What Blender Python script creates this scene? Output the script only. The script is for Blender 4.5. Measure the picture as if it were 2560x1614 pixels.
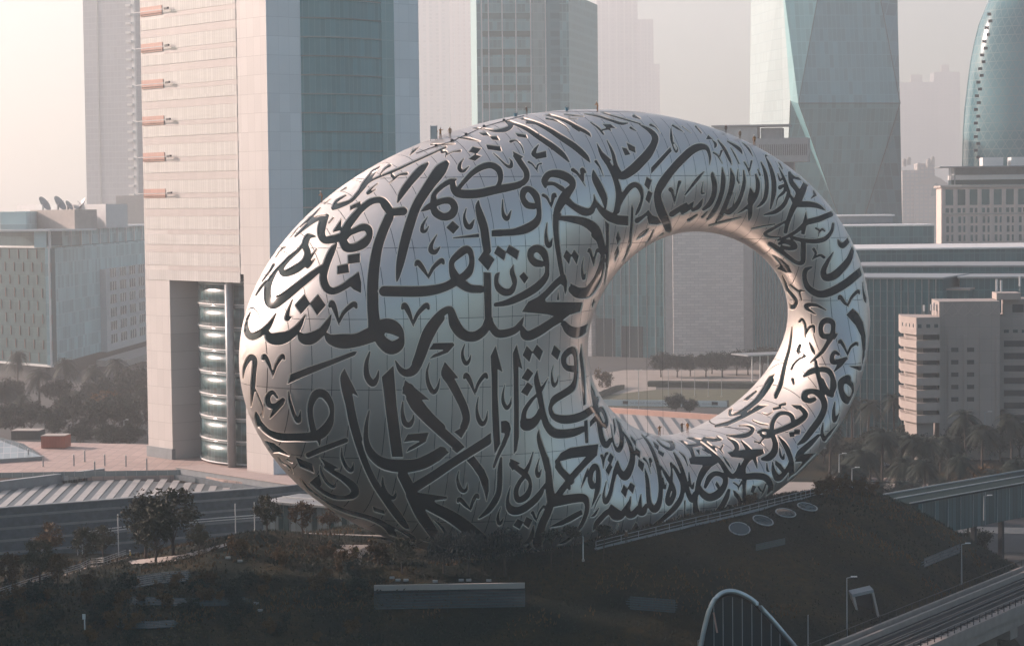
import bpy, bmesh, math, random
import numpy as np
from mathutils import Vector, Matrix
from mathutils.bvhtree import BVHTree
from mathutils.geometry import delaunay_2d_cdt

for o in list(bpy.data.objects): bpy.data.objects.remove(o)
SC = bpy.context.scene
COL = SC.collection
rng = np.random.default_rng(7)
random.seed(7)

# ---------------------------------------------------------------- camera
F = 5689.0; CAMZ = 66.0; PITCH = math.atan(307/F); ROLL = .011      # focal length in pixels of a 2560 px wide picture
fwd = np.array([0, math.cos(PITCH), -math.sin(PITCH)])
_up = np.array([0, math.sin(PITCH), math.cos(PITCH)]); _rt = np.array([1., 0, 0])
RT = _rt*math.cos(ROLL) - _up*math.sin(ROLL)
UP = _up*math.cos(ROLL) + _rt*math.sin(ROLL)
CAM = np.array([0, 0, CAMZ])
cd = bpy.data.cameras.new('camera'); cam = bpy.data.objects.new('camera', cd); COL.objects.link(cam)
cd.sensor_width = 36; cd.lens = 36*F/2560; cd.clip_start = 1; cd.clip_end = 20000
cam.matrix_world = Matrix(((RT[0], UP[0], -fwd[0], 0), (RT[1], UP[1], -fwd[1], 0), (RT[2], UP[2], -fwd[2], CAMZ), (0, 0, 0, 1)))
SC.camera = cam

# ---------------------------------------------------------------- sky, sun, exposure
SUN_EL, SUN_ROT = math.radians(21), math.radians(-64)
w = bpy.data.worlds.new('World'); SC.world = w; w.use_nodes = True
nt = w.node_tree; bg = nt.nodes['Background']
sky = nt.nodes.new('ShaderNodeTexSky'); sky.sky_type = 'NISHITA'; sky.sun_disc = False
sky.sun_elevation = SUN_EL; sky.sun_rotation = SUN_ROT
sky.air_density = 1.0; sky.dust_density = 1.5; sky.ozone_density = 2.0
tint = nt.nodes.new('ShaderNodeMix'); tint.data_type = 'RGBA'; tint.blend_type = 'MULTIPLY'
tint.inputs[0].default_value = 1.0; tint.inputs[7].default_value = (.87, .985, .93, 1)
nt.links.new(sky.outputs[0], tint.inputs[6]); nt.links.new(tint.outputs[2], bg.inputs[0])
bg.inputs[1].default_value = .08
sl = bpy.data.lights.new('sun', 'SUN'); sl.energy = 5.0; sl.angle = math.radians(.6); sl.color = (1, .755, .675)
sun = bpy.data.objects.new('sun', sl); COL.objects.link(sun)
sdir = Vector((math.sin(SUN_ROT)*math.cos(SUN_EL), math.cos(SUN_ROT)*math.cos(SUN_EL), math.sin(SUN_EL)))
sun.rotation_euler = sdir.to_track_quat('Z', 'Y').to_euler(); sun.location = (-200, 100, 300)
SC.view_settings.view_transform = 'Standard'; SC.view_settings.look = 'None'
SC.view_settings.exposure = 1.15; SC.view_settings.gamma = 1; SC.view_settings.use_curve_mapping = False
SC.render.engine = 'CYCLES'
cy = SC.cycles
cy.max_bounces = 6; cy.diffuse_bounces = 2; cy.glossy_bounces = 3; cy.transmission_bounces = 4; cy.volume_bounces = 1
cy.use_denoising = True
cy.sample_clamp_indirect = 4; cy.caustics_reflective = False; cy.caustics_refractive = False

# ---------------------------------------------------------------- helpers
def ray(px, py):
    return fwd + RT*((px-1280)/F) - UP*((py-807)/F)
def at(px, py, Y):
    d = ray(px, py); return CAM + d*(Y/d[1])
def gz(px, py, z):
    d = ray(px, py); return CAM + d*((z-CAMZ)/d[2])
def proj(Pn):
    d = np.asarray(Pn)-CAM; z = d@fwd
    return np.stack([1280+F*(d@RT)/z, 807-F*(d@UP)/z], -1)

class MB:
    def __init__(s): s.v = []; s.f = []
    def add(s, vs, fs):
        n = len(s.v); s.v += [tuple(map(float, p)) for p in vs]; s.f += [tuple(i+n for i in f) for f in fs]; return s
    def hexa(s, p):   # 8 points: bottom 4 ccw, top 4
        return s.add(p, [(3,2,1,0),(4,5,6,7),(0,1,5,4),(1,2,6,5),(2,3,7,6),(3,0,4,7)])
    def box(s, x0, x1, y0, y1, z0, z1):
        return s.hexa([(x0,y0,z0),(x1,y0,z0),(x1,y1,z0),(x0,y1,z0),(x0,y0,z1),(x1,y0,z1),(x1,y1,z1),(x0,y1,z1)])
    def prism(s, poly, z0, z1):
        n = len(poly)
        vs = [(p[0],p[1],z0) for p in poly]+[(p[0],p[1],z1) for p in poly]
        return s.add(vs, [tuple(range(n-1,-1,-1)), tuple(range(n,2*n))]+[(i,(i+1)%n,n+(i+1)%n,n+i) for i in range(n)])
    def tube(s, pts, r, n=6, cap=True):
        pts = [Vector(p) for p in pts]; rs = r if hasattr(r, '__len__') else [r]*len(pts); k = len(s.v)
        for i, p in enumerate(pts):
            t = (pts[min(i+1,len(pts)-1)]-pts[max(i-1,0)]).normalized()
            a = t.orthogonal().normalized() if abs(t.z) < .9 else Vector((1,0,0)); a = (a-t*a.dot(t)).normalized(); b = t.cross(a)
            for j in range(n):
                q = p+(a*math.cos(2*math.pi*j/n)+b*math.sin(2*math.pi*j/n))*rs[i]; s.v.append(tuple(q))
        for i in range(len(pts)-1):
            for j in range(n):
                s.f.append((k+i*n+j, k+i*n+(j+1)%n, k+(i+1)*n+(j+1)%n, k+(i+1)*n+j))
        if cap:
            s.f.append(tuple(k+j for j in range(n-1,-1,-1))); s.f.append(tuple(k+(len(pts)-1)*n+j for j in range(n)))
        return s
    def bar(s, a, b, w, h=None, up=(0,0,1)):
        a, b = Vector(a), Vector(b); h = h or w; t = (b-a).normalized(); u = Vector(up)
        if abs(t.dot(u)) > .95: u = Vector((0,1,0))
        x = t.cross(u).normalized(); y = x.cross(t)
        c = [(-1,-1),(1,-1),(1,1),(-1,1)]
        return s.hexa([a+x*w/2*i+y*h/2*j for i,j in c]+[b+x*w/2*i+y*h/2*j for i,j in c])
    def mesh(s, name):
        m = bpy.data.meshes.new(name); m.from_pydata(s.v, [], s.f); m.update(); return m
    def build(s, name, mat, parent=None, smooth=False, **kw):
        return link(name, s.mesh(name), mat, parent, smooth, **kw)

def link(name, me, mat, parent=None, smooth=False, label=None, cat=None, group=None, kind=None):
    o = bpy.data.objects.new(name, me)
    if mat is not None and not me.materials: me.materials.append(mat)
    if smooth: me.shade_smooth()
    COL.objects.link(o); setp(o, parent); tag(o, label, cat, group, kind); return o
def setp(o, parent):
    if parent is not None:
        o.parent = parent; o.matrix_parent_inverse = WM[parent.name].inverted() if parent.name in WM else Matrix()
def tag(o, label=None, cat=None, group=None, kind=None):
    for k, v in (('label', label), ('category', cat), ('group', group), ('kind', kind)):
        if v: o[k] = v
    return o
WM = {}
def thing(name, loc, label, cat, group=None, rz=0):
    o = bpy.data.objects.new(name, None); COL.objects.link(o); o.location = loc; o.rotation_euler = (0, 0, rz)
    o.empty_display_size = .5
    WM[o.name] = Matrix.Translation(Vector(loc)) @ Matrix.Rotation(rz, 4, 'Z'); return tag(o, label, cat, group)
def dup(root, loc, rz=0, sc=1.0, label=None, group=None):
    r = root.copy(); COL.objects.link(r); r.location = loc; r.rotation_euler = (0, 0, rz); r.scale = (sc, sc, sc)
    if label: r['label'] = label
    if group: r['group'] = group
    for ch in list(root.children):
        c = ch.copy(); COL.objects.link(c); c.parent = r
        for g in list(ch.children):
            d = g.copy(); COL.objects.link(d); d.parent = c
    return r
def npmesh(name, V, Fc, k=None):
    me = bpy.data.meshes.new(name); V = np.asarray(V, np.float32); Fc = np.asarray(Fc, np.int32); n = Fc.shape[1]
    me.vertices.add(len(V)); me.vertices.foreach_set('co', V.ravel())
    me.loops.add(Fc.size); me.loops.foreach_set('vertex_index', Fc.ravel())
    me.polygons.add(len(Fc)); me.polygons.foreach_set('loop_start', np.arange(0, Fc.size, n, dtype=np.int32))
    me.polygons.foreach_set('loop_total', np.full(len(Fc), n, np.int32)); me.update(calc_edges=True); return me

# ---------------------------------------------------------------- materials
class NT:
    def __init__(s, name):
        s.m = bpy.data.materials.new(name); s.m.use_nodes = True; s.t = s.m.node_tree; s.b = s.t.nodes['Principled BSDF']
    def n(s, typ, **kw):
        nd = s.t.nodes.new('ShaderNode'+typ)
        for k, v in kw.items(): setattr(nd, k, v)
        return nd
    def l(s, a, b): s.t.links.new(a, b)
    def math(s, op, a, b=None, c=None):
        nd = s.n('Math', operation=op)
        for i, x in enumerate((a, b, c)):
            if x is None: continue
            if hasattr(x, 'links') or hasattr(x, 'is_linked'): s.l(x, nd.inputs[i])
            else: nd.inputs[i].default_value = x
        return nd.outputs[0]
    def mix(s, f, a, b, blend='MIX'):
        nd = s.n('Mix', data_type='RGBA', blend_type=blend)
        for i, x in ((0, f), (6, a), (7, b)):
            if hasattr(x, 'is_linked'): s.l(x, nd.inputs[i])
            elif i == 0: nd.inputs[0].default_value = x
            else: nd.inputs[i].default_value = (*x, 1)
        return nd.outputs[2]
    def noise(s, scale, detail=3, vec=None, rough=.55):
        nd = s.n('TexNoise'); nd.inputs['Scale'].default_value = scale; nd.inputs['Detail'].default_value = detail; nd.inputs['Roughness'].default_value = rough
        if vec is not None: s.l(vec, nd.inputs['Vector'])
        return nd.outputs[0]
    def pos(s): return s.n('NewGeometry').outputs['Position']
    def bump(s, h, strength, dist=.1):
        nd = s.n('Bump'); nd.inputs['Strength'].default_value = strength; nd.inputs['Distance'].default_value = dist
        s.l(h, nd.inputs['Height']); s.l(nd.outputs[0], s.b.inputs['Normal'])
    def ramp(s, fac, lo, hi):
        nd = s.n('MapRange'); s.l(fac, nd.inputs[0]); nd.inputs[1].default_value = lo; nd.inputs[2].default_value = hi; return nd.outputs[0]
def mat(name, col, rough=.7, metal=0, var=.12, scale=.6, bump=0, spec=.5, col2=None, bscale=None):
    t = NT(name); b = t.b; b.inputs['Roughness'].default_value = rough; b.inputs['Metallic'].default_value = metal
    b.inputs['Specular IOR Level'].default_value = spec
    p = t.pos(); nz = t.ramp(t.noise(scale, 5, p), .3, .7)
    c1 = tuple(max(0, c*(1-var)) for c in col); c2 = col2 or tuple(min(1, c*(1+var)) for c in col)
    t.l(t.mix(nz, c1, c2), b.inputs['Base Color'])
    if bump: t.bump(t.noise(bscale or scale*6, 6, p), bump)
    return t.m
def facade(name, d, ds, dt, base, line, ws=.06, wt=.06, var=.15, rough=.3, metal=0, os=0., ot=0., floors=None, spec=.5, tintrow=None):
    """panelled wall: grid of joints every ds metres along direction d and dt metres up; cells vary a little"""
    t = NT(name); b = t.b; b.inputs['Roughness'].default_value = rough; b.inputs['Metallic'].default_value = metal; b.inputs['Specular IOR Level'].default_value = spec
    sep = t.n('SeparateXYZ'); t.l(t.pos(), sep.inputs[0])
    L = math.hypot(*d); s_ = t.math('MULTIPLY_ADD', sep.outputs[0], d[0]/L/ds, t.math('MULTIPLY_ADD', sep.outputs[1], d[1]/L/ds, os))
    t_ = t.math('MULTIPLY_ADD', sep.outputs[2], 1/dt, ot)
    fs, ft = t.math('FRACT', s_), t.math('FRACT', t_)
    ln = t.math('MAXIMUM', t.math('LESS_THAN', fs, ws/ds), t.math('LESS_THAN', ft, wt/dt))
    cb = t.n('CombineXYZ'); t.l(t.math('FLOOR', s_), cb.inputs[0]); t.l(t.math('FLOOR', t_), cb.inputs[1])
    wn = t.n('TexWhiteNoise', noise_dimensions='2D'); t.l(cb.outputs[0], wn.inputs[0])
    c1 = tuple(c*(1-var) for c in base); c2 = tuple(min(1, c*(1+var)) for c in base)
    c = t.mix(wn.outputs[0], c1, c2)
    big = t.ramp(t.noise(.05, 3, t.pos()), .35, .65)
    c = t.mix(t.math('MULTIPLY', big, .35), c, tuple(x*.8 for x in base))
    t.l(t.mix(ln, c, line), b.inputs['Base Color'])
    return t.m
def glass(name, col=(.02,.05,.055), rough=.06, var=.3):
    t = NT(name); b = t.b; b.inputs['Roughness'].default_value = rough; b.inputs['Specular IOR Level'].default_value = .6
    oi = t.n('ObjectInfo'); c = t.mix(oi.outputs['Random'], tuple(x*(1-var) for x in col), tuple(x*(1+var) for x in col))
    t.l(c, b.inputs['Base Color']); return t.m
M = {}
M['conc'] = mat('concrete', (.42,.37,.33), .85, var=.08, bump=.05)
M['white'] = mat('white_paint', (.70,.69,.67), .5, var=.04)
M['grey'] = mat('grey_metal', (.32,.34,.35), .45, .3)
M['dark'] = mat('dark_metal', (.03,.035,.04), .5, .3)
M['glass'] = glass('dark_glass')
M['teal_glass'] = glass('teal_glass', (.05,.12,.125), .08)
M['salmon'] = mat('salmon_stone', (.55,.33,.26), .7, var=.08)

# ---------------------------------------------------------------- the ring building
GLYPHS = """
@ 580 260 3.162
S 1545,470,20 1490,520,60 1410,610,58 1345,700,50 1310,775,12
S 1352,846,66 1260,850,60 1215,800,66 1180,760,50 1100,770,50 1020,830,52 950,910,60 900,985,62 875,1060,66
S 875,1080,60 905,1130,70 965,1135,64 1040,1100,72 1085,1040,50 1075,985,56 1030,975,56 970,1000,46 920,1025,46 880,1070,50
S 755,880,24 718,940,62 705,1020,60 732,1072,55 800,1068,60 880,1045,60
S 750,885,26 670,905,42 600,955,30 500,1045,12
S 1690,470,50 1640,530,95 1560,640,82 1465,790,74 1408,940,74 1365,1090,74 1332,1240,62 1312,1350,32 1303,1400,6
S 1240,895,72 1190,1010,74 1150,1130,76 1124,1280,82 1112,1420,86 1112,1600,86 1120,1700,90 1125,1770,96
P 915,1195 1010,1180 1010,1250 918,1262
P 832,1280 918,1262 925,1330 832,1345
S 825,1105,14 790,1160,50 745,1270,56 722,1370,60 745,1450,60 800,1478,52 880,1445,50 950,1395,56
P 1000,1325 1020,1412 1018,1490 960,1462 915,1420 950,1362
S 420,1232,6 340,1330,26 285,1440,50 285,1540,60 325,1570,90 400,1535,72 520,1440,60 640,1345,52 735,1270,26
S 658,1045,10 605,1045,44 578,1110,50 598,1180,50 570,1252,54 500,1306,62 415,1338,48 392,1300,36 440,1230,34 520,1160,25 570,1100,25
U 670,1145 597,1290 655,1225 34
S 1690,341,14 1450,450,17 1300,520,20 1130,590,16 1050,640,22 1000,700,30 940,765,28 850,803,40 800,826,24
S 1200,440,10 1140,510,30 1080,590,40 1030,660,40 980,740,8
S 795,822,20 830,765,22 900,722,10
S 1380,550,22 1320,560,14 1285,590,12 1245,625,5
S 1285,590,12 1265,565,24
U 1150,630 1075,712 1135,675 22
P 935,805 1015,770 1015,800 935,840
S 1505,300,26 1450,350,30 1410,402,6
S 1250,485,20 1210,510,14 1170,555,6
P 800,1000 865,905 860,995 798,1012
S 700,820,4 640,880,14 540,970,8
S 800,900,10 765,942,7
S 520,970,18 470,1030,24 450,1058,6
S 420,1130,10 380,1150,20 345,1205,14
S 330,1270,20 300,1320,15 240,1400,8
S 270,1400,12 230,1450,20 190,1510,10
S 900,660,14 860,690,4
S 770,750,15 730,790,4
@ 580 740 3.162
U 478,30 435,188 472,162 36
P 498,72 573,-12 616,60 545,142
P 616,60 680,-12 740,72 672,152
V 790,55 845,228 962,62 46
S 145,130,6 113,210,24 120,290,48 160,320,54 230,290,50 290,235,40 347,138,6
S 273,270,18 300,330,72 370,337,95 450,312,75 520,250,50 580,148,6
S 528,290,18 560,335,72 620,335,92 700,288,66 750,220,45 782,148,6
S 736,295,18 780,342,72 870,357,112 990,347,102 1110,300,120
S 1150,300,100 1180,240,100 1250,238,112 1308,272,84 1343,325,36 1315,385,84 1255,408,104 1190,365,90 1155,310,80
P 985,440 968,466 740,560 550,640 440,692 462,620 600,565 800,498 955,440
V 258,476 325,640 396,474 40
S 86,650,8 100,560,25 145,485,42 180,510,40 172,620,36 165,720,36 152,872,4
S 180,730,10 210,800,14 240,880,14 245,952,4
S 355,800,20 318,760,30 282,800,42 292,858,46 340,868,40 402,822,36
S 398,845,26 340,900,40 300,962,6
S 447,755,8 456,830,25 490,940,30 525,985,38 542,908,6
S 640,1060,48 618,950,44 620,860,46 660,778,62 725,775,64 778,850,46 788,930,34 765,1010,62 710,1080,78 640,1110,72 500,1115,62 380,1112,62 290,1078,50 225,1015,46 198,955,36 190,915,8
S 675,1110,50 690,1160,16 686,1177,6
S 200,940,20 212,990,34 190,1042,10
S 897,1140,38 700,1215,40 600,1258,40
S 890,578,6 880,640,48 902,730,76 928,850,66 962,1000,60 1000,1130,56
P 895,590 996,792 945,762 925,690
S 1088,440,8 1062,530,30 1066,630,45 1110,690,50 1145,650,28 1158,590,5
P 1185,640 1275,552 1300,870 1350,1272 1265,1272 1222,950
S 1292,512,6 1328,578,38 1380,608,58 1440,580,70 1490,480,72 1540,350,72 1600,235,72 1644,170,74
S 1395,735,90 1480,870,88 1560,965,86 1644,1045,86
P 1368,665 1558,820 1478,812 1430,800 1348,772
S 1350,835,6 1346,920,25 1365,1000,38 1400,1018,42 1430,980,20 1437,938,4
P 1360,1152 1392,1092 1555,1078 1530,1150 1450,1198 1380,1232 1402,1195 1492,1145 1430,1143
V 1365,72 1435,236 1535,72 44
@ 580 1000 3.795
P 285,375 400,408 548,522 540,530 440,495 365,500 330,440
S 440,540,8 480,590,14 540,630,20 578,692,6
S 570,590,12 520,560,14
P 600,537 760,602 778,692 640,630
P 830,543 1015,645 960,655 890,652 868,600
S 880,640,24 960,685,46 1060,745,60 1148,820,76 1162,885,72 1100,922,46 980,920,44 880,880,40 815,830,40
P 735,785 825,705 850,795 808,852
S 835,620,6 852,700,25 900,780,30 958,822,30 982,790,10 965,765,4
S 1040,450,6 1042,540,25 1080,630,35 1128,668,36 1148,625,10 1148,595,3
S 1100,-20,70 1140,200,68 1195,400,65 1265,600,60 1350,780,62 1450,930,70 1560,1080,76 1640,1185,56 1680,1225,8
S 1300,100,10 1272,250,34 1275,400,52 1330,520,80 1440,600,106 1600,626,122 1760,612,116 1880,562,112 1990,490,96
P 1975,440 2058,495 1960,580 1900,540
P 1335,1008 1440,1045 1450,1085 1345,1055
S 650,740,8 720,830,28 830,925,34 950,1000,38 1100,1060,42 1300,1115,48 1440,1180,56 1515,1255,70 1535,1318,52 1480,1340,34 1380,1322,20
S 1160,1165,26 1300,1245,8
S 1270,1200,22 1400,1260,8
S 840,990,14 890,1045,6
S 950,1070,16 1060,1110,6
S 1490,1180,8 1560,1220,20 1680,1280,36 1718,1320,52 1690,1366,26 1600,1385,8
S 1620,715,98 1690,850,104 1725,940,104
S 1705,900,110 1790,1080,108 1890,1230,98 1980,1360,86
S 1760,945,80 1900,1015,100 2060,1095,112 2200,1190,122 2353,1320,124
S 1700,850,90 1900,725,84 2100,590,80 2353,430,82 2420,388,82
P 2350,385 2457,310 2457,390 2400,440
P 1720,870 2040,915 2035,940 1915,952 1960,1010 1780,980
S 1430,730,6 1430,800,25 1470,890,34 1528,928,36 1553,890,12 1550,863,3
S 1920,1140,8 1980,1190,24 2020,1255,20
S 2130,1230,6 2150,1290,12 2175,1340,5
S 1790,1320,6 1860,1340,12 1920,1325,6
@ 1000 240 3.795
S 225,430,12 160,490,25 95,560,6
S 290,460,8 400,460,14 520,455,6
S 550,395,8 650,405,20 760,430,4
P 750,350 820,345 850,375 790,375
P 850,380 920,380 945,420 880,415
P 1095,350 1195,365 1210,400 1120,385
P 820,460 950,475 965,525 835,505
S 690,305,14 800,312,12 900,330,26 1000,318,44 1052,285,36 1030,250,40 985,222,14
S 1000,225,8 1080,260,28 1200,310,40 1320,390,50 1440,470,55 1540,550,50 1603,622,14
P 1405,455 1480,470 1440,512
S 1090,200,12 1250,240,25 1400,310,42 1540,400,56 1660,480,60 1760,570,50 1802,626,10
P 1580,440 1660,455 1640,500
S 1250,165,10 1400,180,22 1560,230,32 1690,300,38 1780,350,32 1812,386,6
P 1630,295 1720,300 1700,340
S 1200,255,18 1290,265,14 1400,310,10 1455,345,3
S 1390,215,18 1470,230,14 1560,280,10 1605,325,3
S 1052,430,28 1100,420,12 1150,470,10 1176,542,3
S 400,530,28 440,530,14 430,580,5
S 435,560,8 500,530,10 570,520,20
P 650,530 690,480 770,495 730,545
P 650,595 710,550 770,570 710,615
S 605,595,5 570,640,25 565,690,35 600,710,32 655,665,4
S 885,540,5 940,590,12 1000,650,20 1048,668,36 1058,620,18 1035,590,4
P 1070,522 1172,575 1142,590 1095,590
S 1100,565,50 1150,640,55 1200,720,52 1195,790,50 1130,840,62 1020,868,72 900,890,80 760,922,82 640,930,82 550,918,80 508,870,60 500,820,46
S 545,890,36 600,820,40 680,735,50 770,675,60 860,655,62 930,690,62 955,760,46 940,830,36 900,880,30
S 530,790,16 470,810,48 390,860,48 325,930,46 318,1000,60
S 200,1092,8 250,1062,48 310,1030,60 400,995,58 480,995,66 518,1055,64 485,1125,76 410,1145,72 340,1105,72 310,1040,50
S 260,1145,5 215,1220,25 210,1275,34 240,1280,28 272,1235,4
S 350,1315,5 300,1400,25 292,1460,44 330,1480,42 380,1430,4
P 440,1245 500,1185 562,1240 505,1305
S 628,1065,5 610,1140,20 630,1220,44 665,1240,46 705,1170,4
S 975,980,5 975,1080,20 990,1140,38 1020,1162,36 1055,1085,4
S 1270,1045,56 1205,1030,62 1165,960,50 1180,895,60 1230,885,56 1290,945,66 1315,1040,46 1320,1130,46 1290,1200,72 1200,1258,80 1080,1290,60 950,1298,56
P 872,1275 960,1268 960,1328 872,1330
S 745,990,6 740,1050,46 770,1160,76 800,1260,76 815,1380,76 828,1465,70
S 1315,458,5 1280,510,30 1272,550,46 1310,575,40
P 1270,548 1385,518 1390,580 1290,598
S 1222,625,20 1260,650,15 1312,722,5
S 1300,690,10 1310,650,12 1340,640,15
S 1642,700,38 1690,740,25 1760,856,5
S 1740,800,14 1730,700,40 1762,722,16
S 1360,940,30 1400,970,25 1440,1060,5
S 1440,1040,10 1460,940,38 1482,952,16
S 1380,860,26 1372,800,56 1420,740,62 1520,742,80 1615,790,76 1640,850,56 1590,915,80 1560,960,88
S 1385,830,40 1460,832,34 1540,880,46
S 1560,960,88 1530,1010,80 1490,1100,62 1480,1230,52 1490,1380,48 1512,1530,44 1530,1640,42 1555,1760,36
S 1580,985,70 1640,1040,56 1740,1095,72 1815,1090,60 1848,1000,28 1840,935,5
S 1848,985,16 1900,1070,50 1980,1140,80 2060,1175,84
P 2020,1135 2170,1140 2168,1232 2060,1222
S 1835,700,6 1852,780,60 1900,880,70 1938,970,60 1952,1068,14
P 1890,850 1972,972 1938,966
S 1860,620,28 1900,680,14 1930,760,4
S 1870,450,6 1920,560,40 1990,660,50 2050,800,50 2080,940,60 2060,1090,58
P 1925,530 2007,605 1980,618
S 1965,420,8 2020,540,30 2050,660,40 2100,755,70 2200,705,86 2290,620,88 2360,540,80 2412,450,62 2420,385,60 2370,325,42 2277,272,12
P 2105,485 2152,495 2188,552 2135,562
P 2150,440 2230,480 2237,540 2175,512
S 1810,250,12 1880,300,20 1930,360,18
S 1920,320,14 1980,310,20 2000,330,6
P 1920,265 2000,265 2050,305 1960,300
S 1750,170,8 1880,190,20 2000,230,25 2100,260,28 2160,255,12
S 1850,130,6 1960,170,14 2100,210,16 2277,262,14
S 2190,300,25 2240,330,8
S 2220,190,28 2277,215,12
S 1560,175,8 1650,185,14 1740,195,6
S 1600,210,8 1680,220,5
P 1450,1130 1530,1115 1520,1165 1470,1168
S 1520,1158,36 1640,1170,60 1760,1200,80 1850,1265,92 1900,1370,72 1925,1480,62
S 1395,1205,5 1386,1310,25 1398,1400,42 1425,1418,36 1447,1350,4
@ 1040 580 4.744
P 440,66 745,20 748,58 440,73
S 245,35,6 190,130,30 178,200,45 205,242,46 250,220,28 285,175,4
V 22,357 155,550 300,335 62
S -380,700,116 0,705,118 200,688,110 350,648,96 460,590,100 550,540,90 620,480,92 660,390,62 660,290,58 630,215,72 580,210,88 500,270,82 432,340,62 425,420,62 460,520,104 530,600,112 640,668,92 770,678,84
P 740,325 815,210 930,325 855,455
P 930,250 970,165 1070,240 1045,335
P 1070,237 1105,155 1225,225 1200,327
P 803,480 887,485 900,1050 820,1050
S 865,1040,96 820,1150,100 720,1230,112 620,1238,116 530,1190,122 460,1090,122 430,985,92 405,915,66 330,945,82 230,1035,82 130,1170,80 70,1320,76 30,1450,76 -10,1560,74
S 872,1020,56 900,1120,82 970,1200,92 1070,1200,92 1180,1160,80 1240,1090,58 1280,1008,8
S 1262,1130,36 1290,1210,100 1350,1228,112 1470,1170,112 1600,1085,102 1700,1020,110
P 1260,945 1330,830 1440,775 1530,700 1640,580 1730,502 1775,512 1797,590 1792,690 1774,746 1762,700 1750,635 1720,615 1660,668 1535,798 1545,832 1975,835 1950,945 1830,980 1750,1040 1650,1110 1600,1050 1652,995 1560,975
P 1690,690 1705,805 1672,805
S 1155,395,6 1140,470,50 1165,560,60 1170,620,50 1130,700,72 1060,715,82 985,670,72 955,600,50 960,520,46 987,485,8
P 1228,525 1280,475 1335,545 1290,610
S 1495,380,70 1420,365,84 1365,310,72 1370,230,82 1440,195,84 1510,240,90 1548,340,64 1558,450,50 1538,540,72 1440,650,92 1300,740,90 1150,812,80 1050,845,62 945,862,42
P 1640,0 1690,0 1712,250 1752,440 1708,452 1665,200
P 1750,290 1785,210 1845,278 1820,385
P 1845,275 1875,210 1935,285 1910,385
V 2060,213 2112,408 2153,213 40
S 1988,305,6 1973,400,20 1976,500,34 1995,552,36 2020,480,4
S 2120,30,82 2190,120,62 2215,230,50 2210,350,60 2180,480,82 2130,600,102 2040,710,122 1930,722,124 1860,680,100
P 1835,608 1900,660 1900,770 1828,720
P 2243,-135 2294,-90 2292,100 2285,280 2262,470 2225,690 2248,450 2256,250 2254,50
P 2110,785 2128,850 2105,940 2085,860
S 1760,1090,70 1810,1155,104 1880,1190,120 1960,1178,106 2040,1120,58 2070,1060,16
P 1715,1095 1765,1053 1800,1110 1770,1150
P 160,1392 210,1320 440,1315 455,1340 380,1425 280,1465 165,1500 210,1455 320,1408 342,1392
@ 1040 860 4.744
S 580,0,6 552,90,25 562,180,40 600,232,42 635,190,28 650,130,4
S 160,220,6 132,330,25 148,470,45 205,568,52 255,520,32 285,405,4
P 342,212 500,400 450,408 400,420 303,372
S 345,250,30 355,350,104 420,450,102 500,600,96 570,750,92 598,880,86 570,980,88
P 525,1000 600,980 590,1030 540,1112 455,1040
P -20,515 150,655 20,660
S -60,640,110 0,745,110 120,870,112 260,1000,112 400,1125,110 500,1215,106
P 430,1240 520,1160 577,1220 487,1292
V 600,368 705,602 820,365 60
S 740,625,6 722,760,25 742,880,48 790,948,50 835,890,28 850,790,4
P 945,22 888,140 900,400 905,800 915,1050 935,1302 1000,1180 985,900 970,600 970,290 1027,327
P 1195,5 1150,110 1160,400 1165,800 1163,1100 1162,1302 1195,1260 1222,1100 1222,700 1218,260 1267,297
S 1055,480,6 1032,600,25 1038,690,40 1080,755,44 1120,710,28 1132,630,4
P 1268,130 1315,20 1385,95 1350,210
P 1385,95 1435,3 1510,85 1470,197
P 1255,400 1325,285 1395,345 1335,440
P 1248,565 1325,450 1390,500 1325,612
P 1010,915 1075,908 1110,935 1127,1000 1110,1080 1060,1200 990,1330 935,1465 915,1470 915,1440 950,1330 1010,1190 1050,1090 1057,1052 1015,1050
S 1440,308,6 1432,420,62 1460,560,72 1490,720,66 1520,860,72 1560,970,84 1640,1050,102 1760,1060,98 1880,1042,90 1980,1005,68
S 1570,400,6 1530,470,25 1490,540,40
S 1445,590,25 1360,680,45 1292,790,54 1278,900,70 1310,955,138 1390,930,112 1450,860,80 1475,790,60
P 1605,115 1640,10 1720,85 1685,190
S 1630,250,6 1613,340,20 1622,450,38 1645,492,36 1680,440,22 1688,370,4
S 1880,295,70 1800,280,66 1758,230,62 1760,150,70 1810,90,78 1862,72,72 1893,140,52 1900,240,50 1900,350,50 1888,440,54 1850,520,82 1750,590,82 1650,652,82 1605,720,52 1598,780,50 1630,850,64 1720,888,92 1850,885,96 1980,845,90 2085,775,80
P 1960,3 1938,130 1960,350 1985,725 2015,710 2005,335 2003,320 1985,180
P 1995,910 2040,895 2048,1165 2010,1170
P 2065,915 2145,830 2145,900 2065,980
S 2085,420,20 2100,560,45 2130,720,60 2170,900,60 2190,1030,60 2220,1150,70 2260,1195,66 2310,1130,44
P 2140,640 2172,600 2172,660 2155,720
S 2160,800,30 2200,765,50 2240,830,44 2262,920,38 2250,975,38 2210,925,36 2180,860,36
S 2205,1320,36 2225,1400,20 2225,1462,4
S 2230,1390,10 2255,1300,28 2275,1290,16
S 1460,1010,6 1455,1090,42 1480,1200,62 1530,1350,70 1565,1480,76
P 2167,1183 2150,1315 1985,1330 1850,1345 1700,1385 1690,1420 1760,1520 1690,1520 1650,1460 1665,1370 1720,1290 1830,1230 2000,1205
@ 1080 1130 4.744
S 1350,80,76 1378,200,70 1388,300,78 1395,430,92 1415,560,104
S 1490,110,60 1520,200,72 1600,290,82 1645,340,84
S 1920,10,84 1800,140,70 1700,250,72 1620,350,74 1540,450,74 1480,540,80
P 1645,380 1608,400 1622,448 1645,440
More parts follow.
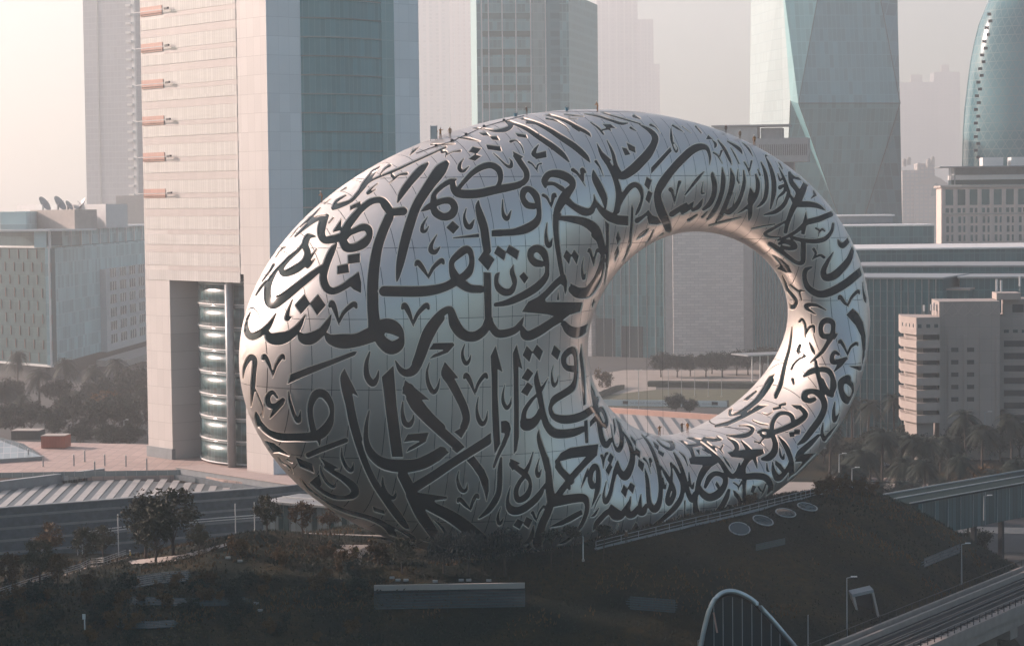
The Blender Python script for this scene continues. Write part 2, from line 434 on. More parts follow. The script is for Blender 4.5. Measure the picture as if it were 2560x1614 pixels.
S 1420,600,104 1540,572,112 1680,548,104 1800,545,92 1840,610,58 1832,720,52 1770,870,44 1680,980,38 1580,1060,36 1490,1097,8
S 1410,600,92 1370,720,90 1310,850,92 1270,1000,100 1250,1090,104 1290,1165,30
S 1350,370,18 1270,510,70 1160,620,82 1040,690,92 950,688,98 902,620,50 902,530,30 930,405,5
S 1200,0,12 1160,130,30 1110,235,60
P 930,75 1045,130 1000,150 960,215 928,165
S 955,140,76 1020,195,62 1100,255,72 1158,330,40 1165,420,46 1120,520,74 1035,568,70 1002,520,58 1002,440,54 1040,355,48 1080,305,50
S 1275,70,5 1250,160,20 1242,230,38 1265,282,40 1300,200,5
P 410,95 495,45 620,210 670,330 672,460 648,577 620,460 560,290 480,170
S 822,70,24 808,200,56 805,350,60 790,480,62 740,590,72 660,700,60 560,782,20
S 815,650,5 785,740,20 782,810,34 805,852,36 850,780,4
V 755,942 825,1005 900,897 26
V 1195,712 1245,818 1325,642 32
V 330,558 462,692 528,512 56
S 318,225,6 302,320,25 328,420,44 370,462,46 410,440,28 418,370,4
P 965,870 1015,790 1085,825 1040,915
P 1085,855 1120,765 1190,805 1145,900
S 1205,870,8 1190,960,40 1160,1040,50 1100,1090,28 1055,1105,5
P 1085,1165 1155,1085 1185,1130 1105,1190
P 1775,683 1785,740 1650,820 1540,870 1400,895 1400,880 1550,800 1690,720
S 1905,395,76 1878,330,60 1890,230,62 1932,165,66 1968,200,50 1975,300,58 1968,420,60 1940,530,38 1895,650,5
S 1850,190,8 1820,290,30 1770,420,5
S 2000,500,8 1950,600,12 1920,690,6
S 1980,660,8 1930,740,28 1885,765,8
@ 1440 1020 4.465
V 292,530 306,668 352,494 22
P 352,575 385,495 425,535 392,625
P 332,690 375,610 410,650 362,750
S 530,260,8 580,350,40 620,450,52 632,560,62 600,680,76 545,755,92 490,700,60 470,600,16
S 465,590,18 440,700,45 410,830,40 380,960,45 335,1045,50 310,985,28 320,900,14 340,815,5
S 430,60,8 480,180,35 510,300,45 510,400,50 475,465,50 430,410,25 410,320,15 390,180,5
S 420,120,14 435,220,20 430,290,5
P 605,298 668,358 672,430 620,350
P 665,430 720,475 715,555 665,510
P 700,560 765,610 745,705 693,640
S 762,560,30 800,610,15 836,728,5
S 835,650,8 828,560,28 850,590,10
S 730,290,6 800,370,30 860,480,40 910,620,45 940,780,48 948,920,48 930,1050,58 885,1125,80 832,1085,60 812,1000,50 802,850,45 790,760,38 770,665,5
S 785,1085,40 750,1160,72 712,1150,60 716,1060,38 725,960,6
S 695,1105,40 645,1180,72 592,1190,70 580,1120,50 600,1050,30 610,985,6
P 390,1072 505,1150 600,1020 590,1100 545,1160 470,1235 400,1180 340,1160
S 555,1130,36 500,1200,80 440,1212,76 395,1160,74 345,1165,60 280,1230,60 230,1290,54 188,1372,6
P 505,930 535,850 580,905 555,995
P 580,890 610,825 660,860 635,950
S 260,1355,14 255,1410,10 240,1475,5
S 260,1430,8 340,1350,22 372,1310,8
S 470,1290,5 430,1390,8 400,1455,14
P 670,1272 702,1330 640,1442 608,1375
S 1090,490,12 1140,580,40 1190,700,45 1225,830,50 1260,960,55 1300,1020,60 1330,950,46
S 1060,600,8 1110,670,40 1160,770,42 1190,860,42 1180,980,48 1120,1090,60 1030,1185,54 900,1292,40 770,1372,5
P 1062,593 1143,685 1110,692
P 945,628 1017,715 985,728
S 955,650,18 1000,730,40 1050,810,50 1090,880,40 1095,960,50 1050,1055,56 1020,1035,48 1030,960,44 1060,850,36 1070,700,20 1050,610,6
S 975,770,5 985,870,25 1000,890,14 1010,830,4
S 1260,710,6 1270,820,25 1300,880,28 1320,820,5
S 1220,1030,5 1215,1150,12 1217,1265,28 1245,1200,5
S 1050,1280,14 1075,1250,14 1080,1230,5
S 1070,1362,5 1110,1270,14 1155,1200,14
P 860,365 925,415 920,472 880,430
P 915,458 985,495 970,540 920,500
S 860,310,8 950,340,20 1050,370,40 1080,430,48 1040,450,36 960,410,22 900,350,8
S 1110,330,8 1200,380,25 1280,450,40 1310,530,38
S 1150,480,6 1210,540,20 1250,640,6
P 1250,400 1390,385 1425,410 1290,435
P 1335,460 1370,460 1385,515
S 1410,455,10 1440,470,14 1480,500,4
S 1300,330,8 1420,360,20 1518,430,25 1560,470,20
@ 1700 950 3.795
P 85,735 150,718 340,715 357,780 250,845 210,800 100,792
S 300,770,60 228,850,62 182,950,46 160,1060,40 146,1160,42 160,1260,62 220,1328,68 310,1300,62 390,1210,52 440,1120,50 465,1040,26
S 190,1000,16 215,1070,62 280,1110,72 360,1080,72 422,1000,50 430,930,48 390,890,48 330,882,48 280,920,48 240,1010,26
P 335,990 350,955 378,1000 365,1035
S 50,540,8 150,570,25 250,640,30 340,720,40 400,790,45 450,870,50 500,908,50 550,870,48 565,780,8
P 560,775 602,880 590,935 540,930
S 600,910,56 600,820,50 640,750,52 700,710,50
P 450,680 600,655 785,648 800,690 760,712 660,745 490,725
S 450,545,8 520,590,40 540,640,40 505,690,30
S 580,570,8 640,640,40 700,720,42 732,832,5
S 610,912,60 720,905,62 810,922,62 860,990,50 850,1070,46 800,1150,12
S 612,940,40 610,1040,32 622,1150,52 680,1218,80 740,1200,62 790,1150,26 850,1100,16
P 690,995 725,1010 700,1070 670,1060
P 700,1065 735,1075 710,1140 680,1130
S 745,1010,14 770,1050,14
S 815,990,18 790,1060,18 760,1112,5
S 320,625,14 370,640,12 410,690,5
S 385,655,8 405,615,14
S 410,720,6 450,780,20 490,840,4
S 85,870,8 100,980,20 120,1020,22 130,970,4
S 510,970,14 550,1000,14 555,1040,5
S 560,1010,10 590,960,18
S 520,1060,20 560,1120,32 570,1200,40 540,1270,28 490,1305,5
P 505,1040 555,1080 550,1130 515,1090
P 450,1180 495,1185 480,1250 440,1240
P 430,1250 470,1260 440,1310 410,1300
S 45,1140,5 45,1260,12 50,1330,28 75,1270,4
S 745,490,28 790,472,28 850,480,38 860,520,40 810,532,38 770,512,28
S 850,502,56 950,472,52 1060,425,60 1150,372,60 1190,320,48 1150,265,38 1090,245,24
S 868,480,40 880,395,40 930,325,40 1000,308,38 1058,335,38 1075,400,40
P 1058,233 1152,235 1112,275
S 880,520,40 905,600,50 890,680,62 840,730,66 785,742,34
S 710,580,14 760,590,12 795,620,5
S 750,600,8 790,550,18
P 1035,490 1085,485 1085,532 1045,537
P 1085,463 1140,465 1135,512 1088,512
S 1275,178,40 1230,193,50 1182,170,58 1192,122,58 1250,104,48 1310,120,60 1360,180,58 1370,260,54 1330,360,60 1250,470,60 1180,560,48 1118,607,14
S 1470,205,5 1460,300,30 1470,382,40 1515,310,4
S 1360,400,6 1350,490,30 1372,560,40 1430,520,62 1500,450,60 1560,370,26 1572,350,5
S 1318,522,24 1240,600,50 1150,680,60 1112,735,38
P 1093,775 1112,712 1312,688 1240,750 1165,830 1180,862 1140,920 1060,935 1075,900 1110,850 1170,770
S 935,530,6 990,600,40 1030,680,46 1060,780,46 1060,880,45 1030,980,40 950,1080,38 860,1122,12
S 945,640,5 955,710,20 980,740,22 990,690,4
P 905,755 960,795 990,845 965,867 905,800
S 880,770,6 890,860,40 930,930,62 980,900,50 1030,830,40 1040,770,8
S 825,780,5 830,850,20 850,860,4
P 880,260 960,245 960,270 885,282
P 935,230 1005,210 1005,235 940,248
P 745,235 835,235 600,360 450,430 330,445 330,425 480,380 640,300
S 860,0,60 800,100,60 720,200,48 600,290,38 510,325,24
S 480,270,30 472,325,22 510,325,22
P 945,0 972,0 945,80 905,145 890,142 930,50
P 600,185 720,95 735,105 640,190
S 440,520,8 560,530,38 650,510,45 690,460,32 640,430,18 560,430,8
S 690,380,8 760,410,14 830,420,12
S 780,310,5 830,325,12 880,300,4
S 230,550,22 300,562,38 390,560,16 350,530,8
P 90,620 200,600 215,615 110,635
P 160,655 185,655 180,700
S 210,650,8 250,670,10 280,690,4
S 1590,-15,70 1532,20,62 1535,110,52 1575,180,72 1625,185,60 1643,110,22 1632,50,40 1590,5,56
S 1340,0,50 1370,60,50 1420,128,50 1462,60,45 1455,0,45
@ 1900 560 3.795
S 530,40,14 560,60,12 555,117,5
S 565,80,10 590,50,18 615,65,12
S 300,130,28 400,155,35 520,165,40 620,140,40 680,70,30 695,0,25
S 412,180,46 410,280,48 402,365,40 340,365,35 250,300,40 160,230,45 100,190,36 80,183,14
S 185,188,28 230,172,36 300,182,56 335,222,40 280,235,36 210,222,36
P 120,295 200,335 270,395 297,460 240,463 160,425 192,405 185,370
S 510,238,24 530,280,20 500,337,8
S 500,332,8 570,297,20 610,318,22
S 695,270,6 640,360,35 602,450,50 622,508,60 700,490,72 780,420,66 850,330,55 885,220,28 890,190,6
S 490,410,14 432,440,40 422,520,40 460,610,55 560,665,62 680,640,72 820,560,72 920,480,70 985,425,62
S 740,150,8 760,190,40 790,203,48 840,150,38 838,100,6
S 975,550,6 985,650,20 1010,728,36 1035,690,4
V 762,690 840,778 930,637 36
S 285,575,14 340,620,20 370,640,14
S 422,635,5 375,640,20 395,722,10
S 240,680,20 270,770,40 318,785,40 343,730,34 300,670,35 260,620,30 240,560,24 210,490,12
S 625,815,5 530,770,25 445,770,38 445,800,32 530,857,5
S 375,925,20 400,902,20 430,960,20 430,1072,5
S 435,1040,10 470,980,20 508,970,24 515,1025,14
S 700,1062,48 600,1060,48 575,1000,44 592,935,50 640,912,50 688,935,44 692,1000,38 680,1060,50 640,1130,40 580,1220,34 480,1310,6
P 690,1035 737,1040 706,1092 670,1080
P 880,803 930,845 980,930 1007,1060 1007,1200 970,1442 965,1440 975,1200 960,1060 910,960 823,860
S 305,975,5 295,1080,18 275,1200,25 240,1320,30 215,1430,35 195,1530,35 150,1640,30
P 90,1440 140,1420 90,1518 40,1518
S 470,1125,6 500,1190,25 520,1232,6
S 380,1150,22 365,1210,30 430,1250,10
S 430,1255,8 370,1280,15 320,1330,15 300,1372,20
V 762,1108 835,1248 915,1130 32
S 745,1232,24 708,1215,34 682,1260,40 702,1308,45 820,1272,26
S 812,1280,22 760,1330,40 705,1392,8
P 848,1345 967,1350 955,1392
S 420,1440,20 480,1400,50 560,1378,46 640,1385,50 685,1440,44 690,1530,44 680,1620,42
S 530,1300,22 545,1400,35 575,1510,44 600,1600,46
S 310,1470,24 320,1515,14
@ 1600 300 3.795
P 108,455 290,258 302,290 108,508
S 295,80,6 300,170,25 310,230,14 340,300,18 360,270,8 320,210,5
S 660,422,6 665,350,24 640,272,40 580,252,62 500,282,72 400,372,72 300,482,72 220,592,82 175,680,72 172,760,74 200,860,84 240,950,76 270,1040,56
S 290,660,38 310,690,28 330,802,5
S 335,770,10 360,650,20 376,592,32
S 605,495,8 540,570,30 430,712,14
S 305,895,56 400,832,50 440,800,26
S 405,885,30 470,830,50 512,778,8
S 505,858,30 560,820,45 595,755,14
S 597,590,5 587,690,20 615,698,8
S 605,850,30 660,800,50 700,720,50 710,620,50 690,530,38 685,498,6
S 780,450,6 792,560,45 780,680,45 740,800,45 690,880,40 640,942,16
S 860,460,6 880,560,50 860,680,45 820,790,45 770,900,40 720,962,8
S 985,480,12 990,600,35 960,720,40 910,820,45 850,872,56 820,880,34
P 1045,638 1088,700 1062,740 1082,790 1042,885 1020,760
S 1050,800,40 1045,900,40 1035,952,8
S 930,470,5 925,560,15 942,600,14
S 912,690,5 890,780,8 870,860,8
S 990,400,14 1020,450,15 1046,532,5
S 1040,480,10 1060,390,18
S 700,310,18 740,340,15 780,412,5
S 760,340,10 775,292,18
S 1100,520,18 1120,600,40 1110,700,40 1060,790,40 990,850,25 920,892,6
S 1150,400,12 1190,500,35 1205,620,40 1190,740,40 1150,800,30 1110,832,8
S 1190,340,8 1240,450,35 1270,570,45 1270,700,45 1240,842,14
S 1330,640,38 1372,622,18 1370,680,28 1310,740,14 1290,822,6
S 1320,450,8 1370,560,30 1402,650,30 1410,700,35 1370,800,40 1290,870,40 1180,902,12
S 1420,500,28 1440,590,48 1500,680,48 1490,760,60 1440,870,50 1400,980,40 1382,1062,36
S 1572,590,38 1550,660,60 1500,770,66
S 1510,800,50 1620,800,50 1700,820,38 1762,857,6
S 1420,700,16 1470,790,40
S 1430,520,36 1480,550,24 1550,560,36 1580,612,36
P 1640,658 1695,705 1620,747 1650,710
S 1815,890,48 1700,940,50 1590,970,50 1540,1012,40 1480,1062,34 1390,1112,28 1310,1142,16
P 1575,868 1592,960 1562,1087 1530,1080 1545,980
S 1390,960,18 1320,1000,25 1250,1040,30 1185,1080,28 1230,1110,22 1330,1112,12
S 1060,1030,8 1150,1012,14 1280,990,10
P 650,140 692,180 630,182
S 690,190,8 720,230,28 710,262,8
S 740,190,12 800,270,30 850,370,28 870,422,6
S 830,200,12 940,270,34 972,322,6
S 960,200,8 1030,270,20 1070,342,6
S 1200,330,18 1242,346,6
S 860,260,6 900,330,15 940,412,12
S 100,45,24 150,70,12 190,122,4
S 310,50,18 360,80,20 412,112,6
S 400,60,8 482,122,5
S 530,60,18 582,122,12
S 1320,400,18 1352,462,12
S 1310,510,10 1330,570,20 1357,545,5
S 1120,470,10 1140,522,18
S 460,950,28 540,900,16
S 590,920,24 642,870,10
S 650,1000,8 800,960,20 960,920,8
@ 1420 440 6.9
S 815,650,78 890,480,82 950,360,84 1060,205,92 1160,152,84 1240,205,84 1280,320,60 1270,440,50 1220,580,62 1180,665,36
P 1320,150 1360,18 1447,75 1400,242
P 1338,402 1385,253 1462,300 1410,477
P 1105,478 1132,560 1127,850 1080,1180 1000,1380 925,1520 1000,1330 1050,1100 1080,800 1090,560
P 865,943 912,1090 860,1192 828,1060
P 860,1200 876,1320 810,1472 803,1330
S 1200,770,96 1280,720,62 1360,652,50 1390,590,8
P 1370,720 1395,600 1460,690 1550,715 1612,820 1540,842 1400,832
P 1392,903 1370,960 1300,1030 1178,1092 1230,1010 1300,950
S 1470,930,6 1420,1060,25 1340,1180,20 1300,1222,5
S 1640,990,18 1540,1060,14 1470,1112,8
"""
Q = (52.7753, 34.8398, 9.7404, 44.9671, .0947, 20.6008, -.6426, 19.5004, 16.2244, .167, 16.4329, -7.8869, -1.9067, -1.4061, -2.0201)
PSI = math.radians(22); YC = 352.0
UV = np.array([math.cos(PSI), math.sin(PSI), 0]); NV = np.array([math.sin(PSI), -math.cos(PSI), 0])
def surf(th, ph):
    A, B, uc, zc, ti, hu, hz, ha, hb, ht, b0, b1, b2, b3, b4 = Q
    c, s = np.cos(th), np.sin(th); ct, st, cH, sH = math.cos(ti), math.sin(ti), math.cos(ht), math.sin(ht)
    ou, oz = uc+A*c*ct-B*s*st, zc+A*c*st+B*s*ct
    iu, iz = uc+hu+ha*c*cH-hb*s*sH, zc+hz+ha*c*sH+hb*s*cH
    b = b0+b1*c+b2*s+b3*np.cos(2*th)+b4*np.sin(2*th)
    cp = np.cos(ph)
    U = (ou+iu)/2+(ou-iu)/2*cp; Z = (oz+iz)/2+(oz-iz)/2*cp; W = b*np.sin(ph)
    return np.array([0, YC, 0])+U[..., None]*UV+W[..., None]*NV+Z[..., None]*np.array([0, 0, 1.]), U, Z
def snormal(th, ph):
    e = 1e-4
    a = surf(th+e, ph)[0]-surf(th-e, ph)[0]; b = surf(th, ph+e)[0]-surf(th, ph-e)[0]
    n = np.cross(b, a); return n/np.linalg.norm(n, axis=-1, keepdims=True)
# sign check: normal points away from the tube's axis
_t = np.array([0.3]); _c = (surf(_t, np.array([.5]))[0]-surf(_t, np.array([.5+math.pi]))[0])
NSIGN = 1.0 if (snormal(_t, np.array([.5]))*_c).sum() > 0 else -1.0
def dom(th, ph):
    r = 3-2*((ph+math.pi/2)/(2*math.pi)); return np.stack([r*np.cos(th), r*np.sin(th)], -1)
def undom(xy):
    r = np.hypot(xy[..., 0], xy[..., 1]); return np.arctan2(xy[..., 1], xy[..., 0]), (3-r)/2*2*math.pi-math.pi/2

X0,Y0,X1,Y1=585,255,2190,1405
W,Hh=X1-X0,Y1-Y0
def cr(pts,n):
    p=np.array(pts,float)
    if len(p)==1:p=np.vstack([p,p])
    P=np.vstack([2*p[0]-p[1],p,2*p[-1]-p[-2]]);out=[]
    for i in range(len(p)-1):
        a,b,c,d=P[i:i+4];m=max(2,int(np.hypot(*(c-b)[:2])/n))
        t=(np.arange(m)/m)[:,None]
        out.append(.5*((2*b)+(-a+c)*t+(2*a-5*b+4*c-d)*t**2+(-a+3*b-3*c+d)*t**3))
    out.append(p[-1:])
    o=np.vstack(out);o[:,2]=np.maximum(o[:,2],1.2);return o
def strokes(text):
    x0=y0=0;s=1
    for l in text.strip().splitlines():
        k,*a=l.split()
        if k=='@': x0,y0,s=map(float,a);continue
        v=[[float(q) for q in b.split(',')] for b in a if ',' in b]
        w=float(a[-1]) if k in 'UV' else 0
        if k=='V':
            (x1,y1),(xt,yt),(x2,y2)=v;h=yt-min(y1,y2)
            A=[[x1-.4*w,y1+.5*w,.5*w],[x1,y1,w*.9],[x1+.5*(xt-x1),y1+.38*h,.72*w],[xt,yt,4]]
            B=[[xt,yt-.15*h,.4*w],[xt+.35*(x2-xt),yt-.6*h,.62*w],[x2,y2,.8*w],[x2+.4*w,y2+.55*w,.45*w]]
            yield 'S',[[x0+a/s,y0+b/s,c/s] for a,b,c in A]
            yield 'S',[[x0+a/s,y0+b/s,c/s] for a,b,c in B]
        elif k=='U':
            (x1,y1),(xb,yb),(x2,y2)=v
            A=[[x1,y1,5],[x1+.7*(xb-x1),y1+.5*(yb-y1),.6*w],[xb,yb-.3*w,w],[x2,y2,5]]
            yield 'S',[[x0+a/s,y0+b/s,c/s] for a,b,c in A]
        elif k=='S': yield 'S',[[x0+a/s,y0+b/s,c/s] for a,b,c in v]
        else: yield 'P',[[x0+a/s,y0+b/s] for a,b in v]
def field(text):
    f=np.full((Hh,W),-9.,np.float32)
    def box(xa,ya,xb,yb):
        i0,i1=max(0,int(xa-X0)-1),min(W,int(xb-X0)+3);j0,j1=max(0,int(ya-Y0)-1),min(Hh,int(yb-Y0)+3)
        if i0>=i1 or j0>=j1:return None
        return i0,i1,j0,j1
    for k,p in strokes(text):
        if k=='S':
            for x,y,w in cr(p,1.5):
                r=w/2;b=box(x-r-3,y-r-3,x+r+3,y+r+3)
                if not b: continue
                i0,i1,j0,j1=b
                d=r-np.hypot(np.arange(i0,i1)[None]+X0-x,np.arange(j0,j1)[:,None]+Y0-y)
                v=f[j0:j1,i0:i1];np.maximum(v,d,out=v)
        else:
            p=np.array(p);b=box(*(p.min(0)-4),*(p.max(0)+4))
            if not b: continue
            i0,i1,j0,j1=b
            gx,gy=np.meshgrid(np.arange(i0,i1)+X0,np.arange(j0,j1)+Y0)
            d=np.full(gx.shape,1e9);ins=np.zeros(gx.shape,bool)
            for (ax,ay),(bx,by) in zip(p,np.roll(p,-1,0)):
                ex,ey=bx-ax,by-ay;t=np.clip(((gx-ax)*ex+(gy-ay)*ey)/(ex*ex+ey*ey+1e-9),0,1)
                d=np.minimum(d,np.hypot(gx-ax-t*ex,gy-ay-t*ey))
                c=((ay>gy)!=(by>gy)); 
                with np.errstate(all='ignore'): c&=gx<ex*(gy-ay)/(ey if ey else 1e-9)+ax
                ins^=c
            v=f[j0:j1,i0:i1];np.maximum(v,np.where(ins,d,-d),out=v)
    return f


def contours(A, lev=0.):
    """marching squares; returns polylines of (col,row)"""
    h, w = A.shape; S = A > lev
    code = S[:-1,:-1]*1+S[:-1,1:]*2+S[1:,1:]*4+S[1:,:-1]*8
    js, is_ = np.nonzero((code > 0) & (code < 15))
    def cut(i0, j0, i1, j1):
        a, b = A[j0, i0], A[j1, i1]; t = min(.98, max(.02, (lev-a)/(b-a))); return (i0+(i1-i0)*t, j0+(j1-j0)*t)
    E = {1:[(3,0)],2:[(0,1)],3:[(3,1)],4:[(1,2)],5:[(3,0),(1,2)],6:[(0,2)],7:[(3,2)],8:[(2,3)],9:[(2,0)],10:[(0,1),(2,3)],11:[(2,1)],12:[(1,3)],13:[(1,0)],14:[(0,3)]}
    nxt = {}; P = {}
    for j, i in zip(js.tolist(), is_.tolist()):
        for a, b in E[int(code[j, i])]:
            ks = []
            for e in (a, b):
                if e == 0: k = ('h', i, j); p = (i, j, i+1, j)
                elif e == 1: k = ('v', i+1, j); p = (i+1, j, i+1, j+1)
                elif e == 2: k = ('h', i, j+1); p = (i, j+1, i+1, j+1)
                else: k = ('v', i, j); p = (i, j, i, j+1)
                if k not in P: P[k] = cut(*p)
                ks.append(k)
            nxt.setdefault(ks[0], []).append(ks[1]); nxt.setdefault(ks[1], []).append(ks[0])
    seen = set(); out = []
    starts = [k for k in nxt if len(nxt[k]) == 1]+list(nxt)
    for k in starts:
        if k in seen: continue
        line = [k]; seen.add(k); cur = k
        while True:
            m = [q for q in nxt[cur] if q not in seen]
            if not m: break
            cur = m[0]; seen.add(cur); line.append(cur)
        closed = len(line) > 2 and line[0] in nxt[line[-1]]
        out.append((np.array([P[q] for q in line]), closed))
    return out
def simplify(p, tol):
    if len(p) < 3: return p
    keep = np.zeros(len(p), bool); keep[0] = keep[-1] = True; st = [(0, len(p)-1)]
    while st:
        a, b = st.pop()
        if b <= a+1: continue
        d = p[b]-p[a]; L = np.hypot(*d); q = p[a+1:b]-p[a]
        e = np.abs(q[:, 0]*d[1]-q[:, 1]*d[0])/L if L > 1e-9 else np.hypot(*q.T)
        i = int(e.argmax())
        if e[i] > tol: keep[a+1+i] = True; st += [(a, a+1+i), (a+1+i, b)]
    return p[keep]

def resample(p, step):
    out = [p[0]]
    for a, b in zip(p, p[1:]):
        n = max(1, int(math.ceil(np.hypot(*(b-a))/step)))
        out += [a+(b-a)*k/n for k in range(1, n+1)]
    return np.array(out)
def build_ring():
    root = thing('ring_museum', tuple(surf(np.array([-math.pi/2]), np.array([0.]))[0][0]), 'huge silver steel ring building cut with dark flowing calligraphy windows', 'museum')
    # dense mesh to find which point of the facade a traced letter lies on
    nt_, np_ = 360, 180
    TH, PH = np.meshgrid(np.linspace(-math.pi, math.pi, nt_, endpoint=False), np.linspace(-math.pi/2, 1.5*math.pi, np_, endpoint=False), indexing='ij')
    V = surf(TH, PH)[0].reshape(-1, 3)
    I, J = np.meshgrid(np.arange(nt_), np.arange(np_), indexing='ij'); i2, j2 = (I+1) % nt_, (J+1) % np_
    quads = np.stack([I*np_+J, i2*np_+J, i2*np_+j2, I*np_+j2], -1).reshape(-1, 4)
    bvh = BVHTree.FromPolygons([tuple(v) for v in V.tolist()], quads.tolist())
    co = Vector(CAM)
    def hit(px, py):
        h = bvh.ray_cast(co, Vector(ray(px, py)).normalized())
        if h[0] is None: return None
        q = h[2]; ti, pi_ = q//np_, q % np_
        # refine parameters by two Newton steps in the cell
        th, ph = -math.pi+(ti+.5)*2*math.pi/nt_, -math.pi/2+(pi_+.5)*2*math.pi/np_
        for _ in range(3):
            a = np.array([th]); b = np.array([ph]); e = 1e-3
            p0 = surf(a, b)[0][0]; s0 = proj(p0)
            Jm = np.stack([(proj(surf(a+e, b)[0][0])-s0)/e, (proj(surf(a, b+e)[0][0])-s0)/e], 1)
            try: d = np.linalg.solve(Jm, np.array([px, py])-s0)
            except np.linalg.LinAlgError: break
            d = np.clip(d, -.03, .03); th += d[0]; ph += d[1]
        return th, ph
    f = field(GLYPHS)+1.0
    # letters stop short of the horizon of the surface
    st = 4; gx = np.arange(0, W, st); gy = np.arange(0, Hh, st); vis = np.zeros((len(gy), len(gx)), np.float32)
    for j, y in enumerate(gy):
        for i, x in enumerate(gx):
            d = Vector(ray(x+X0, y+Y0)).normalized(); h = bvh.ray_cast(co, d)
            if h[0] is not None and abs(h[1].dot(d)) > .13: vis[j, i] = 1
    pv = np.pad(vis, 1); sm = sum(pv[a:a+vis.shape[0], b:b+vis.shape[1]] for a in range(3) for b in range(3))/9
    xi = np.clip(np.arange(W)/st, 0, len(gx)-1.001); yi = np.clip(np.arange(Hh)/st, 0, len(gy)-1.001)
    x0 = xi.astype(int); y0 = yi.astype(int); fx = (xi-x0)[None]; fy = (yi-y0)[:, None]
    big = sm[y0][:, x0]*(1-fx)*(1-fy)+sm[y0][:, x0+1]*fx*(1-fy)+sm[y0+1][:, x0]*(1-fx)*fy+sm[y0+1][:, x0+1]*fx*fy
    f = np.minimum(f, (big-.75)*12).astype(np.float32)
    pts = []; edges = []
    for p, closed in contours(f):
        if len(p) < 8: continue
        if closed: p = np.vstack([p, p[:1]])
        h2 = len(p)//2
        q = resample(np.vstack([simplify(p[:h2+1], .22), simplify(p[h2:], .22)[1:]]), 9.)
        tp = [hit(a+X0, b+Y0) for a, b in q]
        tp = [t for t in tp if t is not None]
        if closed: tp = tp[:-1]
        if len(tp) < 4: continue
        xy = dom(np.array([t[0] for t in tp]), np.array([t[1] for t in tp]))
        n0 = len(pts); pts += xy.tolist(); m = len(tp)
        edges += [(n0+i, n0+(i+1) % m) for i in range(m if closed else m-1)]
    nglyph = len(pts)
    # panel joints: vertical planes across the ring and level lines
    DU, SW, ZS, Z0 = 2.3, .075, 10.05, 29.2
    gt, gp = 500, 260
    TH, PH = np.meshgrid(np.linspace(-math.pi, math.pi, gt+1), np.linspace(-.9, math.pi+.9, gp), indexing='ij')
    _, Ug, Zg = surf(TH, PH)
    levels = [(Ug, k*DU+s*SW/2) for k in range(-20, 30) for s in (-1, 1)]+[(Zg, Z0+k*ZS+s*SW/2) for k in range(-2, 6) for s in (-1, 1)]
    for Gd, lv in levels:
        if not (Gd.min() < lv < Gd.max()): continue
        for p, closed in contours(Gd, lv):
            if len(p) < 3: continue
            if closed: p = np.vstack([p, p[:1]])
            h2 = len(p)//2
            p = resample(np.vstack([simplify(p[:h2+1], .05), simplify(p[h2:], .05)[1:]]), 4.)
            xy = dom(-math.pi+p[:, 1]*2*math.pi/gt, -.9+p[:, 0]*(math.pi+1.8)/(gp-1))
            n0 = len(pts); pts += xy.tolist(); edges += [(n0+i, n0+i+1) for i in range(len(p)-1)]
    # fill points
    T_, P_ = np.meshgrid(np.linspace(-math.pi, math.pi, 230, endpoint=False), np.linspace(-.8, math.pi+.8, 96), indexing='ij')
    pts += dom(T_+.006*np.sin(7*P_), P_).reshape(-1, 2).tolist()
    T_, P_ = np.meshgrid(np.linspace(-math.pi, math.pi, 120, endpoint=False), np.concatenate([np.linspace(-math.pi/2, -.85, 9), np.linspace(math.pi+.85, 1.5*math.pi, 9)]), indexing='ij')
    pts += dom(T_, P_).reshape(-1, 2).tolist()
    R = delaunay_2d_cdt([Vector(p) for p in pts], edges, [], 0, 1e-7)
    XY = np.array([tuple(v) for v in R[0]]); tri = np.array([t for t in R[2] if len(t) == 3])
    th, ph = undom(XY); Pw, Uv, Zv = surf(th, ph); Nw = snormal(th, ph)*NSIGN
    c = XY[tri].mean(1); cr_ = np.hypot(c[:, 0], c[:, 1]); tri = tri[(cr_ > 1.0) & (cr_ < 3.0)]
    c = XY[tri].mean(1); tc, pc = undom(c); Pc, Uc, Zc = surf(tc, pc)
    # orientation
    a = Pw[tri]; gn = np.cross(a[:, 1]-a[:, 0], a[:, 2]-a[:, 0]); flip = (gn*Nw[tri[:, 0]]).sum(1) < 0
    tri[flip] = tri[flip][:, ::-1]
    area = np.linalg.norm(gn, axis=1)/2
    # which triangles lie inside a letter
    px = proj(Pc); ins = np.zeros(len(tri)); front = np.zeros(len(tri), bool)
    for k in range(len(tri)):
        x, y = px[k, 0]-X0, px[k, 1]-Y0
        if not (0 <= x < W-1 and 0 <= y < Hh-1): continue
        d = Vector(Pc[k])-co; L = d.length
        h = bvh.ray_cast(co, d/L)
        if h[0] is None or h[3] < L-.8: continue
        front[k] = True; i, j = int(x), int(y); u_, v_ = x-i, y-j
        ins[k] = f[j, i]*(1-u_)*(1-v_)+f[j, i+1]*u_*(1-v_)+f[j+1, i]*(1-u_)*v_+f[j+1, i+1]*u_*v_
    inside = (ins > 0) & front
    # connected letters
    emap = {}
    for k, t in enumerate(tri.tolist()):
        for e in range(3):
            a_, b_ = t[e], t[(e+1) % 3]; emap.setdefault((min(a_, b_), max(a_, b_)), []).append(k)
    par = list(range(len(tri)))
    def find(x):
        while par[x] != x: par[x] = par[par[x]]; x = par[x]
        return x
    for e, ks in emap.items():
        if len(ks) == 2 and inside[ks[0]] and inside[ks[1]]: par[find(ks[0])] = find(ks[1])
    comp = {}
    for k in np.nonzero(inside)[0].tolist(): comp.setdefault(find(k), []).append(k)
    small = [r for r, ks in comp.items() if area[ks].sum() < .12]
    for r in small:
        inside[comp[r]] = False; del comp[r]
    DEP = .15
